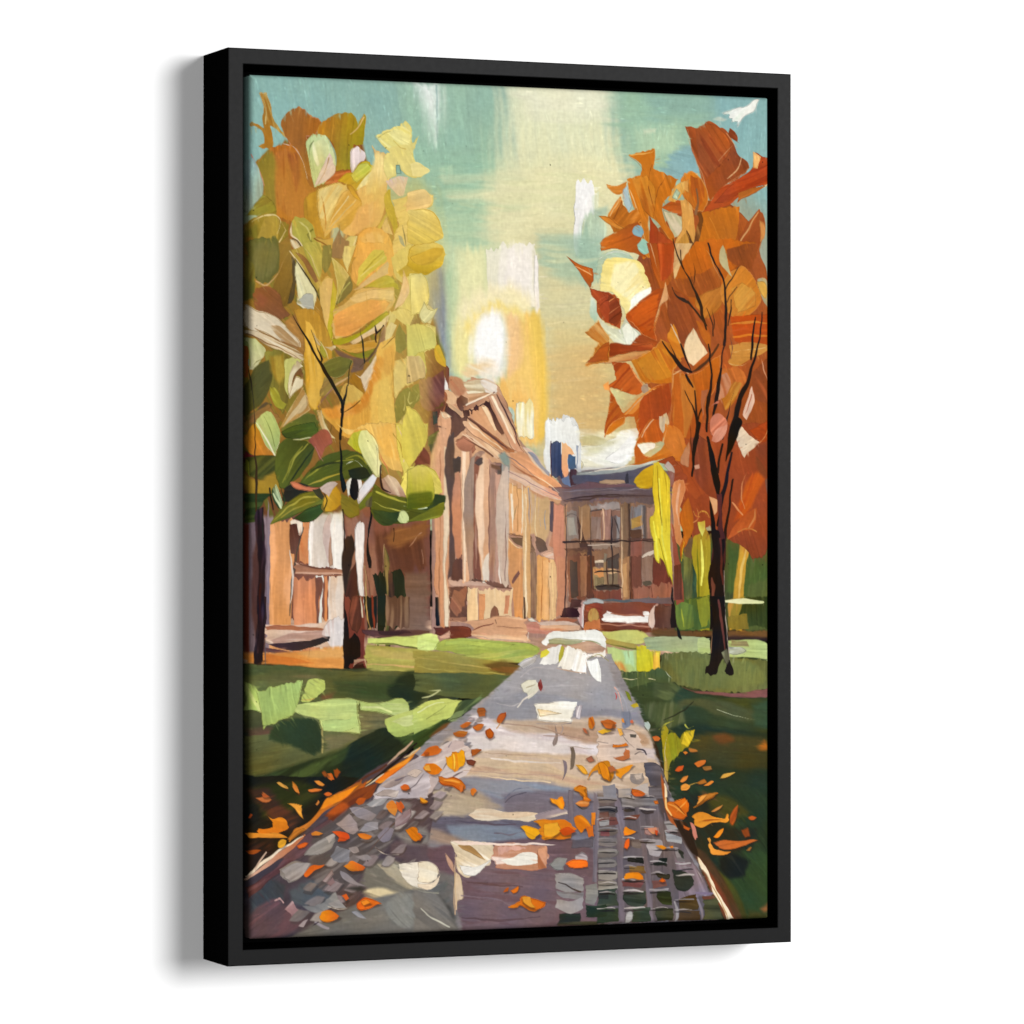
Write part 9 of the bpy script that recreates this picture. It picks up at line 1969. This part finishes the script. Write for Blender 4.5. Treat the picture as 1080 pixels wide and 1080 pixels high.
p|170 77 27 170 77 27 198 95 28|a -57 b 0.62|3775 5372 3797 5320 3840 5295 3826 5373 3804 5431 3782 5411
p|52 34 28|a 0 b 0.9 o 0.45|3931 5395 3963 5379 4000 5393 3978 5414 3946 5413
p|197 89 28|a 2 b 0.26 h 0.8|3924 5382 3956 5366 3993 5380 3971 5401 3939 5400
p|52 34 28|a 0 b 0.9 o 0.45|3645 5531 3681 5493 3724 5472 3710 5507 3673 5538
p|240 140 32 240 140 32 224 120 24|a -41 b 0.26 h 0.8|3638 5518 3674 5480 3717 5459 3703 5494 3666 5525
p|52 34 28|a 0 b 0.9 o 0.45|3590 5536 3616 5530 3637 5577 3659 5623 3702 5631 3789 5640 3760 5659 3702 5667 3637 5661 3616 5628
p|240 160 64 232 138 40|g 2 a 20 b 0.26 h 0.9|3583 5523 3609 5517 3630 5564 3652 5610 3695 5618 3782 5627 3753 5646 3695 5654 3630 5648 3609 5615
p|52 34 28|a 0 b 0.9 o 0.45|3652 5577 3731 5553 3847 5570 3963 5553 4014 5561 3934 5585 3818 5621 3702 5618
p|200 104 44 200 104 44 161 77 27|a -7 b 0.26 h 0.7|3645 5564 3724 5540 3840 5557 3956 5540 4007 5548 3927 5572 3811 5608 3695 5605
p|52 34 28|a 0 b 0.9 o 0.45|3876 5479 3934 5474 3942 5533 3905 5545 3891 5519
p|146 70 30|a 58 b 0.62|3869 5466 3927 5461 3935 5520 3898 5532 3884 5506
p|52 34 28|a 0 b 0.9 o 0.45|3920 5637 3949 5615 3960 5619 3942 5644
p|165 104 39|a -21 b 0.26|3913 5624 3942 5602 3953 5606 3935 5631
p|52 34 28|a 0 b 0.9 o 0.45|3457 5415 3486 5435 3508 5494 3522 5534 3500 5546 3479 5507
p|208 136 112 208 136 112 200 120 96|a 63 b 0.26 h 0.7|3450 5402 3479 5422 3501 5481 3515 5521 3493 5533 3472 5494
p|52 34 28|a 0 b 0.9 o 0.45|3400 5433 3457 5460 3443 5480 3400 5459
p|198 95 32|a 43 b 0.26 h 0.7|3393 5420 3450 5447 3436 5467 3393 5446
p|52 34 28|a 0 b 0.9 o 0.45|2979 5188 3029 5180 3093 5197 3057 5212 3000 5215
p|216 100 40 216 100 40 194 70 23|a 1 b 0.26 h 0.8|2972 5175 3022 5167 3086 5184 3050 5199 2993 5202
p|52 34 28|a 0 b 0.9 o 0.45|2912 5432 2929 5424 2972 5453 3026 5470 2986 5492 2915 5503
p|240 138 24 240 138 24 232 122 24|a 20 b 0.26 h 0.9|2905 5419 2922 5411 2965 5440 3019 5457 2979 5479 2908 5490
p|52 34 28|a 0 b 0.9 o 0.45|2912 5581 2936 5530 2965 5515 2965 5569 2936 5601
p|232 96 24 232 96 24 240 128 32|a -57 b 0.26 h 0.9|2905 5568 2929 5517 2958 5502 2958 5556 2929 5588
p|52 34 28|a 0 b 0.9 o 0.45|3114 5451 3171 5446 3185 5492 3150 5497
p|216 144 92 216 144 92 200 128 96|a 2 b 0.26|3107 5438 3164 5433 3178 5479 3143 5484
p|52 34 28|a 0 b 0.9 o 0.45|3164 5465 3192 5472 3192 5511 3171 5504
p|204 73 31|a 58 b 0.26|3157 5452 3185 5459 3185 5498 3164 5491
p|52 34 28|a 0 b 0.9 o 0.45|3171 5582 3228 5584 3268 5598 3242 5614 3200 5602
p|240 144 24 240 144 24 232 128 24|a 11 b 0.26 h 0.9|3164 5569 3221 5571 3261 5585 3235 5601 3193 5589
p|52 34 28|a 0 b 0.9 o 0.45|3288 5590 3314 5586 3317 5601 3297 5603
p|240 136 32|a 2 b 0.26|3281 5577 3307 5573 3310 5588 3290 5590
p|52 34 28|a 0 b 0.9 o 0.45|2908 5800 2936 5773 3000 5771 3050 5782 3078 5826 3043 5831 2986 5816 2915 5814
p|248 148 24 240 132 20|g 2 a 6 b 0.26 h 0.9|2901 5787 2929 5760 2993 5758 3043 5769 3071 5813 3036 5818 2979 5803 2908 5801
p|52 34 28|a 0 b 0.9 o 0.45|3200 5849 3225 5824 3250 5844 3231 5857
p|215 96 28 215 96 28 232 112 32|a 2 b 0.26 h 0.8|3193 5836 3218 5811 3243 5831 3224 5844
p|52 34 28|a 0 b 0.9 o 0.45|3160 5251 3185 5249 3193 5265 3171 5271
p|216 112 32|a 1 b 0.26|3153 5238 3178 5236 3186 5252 3164 5258
p|52 34 28|a 0 b 0.9 o 0.45|2323 5210 2372 5215 2421 5200 2431 5245 2431 5290 2407 5289 2372 5263 2337 5243
p|232 144 28 232 144 28 216 120 24|a 48 b 0.26 h 0.9|2316 5197 2365 5202 2414 5187 2424 5232 2424 5277 2400 5276 2365 5250 2330 5230
p|52 34 28|a 0 b 0.9 o 0.45|2505 5151 2568 5126 2617 5134 2610 5172 2631 5212 2653 5231 2610 5256 2589 5236 2582 5191 2533 5164
p|216 128 28 216 128 28 189 98 26|a 11 b 0.26 h 0.8 r 129 69 15|2498 5138 2561 5113 2610 5121 2603 5159 2624 5199 2646 5218 2603 5243 2582 5223 2575 5178 2526 5151
p|52 34 28|a 0 b 0.9 o 0.45|2533 5254 2568 5236 2638 5250 2624 5278 2568 5277
p|200 112 44 200 112 44 224 160 96|a 6 b 0.26 h 0.8|2526 5241 2561 5223 2631 5237 2617 5265 2561 5264
s|54 53 25|a 6 w 0.39 0.91 0.39|2526 5248 2575 5281 2617 5278
p|52 34 28|a 0 b 0.9 o 0.45|2191 5380 2247 5369 2358 5374 2442 5374 2491 5407 2526 5441 2484 5465 2491 5510 2386 5514 2274 5510 2253 5458 2247 5407
p|232 144 24 216 112 24|g 2 a 6 b 0.26 h 0.9 r 145 70 19|2184 5367 2240 5356 2351 5361 2435 5361 2484 5394 2519 5428 2477 5452 2484 5497 2379 5501 2267 5497 2246 5445 2240 5394
p|52 34 28|a 0 b 0.9 o 0.45|2274 5395 2386 5385 2414 5450 2330 5499 2267 5491
p|244 172 48 244 172 48 232 140 24|a 11 b 0.26 h 0.9|2267 5382 2379 5372 2407 5437 2323 5486 2260 5478
p|52 34 28|a 0 b 0.9 o 0.45|2400 5443 2470 5420 2526 5460 2470 5484 2414 5476
p|186 72 23 186 72 23 206 89 28|a 2 b 0.26 h 0.8|2393 5430 2463 5407 2519 5447 2463 5471 2407 5463
p|52 34 28|a 0 b 0.9 o 0.45|2087 5409 2135 5404 2191 5421 2235 5445 2233 5477 2191 5505 2149 5491 2121 5442
p|240 168 24 240 168 24 224 136 24|a 25 b 0.26 h 0.9 r 129 69 15|2080 5396 2128 5391 2184 5408 2228 5432 2226 5464 2184 5492 2142 5478 2114 5429
p|52 34 28|a 0 b 0.9 o 0.45|2512 5357 2568 5345 2624 5379 2653 5431 2610 5443 2568 5467 2533 5428
p|216 120 28 216 120 28 232 152 40|a 39 b 0.26 h 0.9|2505 5344 2561 5332 2617 5366 2646 5418 2603 5430 2561 5454 2526 5415
p|52 34 28|a 0 b 0.9 o 0.45|2653 5328 2684 5323 2681 5406 2655 5412
p|224 128 32|a 79 b 0.26 h 0.8|2646 5315 2677 5310 2674 5393 2648 5399
p|52 34 28|a 0 b 0.9 o 0.45|2610 5430 2667 5412 2674 5496 2631 5502
p|208 106 32|a 79 b 0.26 h 0.8|2603 5417 2660 5399 2667 5483 2624 5489
p|52 34 28|a 0 b 0.9 o 0.45|2456 5696 2498 5671 2610 5675 2627 5720 2554 5731 2477 5716
p|240 122 24 240 122 24 232 102 26|a 4 b 0.26 h 0.9|2449 5683 2491 5658 2603 5662 2620 5707 2547 5718 2470 5703
p|52 34 28|a 0 b 0.9 o 0.45|1999 5994 2052 5971 2094 5953 2080 5914 2121 5909 2191 5937 2247 5958 2295 5973 2247 6009 2177 6026 2121 6005 2087 5985 2045 6002
p|232 128 24 216 108 24|g 2 a 20 b 0.26 h 0.9 r 145 64 19|1992 5981 2045 5958 2087 5940 2073 5901 2114 5896 2184 5924 2240 5945 2288 5960 2240 5996 2170 6013 2114 5992 2080 5972 2038 5989
p|52 34 28|a 0 b 0.9 o 0.45|2101 5921 2163 5930 2177 5969 2219 6008 2163 6006 2107 5966
p|240 160 48 240 160 48 232 136 24|a 20 b 0.26 h 0.9|2094 5908 2156 5917 2170 5956 2212 5995 2156 5993 2100 5953
p|52 34 28|a 0 b 0.9 o 0.45|2010 5873 2045 5855 2077 5840 2066 5881 2031 5893
p|216 112 28|a -37 b 0.26 h 0.8|2003 5860 2038 5842 2070 5827 2059 5868 2024 5880
p|52 34 28|a 0 b 0.9 o 0.45|1952 5884 1976 5849 1994 5847 1990 5879
p|198 95 28|a -37 b 0.26 h 0.8|1945 5871 1969 5836 1987 5834 1983 5866
p|52 34 28|a 0 b 0.9 o 0.45|1297 5180 1338 5185 1376 5205 1352 5223 1311 5216
p|232 132 28 232 132 28 207 104 26|a 6 b 0.26 h 0.8|1290 5167 1331 5172 1369 5192 1345 5210 1304 5203
p|52 34 28|a 0 b 0.9 o 0.45|1604 5097 1639 5091 1632 5129 1618 5148
p|216 112 44|a 79 b 0.26|1597 5084 1632 5078 1625 5116 1611 5135
p|52 34 28|a 0 b 0.9 o 0.45|1270 5437 1297 5434 1322 5463 1304 5492 1263 5481
p|215 96 28 215 96 28 232 116 24|a 30 b 0.26 h 0.9|1263 5424 1290 5421 1315 5450 1297 5479 1256 5468
p|52 34 28|a 0 b 0.9 o 0.45|1187 5403 1235 5385 1276 5392 1289 5437 1323 5463 1303 5488 1248 5487 1221 5454
p|232 128 24 232 128 24 240 144 32|a 39 b 0.26 h 0.9|1180 5390 1228 5372 1269 5379 1282 5424 1316 5450 1296 5475 1241 5474 1214 5441
p|52 34 28|a 0 b 0.9 o 0.45|1045 5222 1086 5198 1120 5217 1133 5262 1113 5306 1059 5273
p|216 136 56 216 136 56 200 112 40|a 2 b 0.26 h 0.8|1038 5209 1079 5185 1113 5204 1126 5249 1106 5293 1052 5260
p|52 34 28|a 0 b 0.9 o 0.45|1120 5205 1154 5199 1181 5244 1160 5282 1133 5262
p|198 91 36 198 91 36 169 71 27|a 59 b 0.26 h 0.8|1113 5192 1147 5186 1174 5231 1153 5269 1126 5249
p|52 34 28|a 0 b 0.9 o 0.45|1153 5098 1194 5089 1228 5106 1201 5127 1160 5124
p|216 100 28|a 11 b 0.26 h 0.8|1146 5085 1187 5076 1221 5093 1194 5114 1153 5111
p|52 34 28|a 0 b 0.9 o 0.45|1296 5171 1330 5181 1364 5205 1330 5217 1310 5203
p|240 154 32|a 20 b 0.26 h 0.8|1289 5158 1323 5168 1357 5192 1323 5204 1303 5190
p|52 34 28|a 0 b 0.9 o 0.45|629 5405 683 5398 750 5418 763 5453 723 5477 676 5476 669 5438
p|224 90 28 204 73 27|g 2 a 11 b 0.26 h 0.9|622 5392 676 5385 743 5405 756 5440 716 5464 669 5463 662 5425
p|52 34 28|a 0 b 0.9 o 0.45|823 5424 884 5422 938 5443 917 5460 857 5456
p|232 128 36 232 128 36 207 104 26|a 11 b 0.26 h 0.9|816 5411 877 5409 931 5430 910 5447 850 5443
p|52 34 28|a 0 b 0.9 o 0.45|725 5660 776 5624 817 5637 884 5665 857 5689 790 5699 750 5686
p|240 140 32 224 96 28|g 2 a 16 b 0.26 h 0.9|718 5647 769 5611 810 5624 877 5652 850 5676 783 5686 743 5673
p|52 34 28|a 0 b 0.9 o 0.45|419 5706 456 5657 509 5640 576 5639 549 5660 496 5684 443 5726
p|224 102 28 224 102 28 205 83 28|a -27 b 0.26 h 0.9|412 5693 449 5644 502 5627 569 5626 542 5647 489 5671 436 5713
p|52 34 28|a 0 b 0.9 o 0.45|817 5927 870 5885 924 5893 965 5913 1012 5934 951 5950 897 5964 844 5974 819 5958
p|215 96 28 224 112 28|g 2 a 2 b 0.26 h 0.9 r 150 54 15|810 5914 863 5872 917 5880 958 5900 1005 5921 944 5937 890 5951 837 5961 812 5945
p|52 34 28|a 0 b 0.9 o 0.45|844 5909 897 5898 924 5924 870 5941
p|240 140 40|a 2 b 0.26 h 0.9|837 5896 890 5885 917 5911 863 5928
p|52 34 28|a 0 b 0.9 o 0.45|536 6005 569 5968 629 5970 696 6010 669 6035 589 6048 543 6030
p|240 144 24 224 96 28|g 2 a 11 b 0.26 h 0.9|529 5992 562 5955 622 5957 689 5997 662 6022 582 6035 536 6017
p|52 34 28|a 0 b 0.9 o 0.45|696 5866 736 5855 760 5893 736 5911
p|224 96 28|a 59 b 0.26 h 0.7|689 5853 729 5842 753 5880 729 5898
p|52 34 28|a 0 b 0.9 o 0.45|476 5407 509 5396 562 5412 523 5431 476 5426
p|216 128 44 216 128 44 190 103 32|a 2 b 0.26 h 0.8|469 5394 502 5383 555 5399 516 5418 469 5413
p|52 34 28|a 0 b 0.9 o 0.45|363 5498 416 5471 445 5479 416 5506 376 5515
p|216 96 32|a -17 b 0.26 h 0.7|356 5485 409 5458 438 5466 409 5493 369 5502
p|52 34 28|a 0 b 0.9 o 0.45|46 5152 92 5141 105 5112 145 5130 178 5168 151 5183 99 5178
p|200 112 56 200 112 56 172 88 39|a 11 b 0.26 h 0.8|39 5139 85 5128 98 5099 138 5117 171 5155 144 5170 92 5165
p|52 34 28|a 0 b 0.9 o 0.45|303 5196 350 5197 403 5211 396 5255 419 5316 383 5280 350 5235
p|240 160 56 240 160 56 224 138 40|a 39 b 0.26 h 0.8|296 5183 343 5184 396 5198 389 5242 412 5303 376 5267 343 5222
p|52 34 28|a 0 b 0.9 o 0.45|250 5051 284 5071 299 5090 277 5089
p|232 168 76|a 49 b 0.26 h 0.8|243 5038 277 5058 292 5077 270 5076
p|52 34 28|a 0 b 0.9 o 0.45|330 5041 363 5079 383 5136 356 5110 330 5072
p|232 152 56 232 152 56 216 128 40|a 59 b 0.26 h 0.8|323 5028 356 5066 376 5123 349 5097 323 5059
p|52 34 28|a 0 b 0.9 o 0.45|443 5100 496 5095 556 5099 522 5114 456 5112
p|224 118 44|a -3 b 0.26 h 0.8|436 5087 489 5082 549 5086 515 5101 449 5099
p|52 34 28|a 0 b 0.9 o 0.45|569 5134 602 5122 629 5133 602 5150 576 5147
p|216 104 36|a 1 b 0.26 h 0.8|562 5121 595 5109 622 5120 595 5137 569 5134
p|52 34 28|a 0 b 0.9 o 0.45|499 5208 522 5171 533 5190 516 5221
p|216 132 60|a -69 b 0.26 h 0.7|492 5195 515 5158 526 5177 509 5208
p|52 34 28|a 0 b 0.9 o 0.45|125 5266 178 5296 244 5291 290 5327 290 5377 244 5401 165 5408 86 5399 72 5365 138 5373 185 5362 178 5324
p|224 136 36 208 112 28|g 90 a 20 b 0.26 h 0.9 r 240 176 80|118 5253 171 5283 237 5278 283 5314 283 5364 237 5388 158 5395 79 5386 65 5352 131 5360 178 5349 171 5311
p|52 34 28|a 0 b 0.9 o 0.45|-30 5405 33 5397 152 5401 231 5403 297 5442 204 5440 99 5434 -6 5431
p|232 144 44 232 144 44 216 124 32|a 2 b 0.26 h 0.9|-37 5392 26 5384 145 5388 224 5390 290 5429 197 5427 92 5421 -13 5418
p|52 34 28|a 0 b 0.9 o 0.45|297 5440 337 5403 403 5378 429 5381 363 5417 317 5453
p|216 128 40 216 128 40 232 160 64|a -37 b 0.26 h 0.8|290 5427 330 5390 396 5365 422 5368 356 5404 310 5440
p|52 34 28|a 0 b 0.9 o 0.45|220 5481 251 5453 286 5458 277 5489 244 5507 224 5500
p|216 152 40 216 152 40 232 176 64|a -27 b 0.26 h 0.8|213 5468 244 5440 279 5445 270 5476 237 5494 217 5487
p|52 34 28|a 0 b 0.9 o 0.45|-30 5527 33 5513 92 5523 73 5543 -19 5540
p|161 77 27 161 77 27 189 99 28|a 2 b 0.26|-37 5514 26 5500 85 5510 66 5530 -26 5527
p|52 34 28|a 0 b 0.9 o 0.45|-4 5288 13 5263 33 5268 13 5294
p|169 71 23|a -58 b 0.26|-11 5275 6 5250 26 5255 6 5281
p|52 34 28|a 0 b 0.9 o 0.45|207 5036 231 5033 277 5069 303 5101 257 5081
p|232 168 76 232 168 76 216 140 44|a 39 b 0.26 h 0.8|200 5023 224 5020 270 5056 296 5088 250 5068
p|52 34 28|a 0 b 0.9 o 0.45|326 5068 350 5071 383 5128 356 5121
p|232 136 52 232 136 52 208 116 40|a 59 b 0.26 h 0.8|319 5055 343 5058 376 5115 349 5108
p|52 34 28|a 0 b 0.9 o 0.45|443 5101 496 5093 556 5101 522 5115 456 5114
p|224 122 52|a -3 b 0.26 h 0.8|436 5088 489 5080 549 5088 515 5102 449 5101
p|52 34 28|a 0 b 0.9 o 0.45|496 5037 536 5032 576 5064 562 5076 522 5065
p|232 144 56 232 144 56 224 120 40|a 25 b 0.26 h 0.8|489 5024 529 5019 569 5051 555 5063 515 5052
p|52 34 28|a 0 b 0.9 o 0.45|582 4995 616 4990 645 5028 629 5040 596 5021
p|232 120 48 232 120 48 216 96 32|a 59 b 0.26 h 0.8|575 4982 609 4977 638 5015 622 5027 589 5008
p|52 34 28|a 0 b 0.9 o 0.45|549 4976 576 4970 602 5002 576 5008
p|163 81 35 163 81 35 130 70 30|a 59 b 0.62|542 4963 569 4957 595 4989 569 4995
p|52 34 28|a 0 b 0.9 o 0.45|642 4965 669 4953 696 4979 669 5029 649 5003
p|161 77 27|a 59 b 0.62|635 4952 662 4940 689 4966 662 5016 642 4990
p|52 34 28|a 0 b 0.9 o 0.45|92 5117 125 5115 165 5141 112 5146
p|200 96 44|a 11 b 0.26 h 0.8|85 5104 118 5102 158 5128 105 5133
p|52 34 28|a 0 b 0.9 o 0.45|569 5139 602 5125 629 5138 602 5153
p|216 104 40|a 1 b 0.26 h 0.8|562 5126 595 5112 622 5125 595 5140
p|52 34 28|a 0 b 0.9 o 0.45|1153 5097 1181 5079 1221 5092 1228 5120 1167 5123
p|216 100 28|a 11 b 0.26 h 0.8|1146 5084 1174 5066 1214 5079 1221 5107 1160 5110
p|52 34 28|a 0 b 0.9 o 0.45|1330 4956 1371 4944 1384 4982 1343 4981
p|232 160 56|a 29 b 0.26|1323 4943 1364 4931 1377 4969 1336 4968
p|52 34 28|a 0 b 0.9 o 0.45|1330 4854 1371 4842 1371 4868 1337 4873
p|198 89 36|a 1 b 0.26|1323 4841 1364 4829 1364 4855 1330 4860
m 7000 0 0 410 614 3.2 .6 .32
"""
colour, relief = paint(STROKES)

# ------------------------------------------------------------------ the stretched canvas: one fine grid wrapped round the stretcher
X0, ZT, REC = (FW*1000-CW)/2, FH*500-18.1, 3.0
R, DEEP = 4.2, 36.0
PAINT_GAIN = 1.46          # light on the canvas relative to its albedo
RELIEF = 0.42              # millimetres of paint thickness
def wrap(u, n):
    """position across the face and depth for a run of canvas coordinates"""
    t = np.maximum(np.maximum(R-u, u-(n-R)), 0)
    off = R*np.sin(np.minimum(t/(R+2.8), 1)*math.pi/2)
    dep = R*(1-np.cos(np.minimum(t/(R+2.8), 1)*math.pi/2))*1.0+np.maximum(t-R-2.8, 0)*6.0
    pos = np.where(u < R, R-off, np.where(u > n-R, n-R+off, u))
    return pos, np.minimum(dep, DEEP)
us = (np.arange(GW)+.5)/RES-MARG; vs = (np.arange(GH)+.5)/RES-MARG
pu, du = wrap(us, CW); pv, dv = wrap(vs, CH)
X, Z = np.meshgrid(pu, pv); D = np.maximum(*np.meshgrid(du, dv))
flat = np.clip(1-D/1.5, 0, 1)
co = np.empty((GH, GW, 3), np.float32)
co[..., 0] = (X0+X)*MM
co[..., 1] = (REC+D-relief*RELIEF*flat)*MM
co[..., 2] = (ZT-Z)*MM
idx = np.arange(GH*GW).reshape(GH, GW)
mu = (us < 0) | (us > CW); mv = (vs < 0) | (vs > CH)
keep = ~(np.logical_and.outer(mv[:-1] | mv[1:], mu[:-1] | mu[1:]))
quad = np.stack([idx[:-1, :-1], idx[1:, :-1], idx[1:, 1:], idx[:-1, 1:]], -1)[keep].astype(np.int32)
nq = len(quad)
me = bpy.data.meshes.new('canvas')
me.vertices.add(GH*GW); me.vertices.foreach_set('co', co.ravel())
me.loops.add(nq*4); me.loops.foreach_set('vertex_index', quad.ravel())
me.polygons.add(nq)
me.polygons.foreach_set('loop_start', np.arange(0, nq*4, 4, dtype=np.int32))
me.polygons.foreach_set('use_smooth', np.ones(nq, bool))
ca = me.color_attributes.new('paint', 'FLOAT_COLOR', 'POINT')
lc = np.where(colour <= 0.04045, colour/12.92, ((colour+0.055)/1.055)**2.4)/PAINT_GAIN
rgba = np.ones((GH*GW, 4), np.float32); rgba[:, :3] = lc.reshape(-1, 3)
ca.data.foreach_set('color', rgba.ravel())
me.update(); me.validate()
canvas = link('canvas', me, paint_mat, pic)
canvas['label'] = 'painted canvas with thick knife strokes of autumn trees, a columned hall and a leaf-strewn path'
